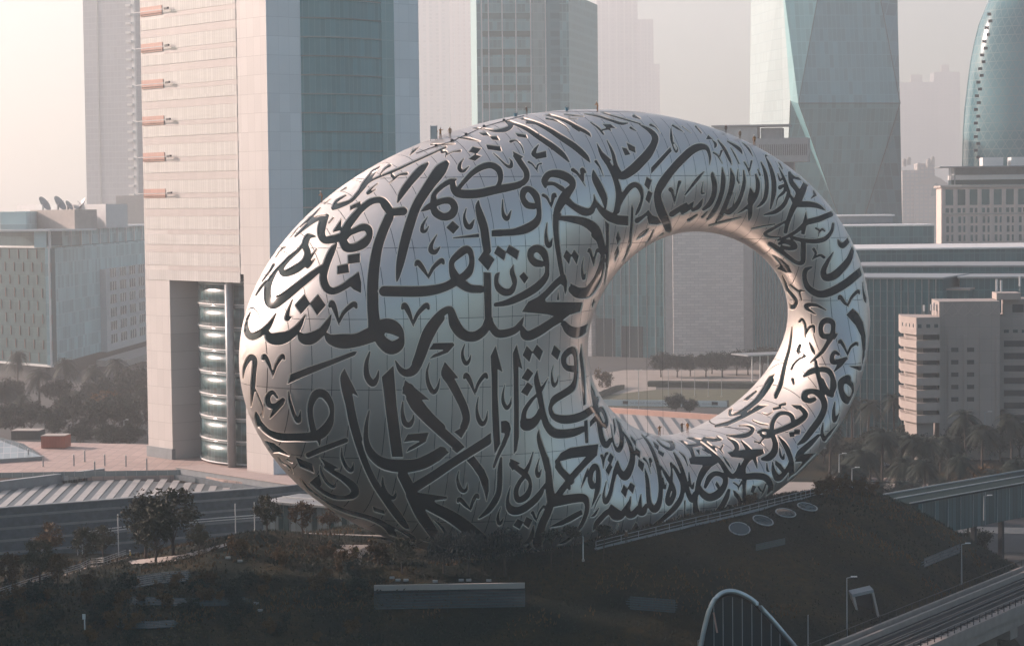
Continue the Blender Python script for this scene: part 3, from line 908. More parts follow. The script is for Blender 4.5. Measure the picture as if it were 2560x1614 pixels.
    steel = NT('brushed_steel'); b = steel.b; b.inputs['Metallic'].default_value = .72
    oi = steel.n('ObjectInfo'); p = steel.pos()
    mp = steel.n('Mapping'); steel.l(p, mp.inputs[0]); mp.inputs['Scale'].default_value = (6, 6, .25)
    br = steel.noise(1.2, 6, mp.outputs[0]); stain = steel.ramp(steel.noise(.16, 6, p, .6), .35, .75)
    c0 = steel.mix(oi.outputs['Random'], (.66,.605,.565), (.72,.665,.62))
    c1 = steel.mix(steel.math('MULTIPLY', stain, .35), c0, (.58,.55,.52))
    c1 = steel.mix(steel.math('MULTIPLY', br, .12), c1, (.50,.49,.48))
    steel.l(c1, b.inputs['Base Color'])
    rr = steel.math('MULTIPLY_ADD', oi.outputs['Random'], .06, .31); steel.l(steel.math('MULTIPLY_ADD', br, .10, rr), b.inputs['Roughness'])
    steel.bump(steel.noise(.7, 2, p), .22, .03)
    an = steel.n('Attribute', attribute_name='surface_normal'); bn_ = next(n for n in steel.t.nodes if n.type == 'BUMP'); wn_ = steel.n('TexWhiteNoise', noise_dimensions='1D'); steel.l(oi.outputs['Random'], wn_.inputs['W'])
    tl_ = steel.n('VectorMath', operation='MULTIPLY_ADD'); steel.l(wn_.outputs['Color'], tl_.inputs[0]); tl_.inputs[1].default_value = (.05,.05,.05); tl_.inputs[2].default_value = (-.025,-.025,-.025)
    ad_ = steel.n('VectorMath', operation='ADD'); steel.l(an.outputs['Vector'], ad_.inputs[0]); steel.l(tl_.outputs[0], ad_.inputs[1]); steel.l(ad_.outputs[0], bn_.inputs['Normal'])
    wg = NT('facade_glass'); wg.b.inputs['Base Color'].default_value = (.002,.012,.015,1); wg.b.inputs['Roughness'].default_value = .09; wg.b.inputs['Specular IOR Level'].default_value = .07; wg.l(wg.n('Attribute', attribute_name='surface_normal').outputs['Vector'], wg.b.inputs['Normal'])
    rim = mat('rim_glint', (.92,.80,.69), .4, 0, var=.03)  # pale matte base stands in for the glint of the polished bevel
    back = mat('ring_backing', (.02,.022,.025), .8)
    def sub(name, ks, off, m, parent, extra=None):
        t = tri[ks]; ids, inv = np.unique(t, return_inverse=True); inv = inv.reshape(-1, 3)
        me = npmesh(name, Pw[ids]+Nw[ids]*off, inv)
        me.polygons.foreach_set('use_smooth', np.ones(len(t), bool))
        at_ = me.attributes.new('surface_normal', 'FLOAT_VECTOR', 'POINT'); at_.data.foreach_set('vector', Nw[ids].astype(np.float32).ravel())
        return link(name, me, m, parent)
    order = sorted(comp.items(), key=lambda kv: -area[kv[1]].sum())
    print('letters', len(order), 'tris', len(tri), 'glyph pts', nglyph)
    owner = {}
    for n_, (r, ks) in enumerate(order):
        if n_ >= 298: break
        for k in ks: owner[k] = n_
    for ks in [kv[1] for kv in order[298:]]: inside[ks] = False
    rims = {}
    for (a_, b_), ks in emap.items():
        if len(ks) == 2 and inside[ks[0]] != inside[ks[1]]:
            k = ks[0] if inside[ks[0]] else ks[1]; o_ = ks[1] if k == ks[0] else ks[0]
            t = tri[k].tolist(); i = next(i for i in range(3) if {t[i], t[(i+1) % 3]} == {a_, b_})
            rims.setdefault(owner[k], []).append((t[i], t[(i+1) % 3]))
    for n_, (r, ks) in enumerate(order[:298]):
        wnd = sub('calligraphy_window', ks, -DEP, wg.m, root)
        es = rims.get(n_, [])
        ids = sorted({v for e in es for v in e}); ix = {v: i for i, v in enumerate(ids)}; m = len(ids); ia = np.array(ids)
        # lip slightly proud, splayed reveal down to the glass: average inward direction at every outline point
        inn = np.zeros((m, 3))
        for a_, b_ in es:
            e = Pw[b_]-Pw[a_]; L = np.linalg.norm(e)
            d = np.cross(Nw[a_], e)/(L+1e-9); inn[ix[a_]] += d*L; inn[ix[b_]] += d*L
        inn /= np.linalg.norm(inn, axis=1, keepdims=True)+1e-9
        Vr = np.vstack([Pw[ia]-inn*.10+Nw[ia]*.006, Pw[ia]+Nw[ia]*.035, Pw[ia]+inn*.03-Nw[ia]*(DEP+.03)])
        fs = [(ix[a_], ix[b_], ix[b_]+m, ix[a_]+m) for a_, b_ in es]+[(ix[a_]+m, ix[b_]+m, ix[b_]+2*m, ix[a_]+2*m) for a_, b_ in es]
        if fs: link('window_rim', npmesh('window_rim', Vr, np.array(fs)), rim, wnd)
    # steel panels, with open joints between them
    ku = np.round(Uc/DU); kz = np.round((Zc-Z0)/ZS)
    joint = (np.abs(Uc-ku*DU) < SW/2*.98) | (np.abs(Zc-Z0-kz*ZS) < SW/2*.98)
    rear = ~front & ((pc < -.75) | (pc > math.pi+.75))
    joint &= ~((pc < -.8) | (pc > math.pi+.8))
    keep = ~inside & ~joint
    bu = np.floor(Uc/DU).astype(int); bz = np.floor((Zc-Z0)/ZS).astype(int); sd = (np.sin(pc) > 0).astype(int)
    key = (bu+100)*1000+(bz+10)*10+sd
    groups = {}
    for k in np.nonzero(keep)[0].tolist(): groups.setdefault(int(key[k]), []).append(k)
    seenarea = {g: (area[ks]*front[ks]).sum() for g, ks in groups.items()}
    show = sorted([g for g in groups if seenarea[g] > .3], key=lambda g: -seenarea[g])[:299]
    loose = []
    for g in show:
        ks = groups[g]; loc = {}; pr_ = list(range(len(ks)))
        def fd_(x):
            while pr_[x] != x: pr_[x] = pr_[pr_[x]]; x = pr_[x]
            return x
        for i, k in enumerate(ks):
            for v in tri[k].tolist():
                if v in loc: pr_[fd_(i)] = fd_(loc[v])
                else: loc[v] = i
        cs_ = {}
        for i, k in enumerate(ks): cs_.setdefault(fd_(i), []).append(k)
        best = max(cs_.values(), key=lambda q: area[q].sum()); sub('steel_panel', best, 0, steel.m, root)
        for q in cs_.values():
            if q is not best: loose += q
    if loose: sub('panel_offcuts', loose, 0, steel.m, root)['kind'] = 'stuff'
    rest = [k for g in groups if g not in set(show) for k in groups[g]]
    sub('rear_cladding', rest, 0, steel.m, root)
    # dark lining behind the joints
    TH, PH = np.meshgrid(np.linspace(-math.pi, math.pi, 200, endpoint=False), np.linspace(-math.pi/2, 1.5*math.pi, 100, endpoint=False), indexing='ij')
    th, ph = TH.ravel(), PH.ravel()
    I, J = np.meshgrid(np.arange(200), np.arange(100), indexing='ij'); i2, j2 = (I+1) % 200, (J+1) % 100
    qd = np.stack([I*100+J, i2*100+J, i2*100+j2, I*100+j2], -1).reshape(-1, 4)
    link('lining', npmesh('lining', surf(th, ph)[0]-snormal(th, ph)*NSIGN*.5, qd), back, root)
    return root, bvh
RING, RING_BVH = build_ring()
def on_ring(px, py):
    h = RING_BVH.ray_cast(Vector(CAM), Vector(ray(px, py)).normalized()); return h[0]

# ---------------------------------------------------------------- ground and mound
t = NT('ground_paving'); t.b.inputs['Roughness'].default_value = .9
p = t.pos(); a = t.mix(t.ramp(t.noise(.02, 6, p), .4, .6), (.03,.034,.035), (.06,.056,.05)); t.l(t.mix(t.ramp(t.noise(.4, 6, p), .3, .7), a, (.05,.05,.047)), t.b.inputs['Base Color'])
M['ground'] = t.m
MB().add([(-6000,-300,0),(6000,-300,0),(6000,9000,0),(-6000,9000,0)], [(0,1,2,3)]).build('ground', M['ground'], kind='structure')
CT = [(at(*q)) for q in [
 (2190,1232,377),(2060,1222,374),(2300,1280,378),(2420,1345,381),(2540,1420,386),
 (1553,1356,324),(1700,1322,327),(1919,1268,338),(2040,1240,350),(2110,1222,362),(1850,1326,326),(2017,1272,340),(1700,1420,316),(1900,1420,318),(2100,1400,326),
 (1280,1610,300),(1900,1610,300),(1600,1610,300),(1280,1480,313),(1280,1405,323),(1450,1385,323),(1000,1420,324),(960,1480,317),(700,1480,320),(700,1612,299),(300,1612,298),(0,1612,300),(-150,1600,305),
 (100,1480,330),(0,1490,341),(-150,1520,345),(310,1396,366),(170,1440,352),(60,1412,386),(200,1404,388),(-100,1430,382),(520,1352,372),(640,1352,380),(640,1332,347),(560,1345,350),(740,1350,345),(830,1392,340),(480,1385,350),(300,1470,332),(900,1380,352),(930,1372,360),(560,1420,332),(800,1440,325),
 (2300,1450,330),(2100,1560,305)]]
CT += [np.array(q, float) for q in [(-75,262,0),(-30,262,0),(10,262,0),(45,262,0),(80,290,0),(100,330,0),(74,345,.5),(68,322,1.5),(85,360,0),(112,365,0),(105,395,0),(80,408,0),(55,400,8),(40,395,12),(20,395,12),(0,392,12),(-20,385,12),(-40,385,9),(60,420,0),(20,428,0),(-20,425,0),(-55,418,0),(-75,412,2.5),(-120,395,3),(-140,350,0),(-125,310,0),(-105,275,0),(25,352,15),(0,350,9),(45,362,18),(-15,348,9)]]
CT = np.array(CT)
def tps_fit(X, z, lam=.05):
    n = len(X); d = np.hypot(X[:, None, 0]-X[None, :, 0], X[:, None, 1]-X[None, :, 1]); K = np.where(d > 0, d**2*np.log(d+1e-9), 0)+lam*np.eye(n)*10
    A = np.zeros((n+3, n+3)); A[:n, :n] = K; A[:n, n] = 1; A[:n, n+1:] = X; A[n:, :n] = A[:n, n:].T
    return np.linalg.solve(A, np.concatenate([z, np.zeros(3)]))
TPW = tps_fit(CT[:, :2], CT[:, 2])
def fbm(x, y, sc, seed=0):
    r = np.random.default_rng(seed); o = np.zeros_like(x)
    for k in range(9):
        a = r.uniform(0, 6.28); f = (1.5**(k % 5))/sc; o += np.sin((x*np.cos(a)+y*np.sin(a))*f*6.28+r.uniform(0, 6.28))/(1.5**(k % 5))
    return o/4
def mz(x, y, rough=True):
    x = np.asarray(x, float); y = np.asarray(y, float); d = np.hypot(x[..., None]-CT[:, 0], y[..., None]-CT[:, 1])
    z = (np.where(d > 0, d**2*np.log(d+1e-9), 0)*TPW[:-3]).sum(-1)+TPW[-3]+TPW[-2]*x+TPW[-1]*y
    if rough: z = z+.28*fbm(x, y, 14, 3)*np.clip(z/6, 0, 1)
    # fade to the street outside the park
    e = np.minimum.reduce([(x+150)/18, (118-x)/10, (y-258)/8, (430-y)/8]); return np.where(e < 1, z*np.clip(e, 0, 1)-.6*(1-np.clip(e, 0, 1)), z)
gxm, gym = np.meshgrid(np.linspace(-152, 120, 300), np.linspace(256, 432, 210), indexing='ij')
MZ = mz(gxm, gym)
# keep the lawn below the steel belly of the ring
I, J = np.meshgrid(np.arange(299), np.arange(209), indexing='ij')
MQ = np.stack([I*210+J, (I+1)*210+J, (I+1)*210+J+1, I*210+J+1], -1).reshape(-1, 4)
MV = np.stack([gxm, gym, MZ], -1).reshape(-1, 3)
t = NT('mound_grass'); t.b.inputs['Roughness'].default_value = .95; t.b.inputs['Specular IOR Level'].default_value = .1
p = t.pos(); a = t.mix(t.ramp(t.noise(.09, 4, p), .42, .62), (.010,.016,.011), (.060,.040,.014))
a = t.mix(t.ramp(t.noise(.9, 6, p), .3, .75), a, (.014,.016,.010)); t.l(a, t.b.inputs['Base Color']); t.bump(t.noise(2.2, 8, p), .9, .5)
M['lawn'] = t.m
MB().prism([(-220,392),(-20,405),(-20,452),(-60,450),(-220,415)], -.3, .25).build('lawn', M['lawn'], kind='structure')
MB().prism([(38,436),(120,418),(230,418),(230,640),(60,640)], -.3, .02).build('lawn', M['lawn'], kind='structure')
mound = link('grass_mound', npmesh('grass_mound', MV, MQ), M['lawn'], smooth=True, kind='structure')
MBVH = BVHTree.FromPolygons([tuple(v) for v in MV.tolist()], MQ.tolist())
def onm(px, py):
    h = MBVH.ray_cast(Vector(CAM), Vector(ray(px, py)).normalized())
    return h[0] if h[0] is not None else Vector(gz(px, py, 0))
def mpt(x, y):
    h = MBVH.ray_cast(Vector((x, y, 90)), Vector((0, 0, -1))); return h[0] if h[0] else Vector((x, y, 0))
def mnorm(x, y):
    h = MBVH.ray_cast(Vector((x, y, 90)), Vector((0, 0, -1))); return h[1] if h[0] else Vector((0, 0, 1))

# ---------------------------------------------------------------- facade frames
class Face:
    def __init__(s, A, B):
        s.a = np.array(A[:2], float); s.b = np.array(B[:2], float); d = s.b-s.a; s.L = float(np.hypot(*d)); s.d = d/s.L
        s.n = np.array([s.d[1], -s.d[0]])          # outward when A->B runs left to right seen from outside
        s.rz = math.atan2(s.d[1], s.d[0])
    def p(s, u, z, o=0.): q = s.a+s.d*u+s.n*o; return (q[0], q[1], z)
    def box(s, mb, u0, u1, z0, z1, o0, o1):
        return mb.hexa([s.p(u0,z0,o1), s.p(u1,z0,o1), s.p(u1,z0,o0), s.p(u0,z0,o0), s.p(u0,z1,o1), s.p(u1,z1,o1), s.p(u1,z1,o0), s.p(u0,z1,o0)])
    def part(s, name, m, root, u0, u1, z0, z1, o0, o1, **kw): return s.box(MB(), u0, u1, z0, z1, o0, o1).build(name, m, root, **kw)
    def grid(s, name, m, root, us, zs, w, h, o0, o1, skip=None):
        """alike pieces sharing one mesh"""
        me = MB().box(0, w, -o1, -o0, 0, h).mesh(name); me.materials.append(m); out = []
        for z in zs:
            for u in us:
                o = bpy.data.objects.new(name, me); COL.objects.link(o); setp(o, root); o.location = Vector(s.p(u, z)); o.rotation_euler = (0, 0, s.rz); out.append(o)
        return out
def w2(px, Y, py=800): q = at(px, py, Y); return q
def zof(px, py, Y): return float(at(px, py, Y)[2])

# ---------------------------------------------------------------- retaining wall, roof and plaza on the left
wa, wb, wc = gz(-160,1283,11.5), gz(640,1222,11.5), gz(900,1196,11.5); WT = 11.5
M['wallstone'] = mat('dark_stone', (.10,.125,.14), .8, var=.3, scale=.9, bump=.12)
M['bandstone'] = mat('pale_stone_band', (.25,.27,.28), .8, var=.12)
fw = Face(wa, wb); fw2 = Face(wb, wc); fw0 = Face(gz(-160,1283,7), gz(640,1222,7))
rw = thing('retaining_wall', fw.p(0, 0), 'long dark stone wall with pale level bands below the ribbed roof', 'wall')
for f_ in (fw, fw2): f_.part('wall_body', M['wallstone'], rw, 0, f_.L-.01, -.5, WT, -1.2, 0)
for z in (1.0, 3.2, 5.4, 7.6, 9.8): 
    for f_ in (fw, fw2): f_.part('stone_band', M['bandstone'], rw, 0, f_.L-.02, z, z+.45, .0, .05)
fw.part('coping', M['bandstone'], rw, 0, fw.L, WT+.003, WT+.2, -1.3, .1)
# ribbed roof behind it
rf = thing('ribbed_roof', fw0.p(30, 6.5, -20), 'low roof of slanting pale metal ribs behind the stone wall', 'roof')
M['ribdark'] = mat('roof_sheet', (.09,.11,.12), .5, .2); M['rib'] = mat('roof_rib', (.40,.38,.36), .5)
MB().prism([fw0.p(0,0,4)[:2], fw0.p(fw0.L,0,4)[:2], fw0.p(fw0.L-4,0,-16)[:2], fw0.p(fw0.L-22,0,-41)[:2], fw0.p(0,0,-41)[:2]], 6, 6.6).build('roof_deck', M['ribdark'], rf)
me = MB().box(0, 1.45, 0, 38, 0, .1).mesh('roof_rib'); me.materials.append(M['rib'])
for k in range(24):
    u = 2+k*3.15
    if u > fw0.L-3: break
    ln = min(38, max(3, (fw0.L-2-u)*1.55))
    o = bpy.data.objects.new('roof_rib', me); COL.objects.link(o); setp(o, rf); o.location = fw0.p(u, 6.62, -.5); o.rotation_euler = (0, 0, .07); o.scale = (1, ln/38, 1)
# parapet line with air units
pf = Face(gz(-120,1226,8), gz(262,1178,8))
pw = thing('roof_parapet', pf.p(0,6.6), 'pale slanting parapet wall across the ribbed roof', 'wall'); pf.part('parapet_body', M['bandstone'], pw, 0, pf.L, 6, 8.6, -.4, 0); pf.part('parapet_cap', M['white'], pw, 0, pf.L, 8.603, 8.75, -.5, .1)
for k in range(6):
    u = pf.L*(.70+k*.034); a_ = thing('air_unit', pf.p(u, 7.2, .8), 'grey box air conditioner in the row along the slanting parapet', 'air unit', 'air conditioners along the parapet')
    pf.part('casing', M['grey'], a_, u, u+1.15, 7.3, 8.3, .3, 1.2); pf.part('stand', M['dark'], a_, u+.2, u+.9, 6.6, 7.3, .5, 1.0)
# paved plaza
t = NT('plaza_tiles'); sep = t.n('SeparateXYZ'); t.l(t.pos(), sep.inputs[0]); t.b.inputs['Roughness'].default_value = .75
ln = t.math('MAXIMUM', t.math('LESS_THAN', t.math('FRACT', t.math('MULTIPLY', sep.outputs[0], 1/2.4)), .07), t.math('LESS_THAN', t.math('FRACT', t.math('MULTIPLY', sep.outputs[1], 1/2.4)), .09))
cb = t.n('CombineXYZ'); t.l(t.math('FLOOR', t.math('MULTIPLY', sep.outputs[0], 1/2.4)), cb.inputs[0]); t.l(t.math('FLOOR', t.math('MULTIPLY', sep.outputs[1], 1/2.4)), cb.inputs[1])
wn = t.n('TexWhiteNoise', noise_dimensions='2D'); t.l(cb.outputs[0], wn.inputs[0])
t.l(t.mix(ln, t.mix(wn.outputs[0], (.40,.29,.25), (.50,.37,.32)), (.30,.24,.22)), t.b.inputs['Base Color']); M['plaza'] = t.m
pz = [gz(-160,1200,8)[:2], gz(262,1183,8)[:2], gz(470,1180,8)[:2], gz(560,1200,8)[:2], gz(760,1218,8)[:2], gz(800,1120,8)[:2], gz(-160,1098,8)[:2]]
MB().prism(pz, -.5, 8).build('plaza', M['plaza'], kind='structure')
M['pavew'] = mat('warm_paving', (.46,.36,.32), .8, var=.08)
sf = Face(gz(440,1176,8.2), gz(762,1226,8.2))
st_ = thing('stone_ledge', sf.p(0,8), 'stepped grey stone ledge at the foot of the white tower', 'wall')
sf.part('lower_step', M['wallstone'], st_, 0, sf.L, 6.5, 7.6, -1, 1.2); sf.part('upper_step', M['bandstone'], st_, 0, sf.L, 7.603, 8.9, -3.0, 0)
sf.part('ledge_top', M['pavew'], st_, 0, sf.L, 8.903, 9.02, -7, .15)
gl = Face(gz(-100,1196,8), gz(452,1187,8)); 
gr = thing('glass_railing', gl.p(0, 8), 'thin glass railing on posts along the plaza edge', 'railing')
M['clear'] = glass('railing_glass', (.25,.30,.30), .1)
gl.part('glass_sheet', M['clear'], gr, 0, gl.L, 8.05, 9.15, -.03, 0)
gl.grid('railing_post', M['grey'], gr, np.arange(0, gl.L, 2.2), [8.0], .1, 1.3, -.1, .1)
for px, py in ((71,1135),(108,1152),(185,1150),(212,1140),(237,1168),(262,1150),(315,1152),(367,1160)):
    q = gz(px, py+14, 8); b_ = thing('plaza_bollard', tuple(q), 'slim grey light post standing on the pink paved plaza', 'light post', 'light posts on the plaza')
    MB().tube([q, q+np.array([0,0,2.4])], .16, 8).build('post', M['grey'], b_); MB().tube([q+np.array([0,0,2.4]), q+np.array([0,0,2.6])], .2, 8).build('cap', M['white'], b_)
# glass hip roof and containers
q0, q1 = gz(-40,1172,8), gz(106,1146,8)
hp = thing('glass_skylight', tuple(q0), 'low pyramid skylight of pale glass panes on the plaza', 'skylight')
A_, B_, C_, D_ = [np.append(x, 8.9) for x in (gz(-150,1166,8)[:2], gz(106,1150,8)[:2], gz(60,1118,8)[:2], gz(-150,1118,8)[:2])]; top = np.append(gz(-70,1128,8)[:2], 13.2)
M['skyl'] = facade('skylight_glass', (1,.2), 1.6, .8, (.33,.38,.38), (.55,.52,.50), .12, .08, .2, .2)
for a_, b_ in ((A_,B_),(B_,C_),(C_,D_),(D_,A_)): MB().add([a_, b_, top], [(0,1,2)]).build('glass_slope', M['skyl'], hp)
MB().prism([A_[:2],B_[:2],C_[:2],D_[:2]], 8.004, 8.9).build('kerb', M['bandstone'], hp)
for lab, px0, px1, py, m, hh in (('rusty orange shipping container on the plaza', 103, 162, 1121, mat('container_orange',(.36,.10,.055),.6), 2.9), ('dark green skip loaded with pale debris behind the plaza', 28, 98, 1100, mat('skip_green',(.05,.06,.055),.6), 2.2)):
    c0, c1 = gz(px0, py, 8), gz(px1, py, 8); fc = Face(c0, c1); r_ = thing('container', tuple(c0), lab, 'container')
    fc.part('container_body', m, r_, 0, fc.L, 8.1, 8.1+hh, -5, 0)
    for k in range(8): fc.part('corrugation', m, r_, fc.L*(k+.2)/8, fc.L*(k+.6)/8, 8.3, 8+hh-.1, 0, .08)
    fc.part('container_roof', M['conc'], r_, -.05, fc.L+.05, 8.105+hh, 8.25+hh, -5.05, .05)

# ---------------------------------------------------------------- white office tower
C0 = gz(684,1186,8); L0 = gz(372,1139,8); R0 = at(1052,500,508)
fl_, fr_ = Face(L0, C0), Face(C0, R0)
ta = thing('office_tower', tuple(C0), 'tall white triangular tower with a tall opening at its foot and teal glass bay', 'tower')
M['tw'] = facade('tower_panel_lit', fl_.d, 2.6, 4.05, (.60,.56,.53), (.40,.37,.35), .05, .09, .05, .45)
M['tw2'] = facade('tower_panel_hazed', fr_.d, 2.6, 4.05, (.80,.84,.86), (.60,.64,.66), .05, .09, .05, .45)  # haze put into the colour: same panels, paler on the shaded side
ZO = zof(520, 682, 505)
TT = 150
poly = [L0[:2], C0[:2], R0[:2]]
cen = (L0+C0+R0)/3
def ins_(p, k): return p[:2]+(cen[:2]-p[:2])*k
MB().prism([ins_(L0,.02), ins_(C0,.02), ins_(R0,.02)], ZO+.02, TT).build('core', M['tw2'], ta)
fl_.part('upper_wall', M['tw'], ta, 0, fl_.L-.02, ZO, TT, -.9, 0)
u1, u2 = fl_.L*.205, fl_.L*.80
fl_.part('tower_leg', M['tw'], ta, 0, u1, 8, ZO-.003, -9, 0); fl_.part('tower_leg', M['tw'], ta, u2, fl_.L-.02, 8, ZO-.003, -.9, 0)
fl_.part('leg_plinth', M['bandstone'], ta, -.3, u1+.2, 8.0, 10.4, -.6, .35)
M['louv'] = facade('louvre_dark', (1,0), 50, .5, (.10,.12,.13), (.05,.06,.065), 0, .18, .1, .6)
fl_.part('inner_wall', M['louv'], ta, u1+.01, u1+3.6, 8, ZO-.01, -9.5, -7.5); fl_.part('inner_return', M['white'], ta, u1+3.62, u1+5.4, 8, ZO-.01, -7.4, -6.0)
fr_.part('side_leg', M['tw2'], ta, 0, fr_.L*.2, 8, ZO-.003, -1.2, 0); fr_.part('side_panel', M['tw2'], ta, 0, fr_.L*.215, ZO, TT, -.9, 0)
MB().prism([ins_(L0,.62), ins_(C0,.62), ins_(R0,.1)], 8, ZO).build('base_core', M['dark'], ta)
# curved glazed bay with ledges
cx = np.array(fl_.p(u1+16, 0, -24.6)[:2]); Rr_ = 23.0
M['drum'] = facade('drum_glass', fl_.d, 1.5, 5.02, (.055,.115,.12), (.20,.25,.26), .08, .0, .45, .25)
def ring(mb, r0, r1, z0, z1, n=72, a0=0, a1=2*math.pi):
    k = len(mb.v)
    for i in range(n+1):
        a = a0+(a1-a0)*i/n
        for r, z in ((r0,z0),(r1,z0),(r1,z1),(r0,z1)): mb.v.append((cx[0]+r*math.cos(a), cx[1]+r*math.sin(a), z))
    for i in range(n):
        for j in range(4): mb.f.append((k+4*i+j, k+4*i+4+j, k+4*i+4+(j+1)%4, k+4*i+(j+1)%4))
    return mb
fz = 5.02; nf = int((ZO-8.4)/fz)
for k in range(nf+1):
    z = 8.4+k*fz; zt = min(z+fz-.65, ZO-.4)
    if zt > z+.4: ring(MB(), Rr_-.4, Rr_, z+.35, zt).build('bay_glazing', M['drum'], ta, True)
    ring(MB(), Rr_-.4, Rr_+.22, z, z+.28).build('bay_ledge', M['white'], ta, True)
    if zt < ZO-.5: ring(MB(), Rr_-.5, Rr_+.1, zt+.01, z+fz-.01).build('bay_spandrel', M['clear'], ta, True)
for uu, rr in ((u1+22.3, .95), (u2-1.0, .6)):
    q = fl_.p(uu, 8, -1.4); MB().tube([q, (q[0], q[1], ZO-.02)], rr, 14).build('column', M['grey'], ta, True)
# window bands and orange panels on the lit face
M['wband'] = facade('window_band', fl_.d, .92, 30, (.60,.575,.55), (.44,.42,.40), .10, 0, .08, .25)
M['wband2'] = facade('spandrel_band', fl_.d, 2.6, 30, (.53,.475,.45), (.43,.39,.37), .06, 0, .04, .4)
zb = zof(590, 197.5, 492)
for k in range(-5, 6):
    fl_.part('window_band', M['wband'], ta, .3, fl_.L*.775, zb+8.1*k, zb+2.9+8.1*k, 0, .10)
    fl_.part('window_band', M['wband'], ta, .3, fl_.L*.775, zb-3.4+8.1*k, zb-1.1+8.1*k, 0, .10)
    fl_.part('spandrel_band', M['wband2'], ta, fl_.L*.20, fl_.L*.775, zb-1.05+8.1*k, zb-.05+8.1*k, 0, .06)
    fl_.part('spandrel_band', M['wband2'], ta, .3, fl_.L*.775, zb+2.95+8.1*k, zb+4.6+8.1*k, 0, .06)
M['orange'] = facade('orange_panel', fl_.d, .92, 1.2, (.50,.27,.21), (.38,.20,.15), .08, .08, .08, .5)
zo = zof(385, 123, 524)
for k in range(-4, 2):
    z = zo+8.25*k
    op = fl_.part('orange_panel', M['orange'], ta, .35, fl_.L*.19, z-1.0, z+1.0, .102, .22)
    MB().bar(fl_.p(-1.6, z-.05, .9), fl_.p(fl_.L*.23, z-.05, .9), .16).build('pole', M['grey'], op); MB().bar(fl_.p(fl_.L*.235, z, .9), fl_.p(fl_.L*.265, z+.1, .9), .42).build('pole_head', M['dark'], op)
# teal glass bay on the shaded face
M['bay'] = facade('bay_glass_hazed', fr_.d, 1.15, 4.05, (.14,.31,.335), (.20,.38,.40), .10, 0, .14, .3, spec=.25)  # teal base paled to suggest haze over the glass
s0, s1 = fr_.L*.215, fr_.L*.745
for k in range(26):
    z = ZO+k*4.05-10
    mb = MB(); n = 10; k0 = 0
    for i in range(n+1):
        u = s0+(s1-s0)*i/n; o = 2.4*math.sin(math.pi*(i/n)**.8); mb.v += [fr_.p(u, z+.12, o), fr_.p(u, z+3.9, o)]
    mb.f = [(2*i, 2*i+2, 2*i+3, 2*i+1) for i in range(n)]
    mb.build('bay_floor', M['bay'], ta, True)
    mb = MB()
    for i in range(n+1):
        u = s0+(s1-s0)*i/n; o = 2.4*math.sin(math.pi*(i/n)**.8)
        mb.v += [fr_.p(u, z-.1, o), fr_.p(u, z-.1, o+.22), fr_.p(u, z+.12, o+.22), fr_.p(u, z+.12, o)]
    for i in range(n):
        for j in range(4): mb.f.append((4*i+j, 4*i+4+j, 4*i+4+(j+1)%4, 4*i+(j+1)%4))
    mb.build('bay_ledge', M['clear'], ta)
M['strip'] = facade('strip_glass', fr_.d, 3, 4.05, (.20,.36,.385), (.30,.45,.47), .1, .12, .1, .15)
fr_.part('glass_strip', M['strip'], ta, s1, fr_.L*.83, ZO-10, TT, -.5, .1); fr_.part('end_panel', M['tw2'], ta, fr_.L*.83, fr_.L, ZO-10, TT, -.9, 0)

# ---------------------------------------------------------------- glass office block, far left
ca, cb_, cc = at(-120,700,900), at(127,700,850), at(400,700,1040)
f1, f2 = Face(ca, cb_), Face(cb_, cc)
gb = thing('glass_office', (cb_[0], cb_[1], 0), 'hazy teal glass office block with a white grid of square windows on its side', 'office block')
zt_, zb_ = zof(110,620,853), zof(110,911,853)
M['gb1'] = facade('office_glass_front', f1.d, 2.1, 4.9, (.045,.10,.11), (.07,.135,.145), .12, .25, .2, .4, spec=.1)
M['gb2'] = facade('office_glass_hazed', f2.d, 2.8, 4.9, (.40,.57,.58), (.50,.64,.65), .15, .25, .2, .5, spec=.15)  # base lightened to imitate haze on the unlit side
M['finc'] = mat('fin_clay', (.16,.10,.085), .8)
for k in range(9):
    z0 = zb_+k*(zt_-zb_)/9; z1 = zb_+(k+1)*(zt_-zb_)/9
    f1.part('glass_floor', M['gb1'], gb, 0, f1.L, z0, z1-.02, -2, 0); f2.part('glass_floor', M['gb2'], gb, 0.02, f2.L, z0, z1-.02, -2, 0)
    for j in range(7): f1.part('orange_fin', M['finc'], gb, f1.L*(.42+.09*j+(.045 if k % 2 else 0)), f1.L*(.42+.09*j+(.045 if k % 2 else 0))+.28, z0+.8, z1-.6, .0, .3)
f1.part('white_frame', M['white'], gb, 0, f1.L, zt_, zt_+.7, -.5, .6); f1.part('white_frame', M['white'], gb, 0, f1.L, zb_-.8, zb_, -.5, .6); f1.part('white_frame', M['white'], gb, f1.L-.7, f1.L, zb_, zt_, 0.01, .55)
MB().prism([f1.p(0,0,-2.1)[:2], f1.p(f1.L-8,0,-2.1)[:2], f2.p(8,0,-3)[:2], f2.p(f2.L,0,-3)[:2], f2.p(f2.L,0,-40)[:2], f1.p(0,0,-45)[:2]], 0, zt_+.1).build('office_core', M['dark'], gb)
zr = zof(160,571,860)
f2.part('top_storey', M['gb2'], gb, 0, f2.L, zt_+.2, zr-.9, -6, -1.5); f1.part('top_storey', M['gb1'], gb, 0, f1.L-1, zt_+.8, zr-.9, -6, -1.5)
f2.part('roof_slab', M['white'], gb, -2, f2.L, zr-.9, zr-.2, -20, .5); f1.part('roof_slab', M['white'], gb, 0, f1.L+1, zr-.89, zr-.19, -20, .5)
f2.grid('top_column', M['white'], gb, np.arange(1, f2.L, 15.5), [zt_+.2], .9, zr-1.1-zt_, -.9, 0)
u0 = f2.L*.40
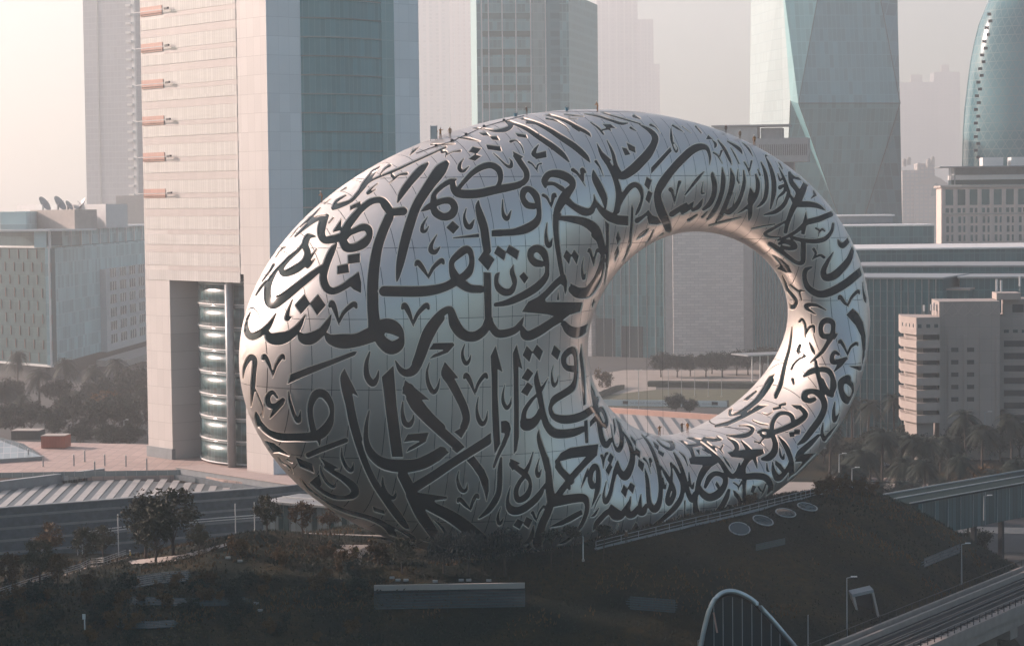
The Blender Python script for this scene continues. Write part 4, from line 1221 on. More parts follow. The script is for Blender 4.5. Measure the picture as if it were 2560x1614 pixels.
f2.part('grid_block', mat('grid_white', (.52,.53,.53), .7, var=.05), gb, u0, f2.L, 6, zof(290,672,930), -2, 2.5)
zs = [zof(290,905-k*33.2,930)+2.0 for k in range(7)][1:]
us = [u0+7+k*17.5 for k in range(5)]
for o in f2.grid('window', M['teal_glass'], gb, us, [z for z in zs], 11, 3.6, 2.3, 2.54):
    pass
f2.grid('window_mullion', M['white'], gb, [u+3.4 for u in us]+[u+7.2 for u in us], zs, .35, 3.6, 2.54, 2.62)
f2.part('terrace_slab', M['white'], gb, f2.L*.5, f2.L, zof(300,905,940), zof(300,893,940), 2.6, 16); f2.part('terrace_deck', M['conc'], gb, f2.L*.3, f2.L, 1.5, 4, 2.6, 15)
f2.grid('terrace_column', M['white'], gb, [f2.L*.53, f2.L*.68, f2.L*.83], [4], .8, zof(300,905,940)-4, 12, 12.8)
for u0_, u1_, h_, o_ in ((.06,.36,6.5,-12),(.42,.86,4.5,-10)): f2.part('roof_plant', M['gb2'], gb, f2.L*u0_, f2.L*u1_, zr-.2, zr+h_, o_-10, o_)
f1.part('roof_plant', M['conc'], gb, f1.L*.55, f1.L*.98, zr-.2, zr+7, -22, -12); f1.part('roof_plant', M['white'], gb, 0, f1.L*.9, zr-.2, zr+9, -40, -30)
for px, py, r in ((107,513,3.3),(145,512,3.4),(170,516,2.2),(207,513,3.0)):
    q = at(px, py, 890); dsh = thing('satellite_dish', (q[0], q[1], q[2]-r-2.6), 'large round dish antenna tilted to the sky on the far rooftop', 'dish antenna', 'dishes on the far roof')
    nrm = Vector((.8, -.25, .55)).normalized() if px < 180 else Vector((-.7, -.3, .6)).normalized(); a_ = nrm.orthogonal().normalized(); b_ = nrm.cross(a_); mb = MB(); c_ = Vector(q)
    for i in range(4):
        for j in range(16):
            rr = r*(i+.3)/3.3; mb.v.append(tuple(c_+(a_*math.cos(j*math.pi/8)+b_*math.sin(j*math.pi/8))*rr+nrm*(rr*rr/r*.35)))
    mb.f = [(16*i+j, 16*i+(j+1)%16, 16*i+16+(j+1)%16, 16*i+16+j) for i in range(3) for j in range(16)]
    mb.build('dish', M['grey'], dsh, True); MB().tube([c_, c_-Vector((0,0,r+2.6))], .35).build('mast', M['grey'], dsh); MB().tube([c_, c_+nrm*r*.9], .12).build('feed_arm', M['grey'], dsh)
# pale slab tower behind
Ya = 1500; fA = Face(at(213,300,Ya), at(344,300,Ya*.985)); tb = thing('slab_tower', fA.p(0,0), 'pale blue slab tower fading into haze beside the white tower', 'tower')
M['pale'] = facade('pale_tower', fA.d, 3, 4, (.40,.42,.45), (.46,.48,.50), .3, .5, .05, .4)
fA.part('tower_body', M['pale'], tb, 0, fA.L, 0, 215, -28, 0); fA.part('grey_strip', M['grey'], tb, fA.L*.26, fA.L*.285, 0, 215, .0, .3); fA.part('edge_strip', M['white'], tb, fA.L*.94, fA.L, 0, 215, 0, 1.2)  # grey strip stands slightly proud of the wall
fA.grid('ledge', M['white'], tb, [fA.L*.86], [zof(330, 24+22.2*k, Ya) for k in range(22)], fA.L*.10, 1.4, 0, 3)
fB = Face(at(290,500,Ya*.97), at(362,500,Ya*.97)); fB.part('annex', M['conc'], tb, 0, fB.L, 0, zof(320,489,Ya*.97), -20, 0); fB.part('annex_slab', M['grey'], tb, fB.L*.85, fB.L*1.2, 0, 212, -24, -21)

# ---------------------------------------------------------------- skyline
def tower(name, label, cat, px0, px1, Y, top_py, m, dep=60, z0=0, parts=None, Y1=None):
    f_ = Face(at(px0,400,Y), at(px1,400,Y1 or Y)); r_ = thing(name, f_.p(0,0), label, cat)
    f_.part('tower_body', m(f_.d) if callable(m) else m, r_, 0, f_.L, z0, zof((px0+px1)/2, top_py, Y), -dep, 0)
    return f_, r_
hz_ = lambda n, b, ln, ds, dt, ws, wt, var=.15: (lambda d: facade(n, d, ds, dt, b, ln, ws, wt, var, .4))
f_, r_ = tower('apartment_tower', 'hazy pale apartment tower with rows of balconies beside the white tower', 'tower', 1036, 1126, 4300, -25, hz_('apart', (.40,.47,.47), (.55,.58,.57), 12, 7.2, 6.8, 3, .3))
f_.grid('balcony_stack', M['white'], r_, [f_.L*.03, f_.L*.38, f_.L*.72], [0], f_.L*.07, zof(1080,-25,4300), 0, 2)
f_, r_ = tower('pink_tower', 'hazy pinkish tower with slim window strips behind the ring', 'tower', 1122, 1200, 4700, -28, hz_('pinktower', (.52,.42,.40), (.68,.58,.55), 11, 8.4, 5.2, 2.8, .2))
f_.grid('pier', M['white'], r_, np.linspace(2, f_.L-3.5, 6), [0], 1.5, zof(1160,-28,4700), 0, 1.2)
# teal glass tower with fins
Y = 1050; fq = Face(at(1194,300,Y), at(1424,300,Y*1.005)); fs_ = Face(at(1424,300,Y*1.005), at(1496,300,Y*1.07)); tt = thing('fin_tower', fq.p(0,0), 'teal glass tower with bright vertical fins above the ring', 'tower')
zt = zof(1350,-20,Y)
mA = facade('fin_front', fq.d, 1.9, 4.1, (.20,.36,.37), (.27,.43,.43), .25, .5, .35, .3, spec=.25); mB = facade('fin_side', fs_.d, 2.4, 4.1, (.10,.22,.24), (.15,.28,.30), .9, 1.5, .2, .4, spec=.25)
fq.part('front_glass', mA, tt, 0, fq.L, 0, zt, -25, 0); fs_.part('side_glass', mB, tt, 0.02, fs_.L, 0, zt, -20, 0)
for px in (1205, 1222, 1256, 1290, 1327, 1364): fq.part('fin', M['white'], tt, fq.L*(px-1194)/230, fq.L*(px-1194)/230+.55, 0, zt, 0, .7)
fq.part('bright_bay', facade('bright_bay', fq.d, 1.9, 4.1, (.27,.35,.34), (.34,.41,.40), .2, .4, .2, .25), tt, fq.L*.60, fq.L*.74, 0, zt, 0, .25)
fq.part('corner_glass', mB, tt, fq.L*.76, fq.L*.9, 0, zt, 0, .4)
for k in range(22): fq.part('floor_band', M['teal_glass'], tt, fq.L*.06, fq.L*.58, zt-12-k*8.2, zt-9.4-k*8.2, 0, .18)
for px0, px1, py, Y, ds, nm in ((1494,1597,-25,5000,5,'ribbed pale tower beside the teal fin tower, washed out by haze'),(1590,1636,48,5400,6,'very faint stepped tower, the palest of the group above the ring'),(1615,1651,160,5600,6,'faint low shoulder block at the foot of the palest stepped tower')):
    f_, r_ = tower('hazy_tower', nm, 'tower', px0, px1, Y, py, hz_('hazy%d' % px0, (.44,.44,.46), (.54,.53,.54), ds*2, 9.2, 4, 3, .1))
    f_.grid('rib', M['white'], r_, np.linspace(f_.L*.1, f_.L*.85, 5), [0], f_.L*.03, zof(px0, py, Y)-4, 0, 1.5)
# faceted teal tower
ft = thing('faceted_tower', (at(2060,500,1200)[0], 1200, 0), 'tall teal glass tower of large folded facets with crossing diagonal edges', 'tower')
V_ = dict(a=(1996,258,756), b=(2250,258,764), c=(2058,-80,784), d=(2186,-80,786), e=(2096,540,786), f=(2162,540,788), Lt=(1952,-80,792), Lm=(1976,252,778), Lb=(1962,560,800), Rt=(2241,-80,806), Rb=(2257,640,806), Wt=(1878,-80,850), Wb=(1872,560,850), e2=(2096,640,790), f2=(2162,640,790), L2=(1962,640,802))
def zfix(n):
    x_, y_, Y_ = V_[n]; return at(x_, y_, Y_+400)
def facet(ns, m, nm='glass_facet'):
    MB().add([zfix(n) for n in ns], [tuple(range(len(ns)))]).build(nm, m, ft)
M['trim'] = mat('facet_trim', (.03,.09,.10), .5)
g1 = facade('facet_up', (1,0), 2.3, 6.9, (.14,.32,.345), (.18,.37,.395), .26, .42, .16, .3, spec=.2); g2 = facade('facet_low', (1,0), 2.3, 6.9, (.18,.40,.415), (.23,.45,.465), .26, .42, .16, .3, spec=.2)
g3 = facade('facet_left', (1,.4), 2.3, 6.9, (.13,.32,.345), (.17,.37,.39), .26, .42, .2, .3, spec=.2); g4 = facade('facet_white', (.7,-.7), 2.2, 5.3, (.42,.52,.52), (.32,.43,.44), .2, .4, .06, .3, spec=.3); g5 = facade('facet_right', (1,-.4), 3.0, 6.9, (.08,.22,.25), (.12,.28,.30), .26, .42, .3, .3, spec=.2)
facet('cdba', g1); facet(('a','b','f','e'), g2); facet(('Lt','c','a','Lm'), g2); facet(('Lm','a','e','Lb'), g3); facet(('d','Rt','b'), g5); facet(('b','Rb','f2','f'), g5); facet(('e','f','f2','e2'), g5); facet(('Lb','e','e2','L2'), g3); facet(('Wt','Lt','Lm','Lb','Wb'), g4, 'pale_facet')
bk = [(at(1880,300,1300)[0],1300),(at(2245,300,1300)[0],1300)]
MB().add([zfix('Wt'), zfix('Rt'), (bk[1][0],1300,zfix('Rt')[2]), (bk[0][0],1300,zfix('Rt')[2]), (zfix('Wb')[0],1250,0), (zfix('Rb')[0],1206,0), (bk[1][0],1300,0), (bk[0][0],1300,0)], [(1,2,6,5),(2,3,7,6),(3,0,4,7),(0,1,2,3)]).build('rear_glass', g3, ft)
def edge(n0, n1, r=.22): MB().tube([zfix(n0)-np.array([0,.5,0]), zfix(n1)-np.array([0,.5,0])], r, 5).build('edge_trim', M['trim'], ft)
for a_, b_ in (('c','a'),('d','b'),('a','e'),('b','f'),('a','b'),('Lm','Lb')): edge(a_, b_)
# plant block with louvres left of it
fm = Face(at(1776,340,972), at(2020,340,964)); mb_ = thing('plant_block', fm.p(0,0), 'grey mechanical block with a louvred overhang in front of the faceted tower', 'building')
zp = lambda y: zof(1950, y, 967)
fm.part('upper_block', M['grey'], mb_, fm.L*.02, fm.L*.47, 0, zp(315), -20, -6); fm.part('roof_line', M['bandstone'], mb_, 0, fm.L*.8, zp(314), zp(310), -22, -4); fm.part('upper_block', M['bandstone'], mb_, fm.L*.5, fm.L*.72, 0, zp(318), -20, -8)
fm.part('louvre_box', M['bandstone'], mb_, fm.L*.45, fm.L, zp(405), zp(345), -14, 0); fm.part('louvre_recess', M['grey'], mb_, fm.L*.5, fm.L*.985, zp(389), zp(361), 0, .05)
fm.grid('louvre_slat', M['dark'], mb_, np.linspace(fm.L*.5, fm.L*.975, 26), [zp(389)], .45, zp(361)-zp(389), .051, .12)
fm.part('stem', M['dark'], mb_, fm.L*.55, fm.L*.85, 0, zp(405)-.01, -12, -3)
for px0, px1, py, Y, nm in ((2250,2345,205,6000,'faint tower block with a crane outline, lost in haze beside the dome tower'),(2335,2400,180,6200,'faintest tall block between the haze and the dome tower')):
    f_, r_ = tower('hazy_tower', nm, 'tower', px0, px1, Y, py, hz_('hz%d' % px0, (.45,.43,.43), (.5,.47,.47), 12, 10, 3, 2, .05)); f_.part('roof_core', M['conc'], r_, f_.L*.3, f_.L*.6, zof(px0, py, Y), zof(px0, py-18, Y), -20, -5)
# palace with domes
Y = 2600; fd = Face(at(2256,500,Y), at(2385,500,Y)); pd = thing('domed_palace', fd.p(0,0), 'hazy cream palace block with small domes and an arched gable', 'building'); zz = lambda y: zof(2320, y, Y); U = lambda x: fd.L*(x-2256)/129
mc = facade('palace_wall', fd.d, 5, 4.5, (.50,.44,.40), (.36,.36,.36), 1.6, 1.6, .1, .7)
fd.part('palace_wall', mc, pd, U(2256), U(2300), 0, zz(425), -25, 0); fd.part('palace_wall', mc, pd, U(2285), U(2372), 0, zz(462), -25, 3); fd.part('palace_wall', mc, pd, U(2300), U(2345), 0, zz(408), -40, -20)
for px, py, r in ((2264,398,2.5),(2276,394,2.5),(2325,400,3.2),(2335,393,2.6),(2300,408,2.4)):
    q = np.array(fd.p(U(px), zz(py)-2, -8)); pr = [(r*math.cos(t_), r*1.25*math.sin(t_)) for t_ in np.linspace(0, 1.5, 7)]; mb = MB()
    for rr, h in [(r*.9,-6)]+pr:
        for j in range(10): mb.v.append((q[0]+rr*math.cos(j*.628), q[1]+rr*math.sin(j*.628), q[2]+h))
    mb.f = [(10*i+j, 10*i+(j+1)%10, 10*i+10+(j+1)%10, 10*i+10+j) for i in range(7) for j in range(10)]; mb.build('dome', M['conc'], pd, True)
ga = [fd.p(U(2285), zz(462), 3.1), fd.p(U(2372), zz(462), 3.1), fd.p(U(2350), zz(446), 3.1), fd.p(U(2336), zz(440), 3.1), fd.p(U(2310), zz(450), 3.1)]; MB().add(ga, [(0,1,2,3,4)]).build('gable', M['conc'], pd)
ar = [fd.p(U(2326+26*i/12), zz(490) if i in (0,12) else zz(478-20*math.sin(math.pi*i/12)), 3.3) for i in range(13)]; MB().add(ar, [tuple(range(13))]).build('arch_window', M['teal_glass'], pd)
# egg-shaped lattice tower
eg = thing('dome_tower', (at(2590,500,960)[0], 985, 0), 'rounded dark glass tower with a diamond lattice, cut by the picture edge', 'tower')
prof = [(560,2408),(470,2406),(410,2407),(330,2409),(270,2413),(210,2420),(150,2428),(100,2438),(60,2448),(20,2464),(-20,2480),(-70,2520),(-90,2560)]; cxp = 2590; mb = MB(); ns = 48
for py, px in prof:
    ql, qc = at(px, py, 985), at(cxp, py, 985); rx = qc[0]-ql[0]
    for j in range(ns): a = 2*math.pi*j/ns; mb.v.append((qc[0]+rx*math.cos(a), 985+rx*.8*math.sin(a), 0 if py == 560 else qc[2]))
mb.f = [(ns*i+j, ns*i+(j+1)%ns, ns*i+ns+(j+1)%ns, ns*i+ns+j) for i in range(len(prof)-1) for j in range(ns)]
t = NT('lattice_glass'); t.b.inputs['Roughness'].default_value = .15; sep = t.n('SeparateXYZ'); t.l(t.pos(), sep.inputs[0])
ang = t.math('MULTIPLY', t.math('ARCTAN2', t.math('SUBTRACT', sep.outputs[1], 985.), t.math('SUBTRACT', sep.outputs[0], float(at(cxp,300,985)[0]))), 7.)
zz_ = t.math('MULTIPLY', sep.outputs[2], .16); lns = [t.math('LESS_THAN', t.math('FRACT', x), .10) for x in (t.math('ADD', ang, zz_), t.math('SUBTRACT', ang, zz_), t.math('MULTIPLY', sep.outputs[2], .27))]
t.l(t.mix(t.math('MAXIMUM', t.math('MAXIMUM', lns[0], lns[1]), lns[2]), t.mix(t.ramp(t.noise(.03,3,t.pos()),.4,.6), (.05,.16,.19), (.10,.25,.28)), (.16,.25,.26)), t.b.inputs['Base Color'])
mb.build('lattice_shell', t.m, eg, True)
for k in range(22):
    py = 36+k*17; q = at(2473-36*math.sin(min(1, k/14)*1.2)+6*(k % 2), py, 930); MB().box(q[0]-.8, q[0]+.8, q[1]-.3, q[1]+.3, q[2]-.6, q[2]+.6).build('vent', M['dark'], eg)
# hotel with a grid of windows
Y = 820; fh = Face(at(2358,540,Y), at(2640,540,Y*.995)); ho = thing('grid_hotel', fh.p(0,0), 'beige stone block with regular rows of small teal windows and a terrace roof', 'building'); U = lambda x: fh.L*(x-2358)/282; zz = lambda y: zof(2460, y, Y)
M['beige'] = mat('beige_stone', (.66,.54,.48), .8, var=.06)
fh.part('stone_wall', M['beige'], ho, 0, fh.L, 0, zz(468), -30, 0); fh.part('cornice', M['conc'], ho, -1, fh.L, zz(468)+.003, zz(463), -30, .8); fh.part('string_course', M['conc'], ho, 0, fh.L, zz(536), zz(532.5), 0, .4)
fh.part('terrace_band', M['white'], ho, U(2382), fh.L, zz(449), zz(437), -20, -5); fh.part('terrace_glass', M['glass'], ho, U(2382), fh.L, zz(463)+.2, zz(449)-.01, -18, -6); fh.part('penthouse', M['bandstone'], ho, U(2390), fh.L, zz(436), zz(418), -18, -6.5)
fh.part('flat_roof', M['grey'], ho, U(2350), fh.L, zz(417.5), zz(415), -24, 0)
for a_, b_ in ((2463,2515),(2535,2600)): fh.part('roof_box', M['white'], ho, U(a_), U(b_), zz(414.9), zz(393), -20, -8)
for x in (2375, 2379, 2389): fh.part('roof_post', M['grey'], ho, U(x), U(x)+.35, zz(462), zz(417.6), -5, -4.6)
fh.grid('tall_window', M['teal_glass'], ho, [U(2364+30.3*k) for k in range(9)], [zz(512)], U(2384)-U(2364), zz(473)-zz(512), -.2, .02)
fh.grid('small_window', M['teal_glass'], ho, [U(2364+30.3*k+o) for k in range(9) for o in (0,12.5)], [zz(531)], U(2372)-U(2364), zz(519.5)-zz(531), -.2, .02)
fh.grid('small_window', M['teal_glass'], ho, [U(2366+30.3*k+o) for k in range(9) for o in (0,12.5)], [zz(557+22.6*j) for j in range(5)], U(2372.5)-U(2366), zz(541)-zz(557), -.2, .02)
fh.grid('pier', M['beige'], ho, [U(2353+30.3*k) for k in range(9)], [0], U(2360)-U(2353), zz(468), 0, .35)
# long flat roofs between ring and hotel
def slab(label, px0, px1, py_top, py_bot, Y, m, dep, roof=None, Y1=None, name='podium_block', fins=0):
    f_ = Face(at(px0,600,Y), at(px1,600,Y1 or Y)); r_ = thing(name, f_.p(0,0), label, 'building'); zt = zof((px0+px1)/2, py_top, Y); zb = max(0, zof((px0+px1)/2, py_bot, Y))
    f_.part('facade', m(f_.d) if callable(m) else m, r_, 0, f_.L, 0, zt-.5, -dep, 0); f_.part('roof_slab', roof or M['white'], r_, -.6, f_.L+.6, zt-.497, zt, -dep-.5, .8)
    if fins: f_.grid('fin', M['grey'], r_, np.arange(.5, f_.L, fins), [zb*0], .18, zt-.6, 0, .35)
    return f_, r_
dg = lambda d: facade('dg%f' % d[0], d, 1.6, 4, (.05,.14,.155), (.09,.20,.22), .2, .3, .2, .3, spec=.2)
slab('small pale flat block at the foot of the faceted tower', 2085, 2232, 537, 570, 800, M['bandstone'], 20)
slab('long low block with a dark glass front and thin pale roof under the faceted tower', 2095, 2335, 562, 625, 770, dg, 30)
slab('very long flat roof with a bright edge running behind the right limb', 2085, 2680, 619, 665, 700, dg, 60)
slab('low wing with a pale sloping roof sheet below the long bright roof edge', 2130, 2680, 661, 735, 655, dg, 36, M['bandstone'], Y1=640)
slab('glass office wing with fine vertical fins right behind the ring', 2060, 2356, 690, 1000, 625, dg, 30, M['grey'], Y1=612, fins=1.9)
slab('low glass wing with railing beside the fin-clad office', 2345, 2420, 720, 800, 618, dg, 20, M['conc'], Y1=615)
slab('grey block with a slot window rising behind the beige concrete building', 2400, 2640, 690, 780, 622, dg, 24, M['grey'], Y1=618)
# beige concrete building with balconies
Y = 566; fb = Face(at(2348,850,Y), at(2500,850,Y-1)); bb = thing('concrete_flats', fb.p(0,0), 'beige concrete building with stacked corner balconies and dark parking slots', 'building'); zz = lambda y: zof(2420, y, Y)
M['bc'] = facade('beige_concrete', fb.d, 2.9, 3.02, (.36,.31,.28), (.24,.21,.19), .06, .07, .06, .8)
fb.part('main_block', M['bc'], bb, 0, fb.L, 0, zz(753), -16, 0)
M['bw'] = mat('balcony_beige', (.38,.32,.285), .8, var=.06)
U = lambda x: fb.L*(x-2348)/152
for k in range(4): fb.part('pilaster', M['bc'], bb, U(2370+40*k), U(2377+40*k), 0, zz(838), 0, .35)
for k in range(5):
    for j in range(2): fb.part('slot_window', M['dark'], bb, U(2378+39.5*j), U(2396+39.5*j), zz(879+30.9*k), zz(868+30.9*k), -.3, .02)
for k in range(5):
    n = 12; pts_ = [(U(2352+29*k)+(U(2381)-U(2352))*i/n, zz(788)+(zz(757)-zz(788))*(i/n)**1.6) for i in range(n+1)]
    MB().tube([fb.p(u, z, .02) for u, z in pts_], .07, 4).build('arch_line', M['conc'], bb); MB().tube([fb.p(U(2381+29*k)-(u-U(2352+29*k)), z, .02) for u, z in pts_], .07, 4).build('arch_line', M['conc'], bb)
# corner balcony tower
P0, P1, P2 = at(2252,850,Y+5), at(2291,850,Y-4), at(2350,850,Y-3.5); fa_, fb2 = Face(P0, P1), Face(P1, P2)
bkp = [P0[:2], P1[:2], P2[:2], (P2[0], Y+10), (P0[0]+1, Y+14)]
def shrink(k): c_ = np.mean(bkp, 0); return [c_+(np.array(q)-c_)*k for q in bkp]
ztop = zz(790); MB().prism(shrink(.72), 0, ztop-.02).build('stair_core', M['bc'], bb); MB().prism(bkp, zz(833), ztop).build('top_storey', M['bw'], bb)
for k in range(7):
    z1_ = zz(847+31*k); z0_ = zz(866+31*k)
    if z1_ < 1: break
    MB().prism(bkp, max(.1, z0_), z1_).build('balcony', M['bw'], bb)
    fb2.part('balcony_door', M['dark'], bb, 2.3, fb2.L*.97, z1_+.02, z1_+1.25, -3.2, -2.2); fa_.part('railing', M['dark'], bb, .1, fa_.L*.5, z1_+.5, z1_+.56, -.2, -.1)
fb2.grid('window', M['glass'], bb, [fb2.L*.06, fb2.L*.42, fb2.L*.76], [zz(816)], .95, zz(807)-zz(816), -.2, .02); fa_.grid('window', M['glass'], bb, [fa_.L*q for q in (.1,.32,.54,.78)], [zz(815)], .45, zz(806)-zz(815), -.2, .02)
fc_ = Face(at(2500,850,Y+3), at(2680,850,Y)); fc_.part('parking_block', M['bc'], bb, 0.02, fc_.L, 0, zz(793), -16, -1); fc_.part('upper_setback', M['bw'], bb, 1, fc_.L, zz(793), zz(752), -16, -4)
for k in range(7):
    zb2 = zz(870+31*k)
    if zb2 > 0: fc_.part('parking_slot', M['dark'], bb, 1.0, fc_.L-1, zb2, zb2+1.55, -1.2, -.97)
for k in range(3): fc_.part('window', M['glass'], bb, 1+2.2*k, 2.2+2.2*k, zz(835), zz(827), -1.2, -.98)
fc_.part('setback_window', M['dark'], bb, 3.2, 6, zz(785), zz(765), -4.2, -3.98)
fb.part('roof_house', M['bw'], bb, U(2500), U(2560), zz(752), zz(735), -14, -5)
for k, (px, py, h) in enumerate([(2310,790,28),(2328,790,30),(2335,790,34),(2342,790,30),(2492,752,55),(2503,752,52),(2550,735,45)]):
    q = at(px, py, Y+4); an = thing('antenna', tuple(q), 'cluster of slim white antenna panels on the beige concrete roof', 'antenna', 'antennas on the beige roof'); hh = h*Y/F
    MB().tube([q, q+np.array([0,0,hh])], .07).build('mast', M['grey'], an); MB().box(q[0]-.22, q[0]+.22, q[1]-.2, q[1]+.2, q[2]+hh*.45, q[2]+hh).build('panel', M['white'], an)

# ---------------------------------------------------------------- seen through the ring
Y = 930; fS = Face(at(1683,750,Y), at(1859,750,Y)); so = thing('stone_gate', fS.p(0,0), 'tall pale stone slab tower standing between glass wings, seen through the ring', 'tower'); zt = zof(1770,430,Y)
t = NT('stone_courses'); t.b.inputs['Roughness'].default_value = .7; bk_ = t.n('TexBrick'); sep = t.n('SeparateXYZ'); t.l(t.pos(), sep.inputs[0]); cb = t.n('CombineXYZ'); t.l(sep.outputs[0], cb.inputs[0]); t.l(sep.outputs[2], cb.inputs[1]); t.l(cb.outputs[0], bk_.inputs[0])
for k, v in (('Scale',1),('Mortar Size',.07),('Brick Width',3.4),('Row Height',1.15),('Bias',0)): bk_.inputs[k].default_value = v
bk_.inputs['Color1'].default_value = (.58,.54,.51,1); bk_.inputs['Color2'].default_value = (.72,.67,.63,1); bk_.inputs['Mortar'].default_value = (.42,.40,.39,1); t.l(bk_.outputs[0], t.b.inputs['Base Color']); M['courses'] = t.m
fS.part('stone_slab', M['courses'], so, 0, fS.L, 0, zt, -30, 0)
gs = Face(at(1662,750,Y+2), at(1684,750,Y+1)); gs.part('return', M['grey'], so, 0, gs.L, 0, zt, -25, -1); gs2 = Face(at(1859,750,Y+1), at(1884,750,Y+2)); gs2.part('return', M['grey'], so, 0, gs2.L, 0, zt, -25, -1)
for nm, a_, b_, ya, yb, b0 in (('left', 1380, 1665, Y+40, Y+8, .0), ('right', 1880, 2010, Y+8, Y+40, .0)):
    f_ = Face(at(a_,750,ya), at(b_,750,yb)); m_ = facade('gate_glass_'+nm, f_.d, 2.1, 4.3, (.07,.20,.215), (.11,.26,.28), .3, .25, .25, .3, spec=.2); f_.part('glass_wing', m_, so, 0, f_.L, 0, zt-3, -20, 0)
    f_.grid('fin', M['grey'], so, np.arange(1, f_.L, 4.2 if nm == 'left' else 2.3), [0], .22, zt-4, 0, .5)
    if nm == 'left':
        f_.part('entrance', M['glass'], so, f_.L*.62, f_.L*.80, 0, 13, 0, .35); f_.part('stone_edge', M['courses'], so, f_.L*.30, f_.L*.385, 0, zt, 0, 3); f_.part('dark_bay', M['glass'], so, f_.L*.39, f_.L*.56, 0, 16, 0, .3)
# square, lawn, hedges and the banner hoarding
def sheet(name, pix, z, m): return MB().prism([gz(x, y, 0)[:2] for x, y in pix], -.2, z).build(name, m, kind='structure')
M['pave'] = mat('pale_paving', (.34,.29,.25), .8, var=.12, scale=.15); M['green'] = mat('lawn_green', (.085,.085,.045), .95, var=.25, scale=.3)
sheet('pavement', [(1380,985),(1640,985),(1640,952),(1900,952),(1900,925),(1560,925),(1480,938),(1380,950)], .06, M['pave']); sheet('lawn', [(1380,1018),(2000,1018),(2000,974),(1640,974),(1500,990),(1380,1000)], .10, M['green'])
def hedge(px0, py0, px1, py1, h, lab, d=2.5):
    f_ = Face(gz(px0,py0,0), gz(px1,py1,0)); r_ = thing('hedge', f_.p(0,0), lab, 'hedge'); bm = bmesh.new(); bmesh.ops.create_cube(bm, size=1); bmesh.ops.subdivide_edges(bm, edges=bm.edges, cuts=14, use_grid_fill=True)
    for v in bm.verts: v.co = Vector(f_.p(f_.L*(v.co.x+.5), h*(v.co.z+.5), d*v.co.y))+Vector((random.uniform(-.2,.2),)*3)
    me = bpy.data.meshes.new('hedge_leaves'); bm.to_mesh(me); bm.free(); link('hedge_leaves', me, M['bush'], r_)
M['bush'] = mat('clipped_leaves', (.035,.045,.03), .9, var=.5, scale=1.2, bump=.6, bscale=3)
hedge(1622, 966, 1960, 972, 2.0, 'long clipped hedge under the row of round trees on the square'); hedge(1480, 1000, 1552, 972, 1.4, 'short slanting hedge at the corner of the lawn')
fn = Face(gz(1395,1013,0), gz(1818,1018,0)); bn = thing('banner_hoarding', fn.p(0,0), 'long white hoarding with small logo panels standing along the lawn', 'hoarding'); hb = zof(1600,1000,fn.a[1])
fn.part('board', mat('hoarding_white', (.62,.68,.70), .6, var=.02), bn, 0, fn.L, .1, 2.1, -.1, 0); U = lambda x: fn.L*(x-1395)/423
fn.part('side_return', M['dark'], bn, U(1816), U(1818.5), .1, 2.1, -3, 0)
for a_, b_ in ((1559,1572),(1780,1795)): fn.part('logo_panel', M['dark'], bn, U(a_), U(b_), .7, 1.7, .004, .03)
fnt = lambda txt, x, s: None
def lettering(txt, loc, rz, size, m, parent, tilt=math.pi/2):
    cu = bpy.data.curves.new('lettering', 'FONT'); cu.body = txt; cu.size = size; cu.extrude = .01; o = bpy.data.objects.new('tmp', cu); COL.objects.link(o); dg_ = bpy.context.evaluated_depsgraph_get(); me = bpy.data.meshes.new_from_object(o.evaluated_get(dg_)); bpy.data.objects.remove(o)
    l_ = link('lettering', me, m, None); l_.parent = parent; l_.matrix_parent_inverse = WM[parent.name].inverted(); l_.location = loc; l_.rotation_euler = (tilt, 0, rz); return l_
lettering('Get the Gulf: EmiratesNBD.com ThemeoftheFuture', fn.p(U(1576), .85, .03), fn.rz, .95, M['grey'], bn); lettering('Emirates', fn.p(U(1757), .85, .03), fn.rz, .9, M['grey'], bn)
for k, px in enumerate((1671,1704,1737,1771,1804)):
    q = gz(px, 992, 0); fp = thing('flag_pole', tuple(q), 'slim bare flag pole in the row on the lawn behind the hoarding', 'flag pole', 'flag poles on the lawn'); MB().tube([q, q+np.array([0,0,9.5])], [.12,.06], 6).build('pole', M['grey'], fp); MB().tube([q, q+np.array([0,0,.4])], .3, 8).build('base', M['conc'], fp)
q = gz(1597, 1046, 0); lp = thing('street_lamp', tuple(q), 'tall twin-arm lamp post rising from the plaza inside the ring view', 'lamp post'); H_ = zof(1597,925,q[1]); MB().tube([q, (q[0],q[1],H_)], [.14,.09]).build('pole', M['grey'], lp)
for s in (-1,1): MB().bar((q[0],q[1],H_), (q[0]+s*1.1,q[1],H_+.15), .22,.14).build('lamp_head', M['white'], lp)
# canopy at the right of the opening
q0, q1 = gz(1880,960,0), gz(1990,955,0); fk = Face(q0, q1); cp = thing('entrance_canopy', tuple(q0), 'flat pale canopy on slender posts beside the trees, right side of the ring view', 'canopy'); zc_ = zof(1900,887,q0[1]); fk.part('canopy_roof', M['grey'], cp, -2, fk.L, zc_-.4, zc_, -12, 1); fk.grid('post', M['white'], cp, [0, 3.2, 6.4], [0], .25, zc_-.4, -.3, 0)
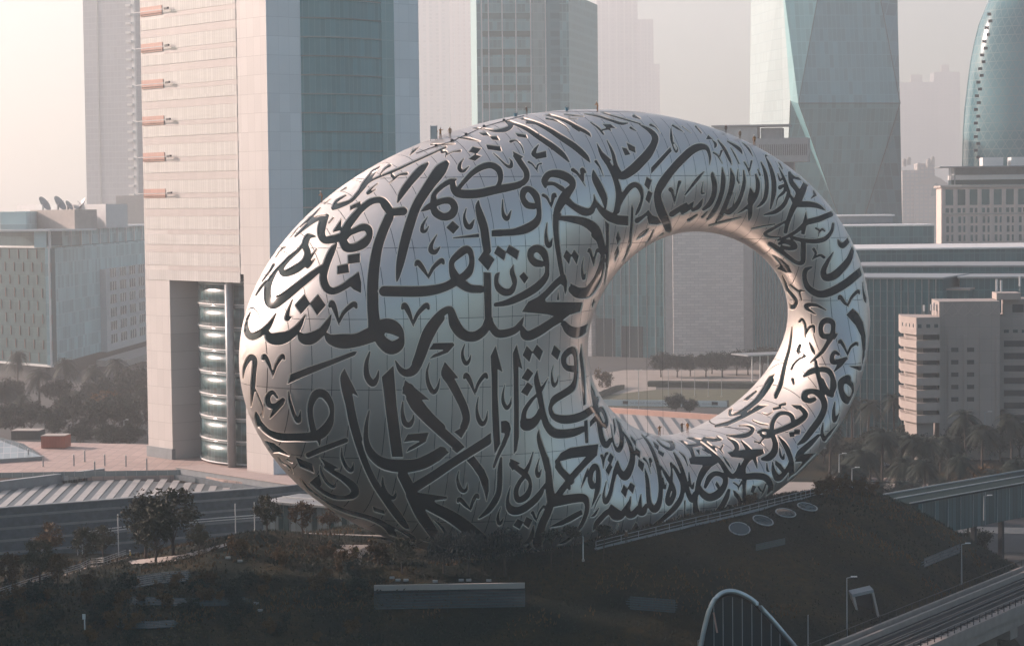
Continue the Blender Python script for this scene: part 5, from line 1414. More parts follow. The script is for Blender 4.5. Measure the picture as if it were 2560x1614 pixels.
# salmon edge and ribbed roof inside the ring
fz_ = Face(gz(1490,1020,7), gz(1900,1048,7)); rr_ = thing('ribbed_roof', fz_.p(0,6,10), 'pale ribbed roof with dark gaps seen at the bottom of the ring opening', 'roof')
fz_.part('roof_deck', mat('pale_roof_sheet',(.40,.36,.33),.6), rr_, -10, fz_.L+10, 0, 6.0, 0.2, 60); [MB().box(X_, X_+.95, fz_.a[1]+fz_.d[1]/fz_.d[0]*(X_-fz_.a[0])-56, fz_.a[1]+fz_.d[1]/fz_.d[0]*(X_-fz_.a[0])-3, 6.001, 6.1).build('roof_gap', M['ribdark'], rr_) for X_ in np.arange(16, 74, 3.4)]
fz_.part('salmon_edge', M['salmon'], rr_, -10, fz_.L+10, 5.5, 7.4, -1.5, .2)

# ---------------------------------------------------------------- unseen towers added beyond the left edge to shade the near slope and air
for (y0_, y1_, h_), lb in zip(((268,384,95),(140,262,150),(-20,134,160)), ('unseen tower added beside the mound to shade the near slope','unseen tower added next in the row to shade the near air','broad unseen tower added at the end of the shading row')):
    f_ = Face((-152, y0_), (-152, y1_)); r_ = thing('shade_tower', (-170, y0_, 0), lb, 'tower', 'added towers that shade the foreground'); m_ = facade('shade_tower_wall%d' % y0_, f_.d, 3, 4, (.78,.72,.66), (.6,.57,.54), .4, .9, .1, .6)  # added shading tower; walls pale so the ring's reflections stay light
    f_.part('tower_body', m_, r_, 0, f_.L, 0, h_, -38, 0); f_.part('podium', M['conc'], r_, -2, f_.L+2, 0, 12, -40, 3); f_.part('roof_plant', M['grey'], r_, f_.L*.2, f_.L*.8, h_+.003, h_+6, -30, -8)
    f_.grid('pilaster', M['conc'], r_, np.linspace(0, f_.L-1.2, 7), [12], 1.2, h_-12, 0, .8)

# ---------------------------------------------------------------- around the ring
def vec(*a): return Vector(a)
# link building on the left
flk = Face(at(658,1280,399), at(985,1280,384)); lk = thing('link_building', flk.p(0,6), 'low teal-glazed link hall with flat roof behind the left foot of the ring', 'building'); zt = zof(660,1251,399)
M['pan'] = facade('link_panels', flk.d, 1.15, 40, (.15,.19,.20), (.04,.05,.055), .10, 0, .35, .35)
flk.part('panel_wall', M['pan'], lk, 0, flk.L, 2, zt-.35, -10, 0); flk.part('roof', M['grey'], lk, -.4, flk.L, zt-.347, zt, -11, .5); flk.part('roof_ridge', M['white'], lk, .5, flk.L, zt+.003, zt+.25, -5.2, -4.8); flk.part('roof_ridge', M['white'], lk, -.4, flk.L, zt+.003, zt+.12, .2, .5)
flk.grid('dark_pane', M['glass'], lk, [3.4,4.6,10.8,14.4,17.2], [2], 1.05, zt-2.5, 0.0, .06)
# brown wall and bright path beside the ring foot
fbw = Face(at(745,1348,372), at(985,1340,367)); bw = thing('brown_wall', fbw.p(0,8), 'low rusty brown garden wall with a round lamp by the bright path', 'wall'); fbw.part('wall_body', mat('rust_wall',(.20,.105,.07),.8), bw, 0, fbw.L*.62, 6, zof(830,1339,370), -.5, 0); fbw.part('dark_doorway', M['dark'], bw, fbw.L*.62, fbw.L, 6, zof(900,1338,369), -.5, -.1); fbw.part('coping', M['conc'], bw, -1, fbw.L, zof(830,1338,370), zof(830,1335,370), -.7, .15)
q = fbw.p(fbw.L*.27, zof(815,1353,371), .02); MB().tube([q, (q[0]+fbw.n[0]*.12, q[1]+fbw.n[1]*.12, q[2])], .34, 12).build('round_lamp', M['white'], bw)
def drape(name, pix, m, lift=.08, **kw):
    vs = [onm(*p) + vec(0,0,lift) for p in pix]; c = sum(vs, vec(0,0,0))/len(vs); n = len(vs)
    return MB().add([tuple(v) for v in vs]+[tuple(c)], [(i,(i+1)%n,n) for i in range(n)]).build(name, m, **kw)
M['path'] = mat('pale_path', (.42,.36,.32), .8, var=.1)
drape('path', [(790,1366),(860,1362),(925,1362),(925,1376),(905,1390),(902,1412),(888,1412),(880,1392),(835,1385)], M['path'], kind='structure')
drape('path', [(320,1402),(420,1396),(520,1372),(565,1358),(568,1364),(500,1386),(430,1404),(330,1410)], M['path'], kind='structure')
q = onm(838,1388); cn = thing('traffic_cone', tuple(q), 'small red and white traffic cone on the bright path', 'cone'); MB().tube([q, q+vec(0,0,.9)], [.25,.05], 8).build('cone_body', mat('cone_red',(.5,.05,.03)), cn); MB().box(q.x-.3,q.x+.3,q.y-.3,q.y+.3,q.z,q.z+.06).build('cone_base', M['dark'], cn)
# railing along the terrace at the foot of the ring
def railing(pts, label, h=1.1, step=2.0, m=None, rails=(1.0,.5), name='railing'):
    r_ = thing(name, tuple(pts[0]), label, 'railing'); m = m or M['grey']
    for z in rails: MB().tube([p+vec(0,0,h*z) for p in pts], .05, 5).build('rail', m, r_)
    me = MB().box(-.045,.045,-.045,.045,0,h).mesh('post'); me.materials.append(m)
    for a, b in zip(pts, pts[1:]):
        n = max(1, int((b-a).length/step))
        for k in range(n):
            o = bpy.data.objects.new('post', me); COL.objects.link(o); setp(o, r_); o.location = a.lerp(b, k/n)
    return r_
pts = [onm(x, y) for x, y in ((1490,1372),(1553,1356),(1640,1335),(1740,1311),(1830,1291),(1919,1268),(1990,1250),(2050,1236),(2105,1222))]
railing(pts, 'thin metal railing along the terrace edge at the foot of the ring')
kb = thing('terrace_kerb', tuple(pts[0]), 'pale kerb stone line under the terrace railing', 'kerb'); 
for a, b in zip(pts, pts[1:]): MB().bar(a+vec(-.2,-.35,.05), b+vec(-.2,-.35,.05), .35, .3).build('kerb_stone', M['bandstone'], kb)
pl = [onm(x, y) for x, y in ((-60,1512),(0,1490),(100,1457),(200,1428),(225,1415),(260,1412),(315,1392))]
railing(pl, 'long handrail beside the sloping path on the left mound', 1.2, 2.2, M['grey'], (1.0,.72,.45))
drape('path', [(-60,1500),(0,1478),(100,1446),(200,1419),(225,1406),(260,1403),(316,1384),(325,1392),(262,1411),(228,1414),(200,1427),(100,1456),(0,1489),(-60,1511)], M['pave'], .06, kind='structure')
# tubular gates / banner frames along the stone wall
for lab, x0, y0, x1, y1, Y, posts in (('white pipe frame of two level bars with short legs beside the mound trees', 190,1331,330,1313,404,(193,205,295)),('white double pipe rail on tall masts in front of the stone wall', 455,1301,660,1285,410,(588,636))):
    r_ = thing('pipe_frame', tuple(at(x0,y0+40,Y)), lab, 'pipe frame'); a, b = Vector(at(x0,y0,Y)), Vector(at(x1,y1,Y+3))
    for dz in (0, -.45): MB().tube([a+vec(0,0,dz), b+vec(0,0,dz)], .1).build('bar', M['white'], r_)
    for px in posts:
        q = a.lerp(b, (px-x0)/(x1-x0)); top = 2.4 if px in (295,588,636) else 0; MB().tube([(q.x,q.y,mpt(q.x,q.y).z-.3), (q.x,q.y,q.z+top)], .09).build('mast', M['white'], r_)
# round skylights in the lawn
for (px, py), lb in zip(((1848,1326),(1906,1306),(1963,1287),(2017,1272)), ('round skylight in the lawn next to the louvred hatch','second round skylight in the lawn row counted from the louvred hatch','third round skylight in the lawn row counted from the louvred hatch','round skylight in the lawn, last before the terrace bend')):
    c = onm(px, py); n = mnorm(c.x, c.y); n = (n+vec(0,-.12,0)).normalized(); a = n.cross(vec(0,0,1)).normalized(); b = n.cross(a); sk = thing('round_skylight', tuple(c), lb, 'skylight', 'round skylights in the lawn'); c = c+n*.4; R_ = 1.5
    ringp = [c+(a*math.cos(t_)+b*math.sin(t_))*R_ for t_ in np.linspace(0, 2*math.pi, 28)]
    MB().tube(ringp, .10, 6, False).build('frame', M['grey'], sk, True); MB().add([tuple(p) for p in ringp[:-1]]+[tuple(c+n*.06)], [(i,(i+1)%27,27) for i in range(27)]).build('pane', M['glass'], sk, True)
# louvred windows in the slope
def vent(label, x0, y0, x1, y1, hpx, n, bow=0, taper=.6, name='louvre_vent', lip=False):
    r_ = thing(name, tuple(onm((x0+x1)/2,(y0+y1)/2)), label, 'louvre vent')
    back = []
    for k in range(n):
        f_ = k/(n-1); xs = np.linspace(x0+(x1-x0)*.5*(1-taper)*abs(f_-.5), x1-(x1-x0)*.5*(1-taper)*abs(f_-.5)*.6, 9)
        ps = [onm(x, y0+(y1-y0)*(x-x0)/(x1-x0)+hpx*f_+bow*math.sin(math.pi*(x-x0)/(x1-x0))) + vec(0,-.15,.25) for x in xs]
        if k in (0, n-1): back.append(ps)
        mb = MB()
        for p in ps: mb.v += [tuple(p+vec(0,.0,.07)), tuple(p+vec(0,.14,.12)), tuple(p+vec(0,.14,.06)), tuple(p+vec(0,0,-.0))]
        for i in range(len(ps)-1):
            for j in range(4): mb.f.append((4*i+j, 4*i+4+j, 4*i+4+(j+1)%4, 4*i+(j+1)%4))
        mb.build('slat', M['slat'], r_)
    mb = MB(); mb.v = [tuple(p+vec(0,.25,-.05)) for p in back[0]]+[tuple(p+vec(0,.25,-.05)) for p in back[1]]; m = len(back[0]); mb.f = [(i, i+1, m+i+1, m+i) for i in range(m-1)]; mb.build('dark_backing', M['dark'], r_)
    for i in (0, 2, 4, 6, 8): MB().bar(back[0][i]+vec(0,-.05,.1), back[1][i]+vec(0,-.05,.1), .07).build('mullion', M['slat'], r_)
    if lip:
        mb = MB()
        for i in range(m-1): mb.bar(back[0][i]+vec(0,0,.55), back[0][i+1]+vec(0,0,.55), .5, .75)
        mb.build('concrete_lip', M['conc'], r_)
    return r_
M['slat'] = mat('vent_slat', (.05,.085,.095), .7, 0, spec=.15)
vent('big louvred window with a pale concrete lip set in the dark slope', 936,1482,1312,1476,44,7,0,1.0,'louvred_window',True)
vent('curved slatted vent on the left mound just under the tree path', 312,1452,480,1430,26,6,-4); vent('long thin slatted vent curving across the left mound', 300,1494,632,1496,18,6,5); vent('lowest slatted vent on the left mound near the white marker post', 275,1553,446,1553,16,5,5)
vent('dim slatted vent low on the dark slope above the arched entrance', 1562,1495,1695,1505,30,6,0); vent('bright slatted hatch in the lawn beside the round skylights', 1890,1366,1962,1350,14,4,0,1.0); vent('faint long slatted vent on the right slope above the railway', 2300,1405,2405,1362,20,4,0)
for lab, px, py, w_ in (('white marker post with a small box on the left mound', 212,1578,1), ('white bollard lamp on the left mound slope', 430,1490,.0)):
    if not w_: continue
    q = onm(px, py); r_ = thing('marker_post', tuple(q), lab, 'post'); MB().tube([q, q+vec(0,0,2.3)], .09).build('post', M['white'], r_); MB().box(q.x-.28,q.x+.12,q.y-.1,q.y+.1,q.z+1.7,q.z+2.4).build('box', M['white'], r_)
for k, (px, py) in enumerate(((980,1448),(995,1454),(1015,1454),(1088,1457),(1153,1454),(1172,1454),(640,1512),(650,1530),(1222,1455),(570,1398),(600,1406))):
    q = onm(px, py); r_ = thing('ground_light', tuple(q), 'small pale floodlight box lying in the dark planting', 'floodlight', 'floodlights in the planting'); MB().box(q.x-.35,q.x+.35,q.y-.2,q.y+.2,q.z+.15,q.z+.45).build('lamp_box', M['grey'], r_); MB().tube([q-vec(0,0,.1), q+vec(0,0,.2)], .06).build('spike', M['dark'], r_)
# concrete portal in the slope above the railway
c = onm(2168,1530); pb = thing('concrete_portal', tuple(c), 'tilted open concrete portal frame in the slope above the railway', 'portal'); tl = Matrix.Rotation(-.22, 4, 'Y')
def tb(x0,x1,z0,z1,y0,y1,nm,m):
    mb = MB().box(x0,x1,y0,y1,z0,z1); mb.v = [tuple(c+tl@Vector(v)) for v in mb.v]; mb.build(nm, m, pb)
tb(-1.5,-1.2,-1,2.6,-.4,3,'jamb',M['conc']); tb(1.2,1.5,-1,2.6,-.4,3,'jamb',M['conc']); tb(-1.5,1.5,2.603,3.0,-.4,3,'lintel',M['bandstone']); tb(-1.19,1.19,-1,2.6,1.5,2,'dark_opening',M['dark'])
# footbridge hall on the right
fbr = Face(at(2296,1260,383), at(2700,1230,421)); br = thing('footbridge', fbr.p(0,0), 'enclosed teal footbridge with vertical panels leaving the mound', 'footbridge'); zt = zof(2313,1249,385)
M['pan2'] = facade('bridge_panels', fbr.d, 1.3, 40, (.05,.10,.105), (.015,.025,.03), .16, 0, .35, .35)
fbr.part('panel_wall', M['pan2'], br, 0, fbr.L, zt-6.2, zt-.3, -9, 0); fbr.part('roof', mat('bridge_roof',(.014,.03,.03),.8,spec=.05), br, -3, fbr.L, zt-.297, zt, -9.5, .4); fbr.part('eave', M['grey'], br, -3, fbr.L, zt+.003, zt+.16, .2, .4); fbr.part('roof_pipe', M['grey'], br, 0, fbr.L, zt+.003, zt+.2, -5, -4.7); fbr.part('eave', M['grey'], br, -3, fbr.L, zt+.003, zt+.25, -9.5, -9.2)
fbr.grid('pier', M['dark'], br, [fbr.L*.45, fbr.L*.62, fbr.L*.8], [-.2], .8, zt-6.0, -5, -4.2); fbr.grid('panel_mullion', M['grey'], br, np.arange(1, fbr.L, 3.9), [zt-6.2], .12, 5.8, 0, .15)
# ---------------------------------------------------------------- elevated railway
A_, B_ = gz(2045,1622,11), gz(2562,1414,11); fv = Face(A_, B_); s0, s1 = -30, fv.L+45
va = thing('railway_viaduct', fv.p(0,0), 'curving grey elevated railway with twin tracks and lit parapets', 'viaduct')
M['vc'] = mat('viaduct_concrete', (.27,.225,.20), .8, var=.12, bump=.05); M['rail'] = mat('rail_steel', (.20,.17,.15), .5, .3)
Wd = 9.6
fv.part('deck', mat('track_bed',(.03,.032,.034),.95,spec=.1), va, s0, s1, 9.2, 10.0, 0, Wd); 
for o0, o1, z1 in ((-.35,.05,11.0),(.9,1.35,10.75)): fv.part('parapet', M['vc'], va, s0, s1, 9.5, z1, o0, o1)
fv.part('parapet', M['vc'], va, s0, s1, 9.0, 10.4, Wd-.9, Wd+.05); fv.part('girder_side', M['vc'], va, s0, s1, 7.3, 8.99, Wd-2.2, Wd-.6); fv.part('girder_soffit', M['vc'], va, s0, s1, 7.0, 7.3, 1.5, Wd-2.1); fv.part('girder_side', M['vc'], va, s0, s1, 7.3, 8.99, 1.0, 2.2)
for o in (2.2, 3.7, 5.2, 6.7): fv.part('rail', M['rail'], va, s0, s1, 10.003, 10.2, o, o+.12)
for o in (4.45, 7.3): fv.part('cable_tray', M['dark'], va, s0, s1, 10.003, 10.3, o, o+.22)
fv.grid('sleeper_block', M['vc'], va, np.arange(s0, s1, 1.5), [10.01], .5, .12, 7.7, 8.1)
fv.grid('railing_post', M['dark'], va, np.arange(s0, s1, 2.2), [10.41], .1, 1.0, Wd-.3, Wd-.2); fv.part('handrail', M['dark'], va, s0, s1, 11.35, 11.43, Wd-.3, Wd-.2)
fv.part('handrail', M['dark'], va, s0, s1, 11.9, 11.97, -.35, -.28); fv.grid('railing_post', M['dark'], va, np.arange(s0, s1, 2.6), [11.0], .09, .9, -.35, -.26)
fv.part('walkway', M['rail'], va, s0, s1, 10.003, 10.12, Wd-1.5, Wd-1.0)
for u in (fv.L*.62,):
    q = fv.p(u, 0, Wd*.5); MB().tube([q, (q[0],q[1],5.2), (q[0],q[1],7)], [1.1,1.1,2.6], 14).build('pier', M['vc'], va, True); fv.part('pier_head', M['vc'], va, u-1.4, u+1.4, 5.6, 6.99, 1.2, Wd-1.2)
# road below the viaduct
M['asph'] = mat('asphalt', (.045,.047,.05), .85, var=.2, scale=.8); M['mark'] = mat('road_paint', (.55,.53,.50), .7)
MB().prism([(60,262),(175,262),(175,420),(112,420),(88,345),(66,300)], -.1, .25).build('road', M['asph'], kind='structure')
for k in range(9): 
    x, y = 78+4*k*.8, 318+8*k; MB().bar((x,y,.262), (x+2.2,y+3.8,.262), .16, .02).build('lane_mark', M['mark'], None, kind='structure')
MB().prism([(20,430),(190,400),(190,470),(40,500)], -.1, .05).build('road', M['asph'], kind='structure'); MB().prism([(45,505),(230,470),(230,492),(50,528)], -.1, .06).build('pavement', M['pave'], kind='structure'); MB().prism([(55,450),(190,420),(190,428),(58,458)], -.1, .12).build('pavement', M['pave'], kind='structure')
# lamp posts
def lamp(px, pyb, pyt, Y, label, arm=.9, dark=False):
    q = Vector(at(px, pyb, Y)); t_ = Vector(at(px, pyt, Y)); q = vec(t_.x, t_.y, max(0, mpt(t_.x, t_.y).z-.2)) if pyb > 1500 else q; r_ = thing('street_lamp', tuple(q), label, 'lamp post'); m = M['grey']
    MB().tube([q, t_], [.13,.07], 6).build('pole', m, r_); MB().bar(t_, t_+vec(arm,0,.18), .12,.1).build('arm', m, r_); MB().box(t_.x+arm*.6, t_.x+arm*1.5, t_.y-.16, t_.y+.16, t_.z+.12, t_.z+.26).build('lamp_head', M['white'], r_)
lamp(2117,1620,1444,296,'tall lamp post standing in front of the railway on the dark slope'); lamp(2404,1460,1360,340,'lamp post on the right slope just above the railway'); lamp(2460,1300,1240,372,'lamp post against the teal footbridge panels'); lamp(2130,1225,1170,400,'small lamp post beside the road at the right foot of the ring'); lamp(2462,1100,1030,560,'lamp post among the palms in front of the concrete flats', 1.2); lamp(2098,1180,1135,420,'lamp post by the traffic barriers near the palms'); lamp(1745,1625,1600,292,'short lamp head beside the arched entrance', .4)
lamp(2020,1620,1540,298,'slim signal mast on the slope left of the tall lamp', .01); lamp(155,1070,1042,640,'far lamp post among the hazy trees on the left', .8); lamp(310,1090,1050,620,'far lamp post beside the hedge near the white tower', .8)
# ---------------------------------------------------------------- arched station entrance
pr = [(1735,1720),(1745,1650),(1752,1614),(1762,1565),(1774,1522),(1792,1491),(1818,1477),(1848,1481),(1885,1502),(1925,1542),(1962,1585),(1995,1625),(2040,1690)]
rimp = [Vector(at(x, y, 291+.012*(x-1735))) for x, y in pr]; sh = thing('arched_entrance', tuple(rimp[0]), 'arched entrance hood with a pale curved rim and dark glass', 'entrance')
def dense(ps, n=5):
    a = np.array([tuple(p)+(1,) for p in ps])[:, :3]; P4 = np.vstack([2*a[0]-a[1], a, 2*a[-1]-a[-2]]); out = []
    for i in range(len(a)-1):
        for t_ in np.arange(n)/n:
            p0,p1,p2,p3 = P4[i:i+4]; out.append(Vector(.5*(2*p1+(-p0+p2)*t_+(2*p0-5*p1+4*p2-p3)*t_**2+(-p0+3*p1-3*p2+p3)*t_**3)))
    return out+[Vector(a[-1])]
rp = dense(rimp); mb = MB(); n = len(rp)
for p in rp: mb.v += [tuple(p+vec(0,-.35,0)), tuple(p+vec(0,.5,.05)), tuple((p-rp[n//2]*1)*1+rp[n//2]+vec(0,.5,-.35)), tuple(p+vec(0,-.35,-.42))]
mb.f = [(4*i+j, 4*i+4+j, 4*i+4+(j+1)%4, 4*i+(j+1)%4) for i in range(n-1) for j in range(4)]; MB().tube(rp, .32, 8).build('rim', mat('rim_metal',(.50,.54,.55),.35,.6), sh, True)
mb = MB(); mid = (rp[0]+rp[-1])/2
for p in rp: mb.v += [tuple(p+vec(0,.2,0)), tuple(mid+(p-mid)*.8+vec(0,16,-1.5))]
mb.f = [(2*i,2*i+2,2*i+3,2*i+1) for i in range(n-1)]; mb.build('hood_shell', mat('hood_metal',(.06,.075,.08),.45,.5), sh, True)
ip = [mid+(p-mid)*.93+vec(0,1.2,0) for p in rp]; MB().add([tuple(p) for p in ip], [tuple(range(n))]).build('glazing', glass('station_glass',(.012,.035,.04),.08), sh)
for x in (1785,1808,1832,1856,1880,1904,1928,1950): 
    z1 = max([p.z for p in ip if abs(proj(p)[0]-x) < 14] or [12]); q = at(x, 1600, 292.3); MB().bar((q[0],q[1],4), (q[0],q[1],z1), .10).build('mullion', M['grey'], sh)
q = at(1783,1545,291.8); MB().bar(tuple(at(1784,1530,292)), tuple(at(1793,1580,292)), .22).build('sign_post', M['salmon'], sh)
# ---------------------------------------------------------------- cars
def car(p, rz, col, label):
    r_ = thing('parked_car', tuple(p), label, 'car', rz=rz); m = mat('car_paint_%d' % len(WM), col, .3, .1, var=.02); X = Matrix.Translation(Vector(p)) @ Matrix.Rotation(rz, 4, 'Z')
    def put(nm, mb, mm, par=r_):
        mb.v = [tuple(X @ Vector(v)) for v in mb.v]; return mb.build(nm, mm, par, nm in ('body',))
    prof = [(-2.2,.35),(-2.25,.75),(-2.0,.95),(-1.45,1.0),(-.95,1.42),(.55,1.45),(1.15,1.02),(2.0,.88),(2.25,.65),(2.2,.35)]; n = len(prof)
    mb = MB(); mb.v = [(x, -.86*(1 if z < 1.1 else .82), z) for x, z in prof]+[(x, .86*(1 if z < 1.1 else .82), z) for x, z in prof]
    mb.f = [tuple(range(n)), tuple(range(2*n-1, n-1, -1))]+[(i, n+i, n+(i+1)%n, (i+1)%n) for i in range(n)]; put('body', mb, m)
    for s in (-1, 1):
        mb = MB(); mb.add([(-1.3,s*.80,1.03),(.95,s*.80,1.05),(.5,s*.73,1.38),(-.9,s*.73,1.36)], [(0,1,2,3)]); mb.v = [(x, y+s*.02, z) for x, y, z in mb.v]; put('side_window', mb, M['glass'])
        for x in (-1.35, 1.35): put('wheel', MB().tube([(x, s*.70, .32), (x, s*.90, .32)], .32, 14), M['dark'])
        put('headlight', MB().box(2.16,2.27,s*.6-.16,s*.6+.16,.62,.76), M['white']); put('tail_light', MB().box(-2.28,-2.2,s*.62-.14,s*.62+.14,.72,.86), M['salmon'])
    put('windscreen', MB().add([(1.13,-.72,1.05),(1.13,.72,1.05),(.58,.66,1.43),(.58,-.66,1.43)], [(0,1,2,3)]), M['glass'])
for px, py, rz, col, lb in ((2108,1199,.2,(.6,.6,.58),'white car parked by the palm road next to the barrier blocks'),(2200,1165,.25,(.25,.26,.28),'grey car on the road behind the front palms'),(2318,1140,.2,(.62,.6,.56),'pale car half hidden between the palms'),(2500,1590,.9,(.5,.5,.5),'silver car on the road below the railway viaduct')):
    q = gz(px, py, .3); car((q[0], q[1], .26 if py > 1500 else .06), rz, col, lb)
# ---------------------------------------------------------------- street furniture by the palms
M['rock'] = mat('sandbag', (.33,.24,.20), .9, var=.15)
for k, (px, py) in enumerate(((2180,1200),(2222,1200),(2245,1201),(2268,1200),(2288,1200),(2095,1196))):
    q = gz(px, py+3, .1); r_ = thing('road_barrier', tuple(q), 'rounded pale road barrier block beside the palm road', 'barrier', 'barrier blocks by the palm road'); mb = MB(); w_ = 1.3
    for i, (r, z) in enumerate(((.55,0),(.6,.35),(.5,.75),(.25,.95))):
        for j in range(10): mb.v.append((q[0]+w_*r/.5*math.cos(j*.628), q[1]+r*math.sin(j*.628), z+.1))
    mb.f = [(10*i+j,10*i+(j+1)%10,10*i+10+(j+1)%10,10*i+10+j) for i in range(3) for j in range(10)]+[tuple(range(30,40))]; mb.build('block', M['rock'], r_, True); MB().box(q[0]-w_*.8,q[0]+w_*.8,q[1]-.62,q[1]-.5,.2,.35).build('base_strip', M['grey'], r_)
M['yel'] = mat('barrier_yellow', (.55,.28,.04), .6)
for px in (2143, 2178, 2150):
    q = gz(px, 1168, 0); r_ = thing('yellow_barrier', tuple(q), 'small yellow and orange works barrier on the road under the palms', 'barrier', 'works barriers on the road'); MB().bar((q[0]-1,q[1],.9),(q[0]+1,q[1],.9),.1,.4).build('board', M['yel'], r_)
    for s in (-.8,.8): MB().box(q[0]+s-.06,q[0]+s+.06,q[1]-.3,q[1]+.3,0,.9).build('leg', M['yel'], r_)
q = gz(2524,1125,0); sc_ = thing('site_cabin', tuple(q), 'small white site cabin with two windows at the palm edge', 'cabin'); fz = Face(q, gz(2600,1120,0)); fz.part('cabin_wall', M['conc'], sc_, 0, fz.L, 0, 5, -4, 0); fz.part('cabin_roof', M['salmon'], sc_, -.2, fz.L, 5.003, 5.3, -4.2, .2); fz.grid('window', M['glass'], sc_, [.9, 2.2], [2.6], .95, 1.5, 0, .05); fz.grid('window_frame', M['white'], sc_, [.85,2.15], [3.3], 1.05, .1, .05, .09)
q = gz(2205,1016,0); bs = thing('road_sign', tuple(q), 'blank pale sign board between palms near the flats', 'sign'); MB().box(q[0]-1.6,q[0]+1.6,q[1]-.1,q[1],3,4.6).build('board', M['bandstone'], bs); 
for s in (-1.2,1.2): MB().box(q[0]+s-.1,q[0]+s+.1,q[1],q[1]+.15,0,4.5).build('leg', M['grey'], bs)

# ---------------------------------------------------------------- plants
def leafmat(name, c1, c2, tr=.25):
    t = NT(name); t.b.inputs['Roughness'].default_value = .7; t.b.inputs['Specular IOR Level'].default_value = .25
    oi = t.n('ObjectInfo'); nz = t.ramp(t.noise(.9, 4, t.pos()), .3, .7)
    c = t.mix(nz, c1, c2); c = t.mix(t.math('MULTIPLY', oi.outputs['Random'], .5), c, tuple(x*.6 for x in c1)); t.l(c, t.b.inputs['Base Color']); return t.m
ML = dict(olive=leafmat('olive_leaf', (.045,.046,.022), (.10,.078,.034)), dark=leafmat('dark_leaf', (.014,.026,.018), (.034,.046,.028)), brown=leafmat('brown_leaf', (.085,.050,.018), (.19,.10,.03)), palm=leafmat('palm_leaf', (.018,.030,.022), (.042,.052,.034)), willow=leafmat('willow_leaf', (.020,.030,.027), (.045,.055,.048)), flame=leafmat('flame_leaf', (.10,.06,.02), (.25,.11,.03)))
M['bark'] = mat('bark', (.075,.055,.042), .9, bump=.4, scale=2)
def quads(c, s, rg, aspect=.5, up=None):
    n = len(c); d = rg.normal(size=(n,3)); d /= np.linalg.norm(d, axis=1, keepdims=True)
    if up is not None: d = d*(1-up)+np.array([0,0,-1.])*up; d /= np.linalg.norm(d, axis=1, keepdims=True)
    e = np.cross(d, rg.normal(size=(n,3))); e /= np.linalg.norm(e, axis=1, keepdims=True); s = np.asarray(s).reshape(-1,1)*np.ones((n,1)); d = d*s; e = e*s*aspect
    V = np.stack([c-d-e*.3, c+e, c+d+e*.3, c-e], 1).reshape(-1,3); return V, np.arange(4*n).reshape(n,4)
def crown(n, rad, c0, ls, rg, ncl=26, hollow=.5, flat=1.0):
    cl = rg.normal(size=(ncl,3)); cl /= np.linalg.norm(cl, axis=1, keepdims=True); cl *= rg.uniform(hollow, 1, (ncl,1)); cl[:,2] *= flat
    w_ = rg.uniform(.16,.36,ncl); k = rg.integers(0, ncl, n); p = cl[k]+rg.normal(size=(n,3))*w_[k][:,None]*.62
    p = p*np.array(rad)+np.array(c0); return quads(p, rg.uniform(.6,1.3,n)*ls, rg)
def trunk(h, r, rg, limbs=5, spread=1.2, top=None):
    mb = MB(); pts = [(0,0,-.4)]; x = y = 0
    for k in range(1,5): x += rg.uniform(-.12,.12)*h*.2; y += rg.uniform(-.1,.1)*h*.2; pts.append((x,y,h*k/4))
    mb.tube(pts, [r,r*.85,r*.7,r*.55,r*.4], 7); 
    for k in range(limbs):
        a = 6.28*k/limbs+rg.uniform(-.4,.4); b = Vector(pts[2+k%3]); L = spread*rg.uniform(.7,1.2); mb.tube([b, b+Vector((math.cos(a)*L*.5, math.sin(a)*L*.5, L*.55)), b+Vector((math.cos(a)*L, math.sin(a)*L, L*1.25))], [r*.42,r*.3,r*.1], 5)
    return mb
def proto_tree(kind, seed):
    rg = np.random.default_rng(seed); r_ = thing(kind+'_tree', (0,0,0), 'x', 'tree')
    if kind == 'round':
        tm = trunk(2.4, .16, rg); V, Fq = crown(2600, (1.75,1.75,1.7), (0,0,3.5), .15, rg); m = ML['olive']
    elif kind == 'brown':
        tm = trunk(2.2, .14, rg); V, Fq = crown(2200, (1.7,1.7,1.5), (0,0,3.1), .15, rg, 22); m = ML['brown']
    elif kind == 'wide':
        tm = trunk(3.4, .26, rg, 6, 2.2); V, Fq = crown(4200, (3.6,3.6,2.2), (0,0,5.0), .26, rg, 34); m = ML['dark']
    elif kind == 'flame':
        tm = trunk(3.4, .26, rg, 6, 2.2); V, Fq = crown(3600, (3.6,3.6,2.0), (0,0,4.6), .26, rg, 34); m = ML['flame']
    elif kind == 'shrub':
        tm = trunk(.9, .07, rg, 4, .7); V, Fq = crown(1500, (1.15,1.15,.95), (0,0,1.1), .12, rg, 18); m = ML['dark'] if seed % 2 else ML['brown']
    elif kind == 'pine':
        tm = trunk(4.6, .11, rg, 3, .8); V, Fq = crown(1600, (1.5,1.5,.9), (0,0,5.0), .16, rg, 16, .4, .8); m = ML['dark']
    elif kind == 'willow':
        tm = trunk(3.6, .2, rg, 6, 1.6); cs = []
        for k in range(210):
            a = rg.uniform(0,6.28); rr = 2.3*math.sqrt(rg.uniform(.03,1)); z0 = 5.6-.35*rr**1.5+rg.uniform(-.4,.5); L = rg.uniform(1.2,3.6)*(1-.1*rr); t_ = np.linspace(0,1,15)
            cs.append(np.stack([math.cos(a)*(rr+.35*t_)+rg.normal(0,.05,15), math.sin(a)*(rr+.35*t_)+rg.normal(0,.05,15), z0-L*t_], 1))
        V, Fq = quads(np.vstack(cs), .2, rg, .3, .72); m = ML['willow']
    tm.build('trunk', M['bark'], r_, True); link('crown', npmesh('crown', V, Fq), m, r_); return r_
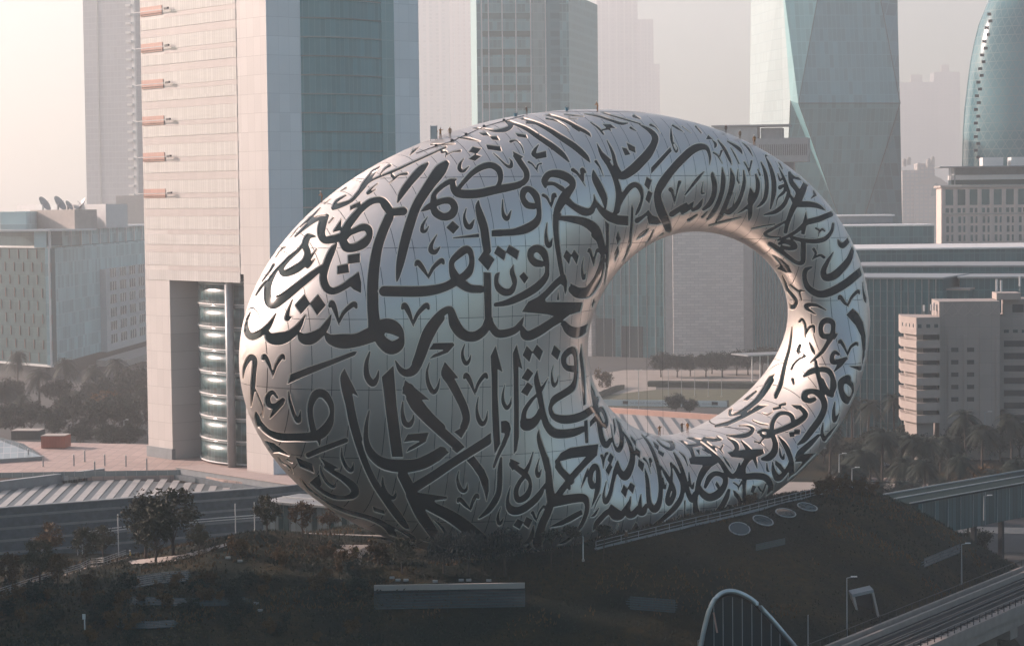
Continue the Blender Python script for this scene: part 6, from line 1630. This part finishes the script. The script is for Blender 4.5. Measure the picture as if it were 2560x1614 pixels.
def proto_palm(seed, h):
    rg = np.random.default_rng(seed); r_ = thing('palm_tree', (0,0,0), 'x', 'palm tree'); lean = rg.uniform(-.05,.05,2)*h
    pts = [(lean[0]*(k/6)**2, lean[1]*(k/6)**2, h*k/6-.3) for k in range(7)]; MB().tube(pts, [.30,.25,.23,.22,.22,.24,.3], 8).build('trunk', M['bark'], r_, True)
    V = []; Fq = []; top = np.array([lean[0], lean[1], h-.2])
    for k in range(64):
        a = rg.uniform(0,6.28); el = rg.uniform(-.75,1.35); L = rg.uniform(2.9,4.0); dirh = np.array([math.cos(a), math.sin(a), 0]); side = np.array([-math.sin(a), math.cos(a), 0]); ns = 9; P_ = []
        for i in range(ns+1):
            s = i/ns; P_.append(top+dirh*L*s*math.cos(el*(1-s*.2))+np.array([0,0,L*(math.sin(el)*s-.75*s*s)]))
        for i in range(ns):
            p, q = P_[i], P_[i+1]; wl = .62*math.sin(math.pi*min(1,(i+1.2)/(ns+1)))**.7
            for sg in (-1,1):
                for j in range(2):
                    b = p+(q-p)*(j*.5); e = b+(q-p)*1.0+side*sg*wl+np.array([0,0,-.22*wl]); n0 = len(V); V += [b, b+(q-p)*.30, e, e-(q-p)*.1]; Fq.append((n0,n0+1,n0+2,n0+3))
            n0 = len(V); V += [p-side*.03, q-side*.02, q+side*.02, p+side*.03]; Fq.append((n0,n0+1,n0+2,n0+3))
    link('crown', npmesh('crown', np.array(V), np.array(Fq)), ML['palm'], r_); return r_
PR = {}; used = set()
def plant(kind, loc, sc, label, group=None, cat=None, var=0):
    key = (kind, var)
    if key not in PR: PR[key] = proto_palm(40+var, 7.5+1.2*var) if kind == 'palm' else proto_tree(kind, 11+var*7+len(kind))
    if key not in used:
        used.add(key); o = PR[key]; o.location = loc; o.scale = (sc,sc,sc); o.rotation_euler = (0,0,random.uniform(0,6.28)); o['label'] = label
        if group: o['group'] = group
    else: o = dup(PR[key], loc, random.uniform(0,6.28), sc, label, group)
    if cat: o['category'] = cat
    if kind == 'shrub': o['category'] = 'shrub'
    return o
def on(px, py): return tuple(onm(px, py))
# trees on the mound, left
L1 = 'olive green young tree on the left mound by the sloping handrail'; G1 = 'young trees on the left mound'
for k, (kd, px, py, s, lab) in enumerate([
 ('brown',25,1478,1.25,'brownish tree where the handrail path leaves the mound'),('round',100,1462,1.35,'olive tree between the handrail and the stone wall, left mound'),('brown',145,1468,1.05,'small rusty-leaved tree right beside the handrail'),('brown',125,1412,1.5,'tall bushy brown-green tree behind the small rusty one'),('round',215,1418,1.25,'olive tree beside the bend of the handrail'),('round',258,1402,1.15,'slim tree in front of the white pipe frame'),
 ('round',365,1402,2.0,'largest leafy tree beside the walker in yellow, left half of the pair'),('round',433,1398,2.15,'largest leafy tree beside the pale path, taller half of the pair'),('round',390,1410,1.5,'lower tree squeezed between the two largest trees'),('round',497,1388,.95,'small round tree standing on the pale path'),('shrub',592,1392,1.5,'round shrub on the left shoulder of the grass hump'),
 ('round',668,1338,1.2,'grey-green tree in front of the link hall wall'),('brown',757,1340,1.15,'thin brown tree in the middle of the link hall wall'),('brown',825,1338,1.0,'thin tree at the link hall end, tucked under the ring'),
 ('shrub',870,1428,1.7,'dense dark shrub left of the bright path'),('shrub',945,1412,1.8,'dense dark shrub right of the bright path'),('round',1005,1432,1.0,'small dark tree under the belly of the ring'),('shrub',820,1400,1.3,'dark shrub on the right shoulder of the grass hump'),('shrub',700,1412,1.2,'low shrub in front of the grass hump')]):
    plant(kd, on(px, py), s, lab, var=k % 2 if kd != 'shrub' else 0)
for k, (px, py, s, lab) in enumerate([(1110,1432,1.0,'weeping willow at the left end of the clump under the ring'),(1172,1440,1.12,'weeping willow in the middle of the clump with the longest strands'),(1262,1436,1.15,'weeping willow at the right end of the clump, beside the pines')]): plant('willow', on(px, py), s, lab, 'weeping willows under the ring')
for k, (px, py, s, lab) in enumerate([(1378,1424,1.0,'thin-stemmed pine next to the willows'),(1432,1420,1.05,'thin-stemmed pine beside the pale mast'),(1510,1412,1.0,'thin-stemmed pine closest to the terrace railing')]): plant('pine', on(px, py), s, lab, 'thin pines under the ring')
q = onm(1458,1402); ms = thing('pale_mast', tuple(q), 'pale bare mast standing between the thin pines', 'mast'); MB().tube([q, q+Vector((0,0,3.6))], .09).build('mast', M['white'], ms); MB().tube([q-Vector((0,0,.2)), q+Vector((0,0,.3))], .2).build('base', M['conc'], ms)
for k, (px, py, s) in enumerate([(2080,1236,1.5),(2110,1228,1.3),(2150,1232,1.2),(2060,1240,1.4),(2185,1236,1.0),(1880,1262,.9)]): plant('shrub', on(px, py), s, 'dark bush on the crest of the right mound beside the ring', 'bushes on the right crest')
# palms on the right
for k, (px, py, Y_, s) in enumerate([(2110,1178,470,1.25),(2152,1160,485,1.25),(2205,1150,500,1.35),(2262,1168,480,1.3),(2325,1150,505,1.3),(2415,1120,540,1.4),(2500,1090,570,1.45),(2550,1080,575,1.4),(2190,1262,432,1.1),(2220,1272,425,1.0),(2298,1268,428,1.25),(2356,1262,432,1.1),(2420,1262,430,1.0),(2170,1085,600,1.3),(2235,1075,610,1.2),(2290,1060,620,1.3),(2130,1070,615,1.25),(2380,1062,618,1.3),(2455,1050,625,1.3),(2345,1085,590,1.2),(2075,1130,540,1.2),(2130,1150,495,1.2),(2240,1135,510,1.3),(2285,1145,505,1.2),(2370,1140,515,1.35),(2455,1130,530,1.3),(2530,1120,540,1.3),(2175,1140,508,1.2),(2315,1180,470,1.2),(2400,1185,466,1.2),(2480,1190,462,1.2),(2545,1190,462,1.25),(2140,1200,455,1.05),(2255,1215,450,1.1)]):
    q = at(px, py, Y_); plant('palm', (q[0], q[1], 0), s, ('date palm in the front rank by the road barriers' if Y_ < 440 else 'date palm in the middle of the grove right of the ring' if Y_ < 560 else 'date palm at the back of the grove before the concrete flats'), ('front palms' if Y_ < 440 else 'middle palms' if Y_ < 560 else 'back palms'), var=k % 3)
for px, py, Y_, s, kd, lab in ((2450,1150,480,1.25,'flame','broad tree with orange blossom next to the site cabin'),(2385,1170,470,.9,'wide','dark broad tree left of the orange blossom tree'),(2310,1050,600,1.0,'wide','dark tree under the balconies of the concrete flats'),(2560,1130,500,1.1,'wide','dark tree cut by the picture edge beside the site cabin'),(2440,1225,410,.75,'wide','dark tree growing in front of the footbridge panels'),(2100,1205,430,.6,'wide','low dark tree by the road at the right foot of the ring'),(2540,1040,600,1.1,'wide','dark broad tree in front of the dark parking slots'),(2480,1050,590,1.0,'wide','dark broad tree below the parking floors')):
    q = at(px, py, Y_); plant(kd, (q[0], q[1], max(0, mpt(q[0], q[1]).z if Y_ < 420 else 0)), s, lab)
for k, (px, py, Y_, s) in enumerate([(2060,1110,560,1.1),(2130,1120,545,1.0),(2190,1105,560,1.2),(2255,1110,555,1.2),(2300,1110,550,1.1),(2350,1120,540,1.2),(2400,1100,556,1.3),(2450,1090,570,1.3),(2500,1100,560,1.2),(2550,1095,565,1.3),(2240,1180,470,.8),(2330,1195,460,.9),(2165,1190,465,.7),(2380,1200,455,.9),(2500,1180,470,1.0),(2280,1090,575,1.2)]):
    q = at(px, py, Y_); plant('wide', (q[0], q[1], 0), s, 'dark broad tree filling the grove between the palms right of the ring', 'broad trees between the palms', var=k % 2)
# hazy belt of trees on the left
for k, (px, py, Y_, s) in enumerate([(15,1075,690,1.5),(100,1060,720,1.5),(165,1040,750,1.45),(235,1035,770,1.4),(300,1030,780,1.4),(45,1010,800,1.4),(60,1085,660,1.3),(205,1078,670,1.2)]):
    q = at(px, py, Y_); plant('palm', (q[0], q[1], 0), s, 'hazy date palm in the belt before the glass office block', 'hazy palms on the left', var=k % 3)
for k, (px, Y_, s, kd) in enumerate([(30,640,1.4,'wide'),(75,650,1.35,'wide'),(130,630,1.3,'wide'),(180,660,1.5,'wide'),(225,640,1.5,'wide'),(285,650,1.6,'wide'),(335,640,1.5,'wide'),(365,680,1.6,'wide'),(300,720,1.7,'wide'),(340,740,1.8,'wide'),(250,720,1.5,'wide'),(150,720,1.5,'wide'),(20,720,1.5,'wide'),(200,610,1.0,'wide'),(265,600,1.1,'wide'),(320,600,1.1,'wide')]):
    q = at(px, 1000, Y_); plant(kd, (q[0], q[1], 0), s, 'hazy broad tree in the dense belt left of the white tower', 'hazy broad trees on the left', var=k % 2)
for px, Y_, s, lab in ((262,680,1.5,'orange-flowering tree glowing in the hazy tree belt'),): q = at(px, 1000, Y_); plant('flame', (q[0], q[1], 0), s, lab)
# trees on the square through the ring
for k, (px, Y_, s) in enumerate([(1652,840,1.25),(1693,838,1.15),(1726,842,1.1),(1765,838,1.2),(1806,836,1.25),(1842,842,1.3),(1870,846,1.2),(1905,850,1.4),(1780,852,1.1),(1930,846,1.4)]):
    q = at(px, 950, Y_); plant('wide', (q[0], q[1], 0), s, 'round tree in the clipped row behind the lawn, seen through the ring', 'row of trees on the square', var=k % 2)
q = gz(1700,1050,0); plant('wide', (at(1690,1030,690)[0], 690, 0), .9, 'dark bushy tree in front of the white hoarding'); plant('wide', (at(1725,1030,688)[0], 688, 0), .7, 'lower dark bush tree at the foot of the white hoarding'); q = gz(1506,968,0); plant('shrub', (q[0], q[1], 0), 3.0, 'clipped ball bush at the end of the slanting hedge')
for k in range(64):
    px, py = random.uniform(10, 900), random.uniform(1440, 1605)
    if 920 < px < 1320 and 1460 < py < 1530: continue
    plant('shrub', on(px, py), random.uniform(.6,1.3), 'low bushy shrub among the dry grass of the left mound', 'low shrubs on the left mound', var=k % 2)
# grass and low planting
rg = np.random.default_rng(5); n = 42000; x = rg.uniform(-110, 105, n); y = rg.uniform(270, 392, n); z = mz(x, y); k_ = (z > 1.0); P_ = np.stack([x, y, z], 1)[k_]; px_ = proj(P_); k_ = (px_[:,0] > -80) & (px_[:,0] < 2640) & (px_[:,1] < 1660); P_ = P_[k_]
pt = fbm(P_[:,0], P_[:,1], 26, 8)
def tufts(P_, h, rg):
    V = []; n = len(P_); out = []
    for b in range(3):
        a = rg.uniform(0, 6.28, n); l_ = rg.uniform(.2,.6,n)*h; hh = rg.uniform(.5,1.1,n)*h; d = np.stack([np.cos(a), np.sin(a), 0*a], 1); s = np.stack([-np.sin(a), np.cos(a), 0*a], 1)*(h*.16)
        out.append(np.stack([P_-s, P_+s, P_+d*l_[:,None]+np.array([0,0,1])*hh[:,None]], 1))
    V = np.concatenate(out).reshape(-1,3); return V, np.arange(len(V)).reshape(-1,3)
for nm, sel, h, m, lab in (('dry_grass', pt > .25, .62, ML['brown'], 'dry brown grass growing in patches over the mound'), ('green_grass', pt <= .25, .5, ML['dark'], 'dark green grass covering the mound')):
    V, T3 = tufts(P_[sel]-np.array([0,0,.05]), h, rg); link(nm, npmesh(nm, V, T3), m, kind='stuff', label=lab, cat='grass')
n = 9000; cx_ = rg.uniform(-105, -15, 150); cy_ = rg.uniform(290, 350, 150); kk = rg.integers(0, 150, n); x = cx_[kk]+rg.normal(0,1.5,n); y = cy_[kk]+rg.normal(0,1.2,n); z = mz(x, y)+rg.uniform(.1,.9,n); V, T4 = quads(np.stack([x,y,z],1)[z > 2], .22, rg); link('low_shrubs', npmesh('low_shrubs', V, T4), ML['olive'], kind='stuff', label='low mixed shrubs spreading over the left mound', cat='ground cover')
# ---------------------------------------------------------------- people
def clothmat(name, top, legs, skin=(.32,.19,.13)):
    t = NT(name); t.b.inputs['Roughness'].default_value = .85; g = t.n('TexCoord').outputs['Object']; sep = t.n('SeparateXYZ'); t.l(g, sep.inputs[0]); z = sep.outputs[2]
    c = t.mix(t.math('GREATER_THAN', z, .92), legs, top); c = t.mix(t.math('LESS_THAN', z, .09), c, (.03,.025,.02)); c = t.mix(t.math('GREATER_THAN', z, 1.47), c, skin); t.l(c, t.b.inputs['Base Color']); return t.m
CL = dict(orange=clothmat('orange_overall', (.45,.20,.05), (.30,.13,.04)), yellow=clothmat('yellow_vest', (.55,.42,.08), (.10,.10,.11)), tan=clothmat('tan_overall', (.42,.24,.13), (.26,.16,.10)), dark=clothmat('dark_overall', (.16,.09,.05), (.05,.05,.05)))
HEL = mat('helmet', (.75,.72,.66), .4)
def person(loc, rz, cl, label, pose=0, sc=1.0):
    hip = 0.92; ls = .16+.1*(pose == 1); 
    js = dict(pel=(0,0,hip,.13), spine=(0,0,1.15,.135), chest=(0,.0+(.12 if pose == 2 else 0),1.36,.15), neck=(0,.02+(.14 if pose == 2 else 0),1.50,.055), head=(0,.05+(.16 if pose == 2 else 0),1.60,.085), crown=(0,.05+(.16 if pose == 2 else 0),1.70,.07))
    ed = [('pel','spine'),('spine','chest'),('chest','neck'),('neck','head'),('head','crown')]
    for s, nm in ((-1,'l'),(1,'r')):
        fy = (ls*s if pose == 1 else .03)
        js.update({nm+'hip':(.10*s,0,.88,.095), nm+'knee':(.11*s,fy*.6+.03,.5,.065), nm+'ank':(.12*s,fy-.02,.09,.045), nm+'toe':(.13*s,fy+.15,.04,.04), nm+'sh':(.19*s,0+(.1 if pose == 2 else 0),1.41,.06)})
        el, ha = ((.27*s,.02,1.13,.045), (.25*s,.14,.90,.035)) if pose < 2 else ((.26*s,.24,1.2,.045), (.14*s,.46,1.12,.035))
        if pose == 3 and s > 0: el, ha = (.34,.06,1.30,.045), (.40,.18,1.52,.035)
        js.update({nm+'el':el, nm+'ha':ha, nm+'fi':(ha[0], ha[1]+.03, ha[2]-.09, .025)})
        ed += [('pel',nm+'hip'),(nm+'hip',nm+'knee'),(nm+'knee',nm+'ank'),(nm+'ank',nm+'toe'),('chest',nm+'sh'),(nm+'sh',nm+'el'),(nm+'el',nm+'ha'),(nm+'ha',nm+'fi')]
    names = list(js); me = bpy.data.meshes.new('body'); me.from_pydata([js[n][:3] for n in names], [(names.index(a), names.index(b)) for a, b in ed], [])
    r_ = thing('person', loc, label, 'person', rz=rz); r_.scale = (sc,sc,sc)
    o = bpy.data.objects.new('body', me); COL.objects.link(o); o.parent = r_; me.materials.append(CL[cl])
    md = o.modifiers.new('skin', 'SKIN'); sv = me.skin_vertices[0].data if me.skin_vertices else None
    if sv is None:
        bm = bmesh.new(); bm.from_mesh(me); bm.verts.layers.skin.verify(); bm.to_mesh(me); bm.free(); sv = me.skin_vertices[0].data
    for i, n in enumerate(names): sv[i].radius = (js[n][3], js[n][3]); sv[i].use_root = (n == 'pel')
    sb = o.modifiers.new('sub', 'SUBSURF'); sb.levels = 1; sb.render_levels = 1
    mb = MB(); hy = js['head'][1]
    for rr, z in ((.125,1.655),(.12,1.70),(.095,1.75),(.05,1.785)):
        for j in range(10): mb.v.append((rr*math.cos(j*.628), hy+rr*1.15*math.sin(j*.628), z))
    mb.f = [(10*i+j,10*i+(j+1)%10,10*i+10+(j+1)%10,10*i+10+j) for i in range(3) for j in range(10)]+[tuple(range(30,40))]; h_ = link('helmet', mb.mesh('helmet'), HEL, None, True); h_.parent = r_
    return r_
def rp_(px, py):
    for d in range(0, 26, 2):
        h = on_ring(px, py+d)
        if h is not None: return tuple(h-Vector((0,0,.05)))
    return tuple(at(px, py, 340))
person(rp_(805,494), 1.2, 'tan', 'rope worker in pale overalls standing on the left shoulder of the ring', 2)
person(rp_(1091,349), .3, 'orange', 'worker in orange bending on the ring beside the glass screen', 2); person(rp_(1101,347), -.5, 'orange', 'worker in orange standing in the middle of the roof group', 3); person(rp_(1125,345), .2, 'tan', 'worker in tan overalls standing apart at the right of the roof group', 0)
person(rp_(1317,288), .6, 'dark', 'dark-clad worker crouching on the ring near the blue bucket', 2, .8); person(rp_(1494,279), 1.0, 'orange', 'worker in bright orange on the top of the ring', 2, .95)
person(rp_(1815,333), 0, 'dark', 'worker on the ring with only helmet and shoulders showing', 0, .8); person(rp_(1850,346), 0, 'tan', 'worker half hidden behind the curve of the right ring shoulder', 0, .85); person(rp_(1886,360), .4, 'orange', 'worker in orange on the right shoulder of the ring', 0)
person(rp_(1649,1084), .2, 'orange', 'worker in orange alone on the lower curve inside the ring', 3); person(rp_(1705,1080), -.3, 'dark', 'dark-clad worker of the pair inside the ring', 3); person(rp_(1719,1080), 2.5, 'orange', 'orange-clad worker of the pair inside the ring', 0)
person(tuple(onm(893,1392)), 3.0, 'yellow', 'person in yellow vest and white helmet walking on the bright path', 1); person(tuple(onm(326,1402)), 1.6, 'yellow', 'person in yellow walking by the largest trees on the mound', 1); person(tuple(onm(1566,1356)), .5, 'dark', 'person in dark clothes by the terrace railing', 0)
# rope-access kit
for px, py, lb in ((1289,289,'small blue bucket on the ring roof beside the crouching worker'),(1417,275,'small blue bucket alone near the top of the ring')):
    q = Vector(rp_(px, py)); b_ = thing('bucket', tuple(q), lb, 'bucket'); MB().tube([q, q+Vector((0,0,.55))], [.22,.3], 10).build('bucket_body', mat('bucket_blue'+str(px), (.03,.18,.26), .5), b_); MB().tube([q+Vector((-.3,0,.55)), q+Vector((0,0,.85)), q+Vector((.3,0,.55))], .025, 4).build('handle', M['dark'], b_)
q = Vector(rp_(1084,352)); sf_ = thing('glass_screen', tuple(q), 'upright framed glass sheet held beside the roof workers', 'glass screen'); MB().box(q.x-.45,q.x+.55,q.y-.02,q.y+.02,q.z+.3,q.z+2.3).build('sheet', mat('pale_sheet',(.5,.52,.52),.3), sf_)
for s in (-.45,.55): MB().box(q.x+s-.03,q.x+s+.03,q.y-.04,q.y+.04,q.z,q.z+2.4).build('frame_post', M['grey'], sf_)
cb2 = thing('safety_line', rp_(1060,372), 'dark safety rope with knots lying along the crest of the ring', 'rope'); pts = [Vector(rp_(x, y))+Vector((0,0,.1)) for x, y in ((1040,384),(1090,366),(1130,354),(1165,338),(1210,318),(1260,303),(1310,290))]; MB().tube(pts, .06, 5).build('line', M['dark'], cb2)
for p in pts[1:-1]: MB().box(p.x-.2,p.x+.2,p.y-.2,p.y+.2,p.z,p.z+.3).build('clamp', M['dark'], cb2)
for px, lb in ((1564,'thin hanging rope inside the ring, closest to the wide limb'),(1614,'thin hanging rope inside the ring, second from the wide limb'),(1653,'thin hanging rope inside the ring above the lone worker')):
    t_ = at(px, 640 if px < 1600 else 600, 348); b_ = at(px+5, 1085, 348); r_ = thing('hanging_rope', tuple(b_), lb, 'rope'); MB().tube([t_, b_], .02, 4).build('rope', M['dark'], r_)

# ---------------------------------------------------------------- hazy air
hm = bpy.data.materials.new('haze_air'); hm.use_nodes = True; n_ = hm.node_tree.nodes; n_.remove(n_['Principled BSDF'])
pv = n_.new('ShaderNodeVolumePrincipled'); pv.inputs['Color'].default_value = (.87,.885,.88,1); pv.inputs['Density'].default_value = .00035; pv.inputs['Anisotropy'].default_value = .5
hm.node_tree.links.new(pv.outputs[0], n_['Material Output'].inputs['Volume'])
MB().box(-3600, 3600, -60, 6600, -1, 720).build('haze', hm, kind='stuff')
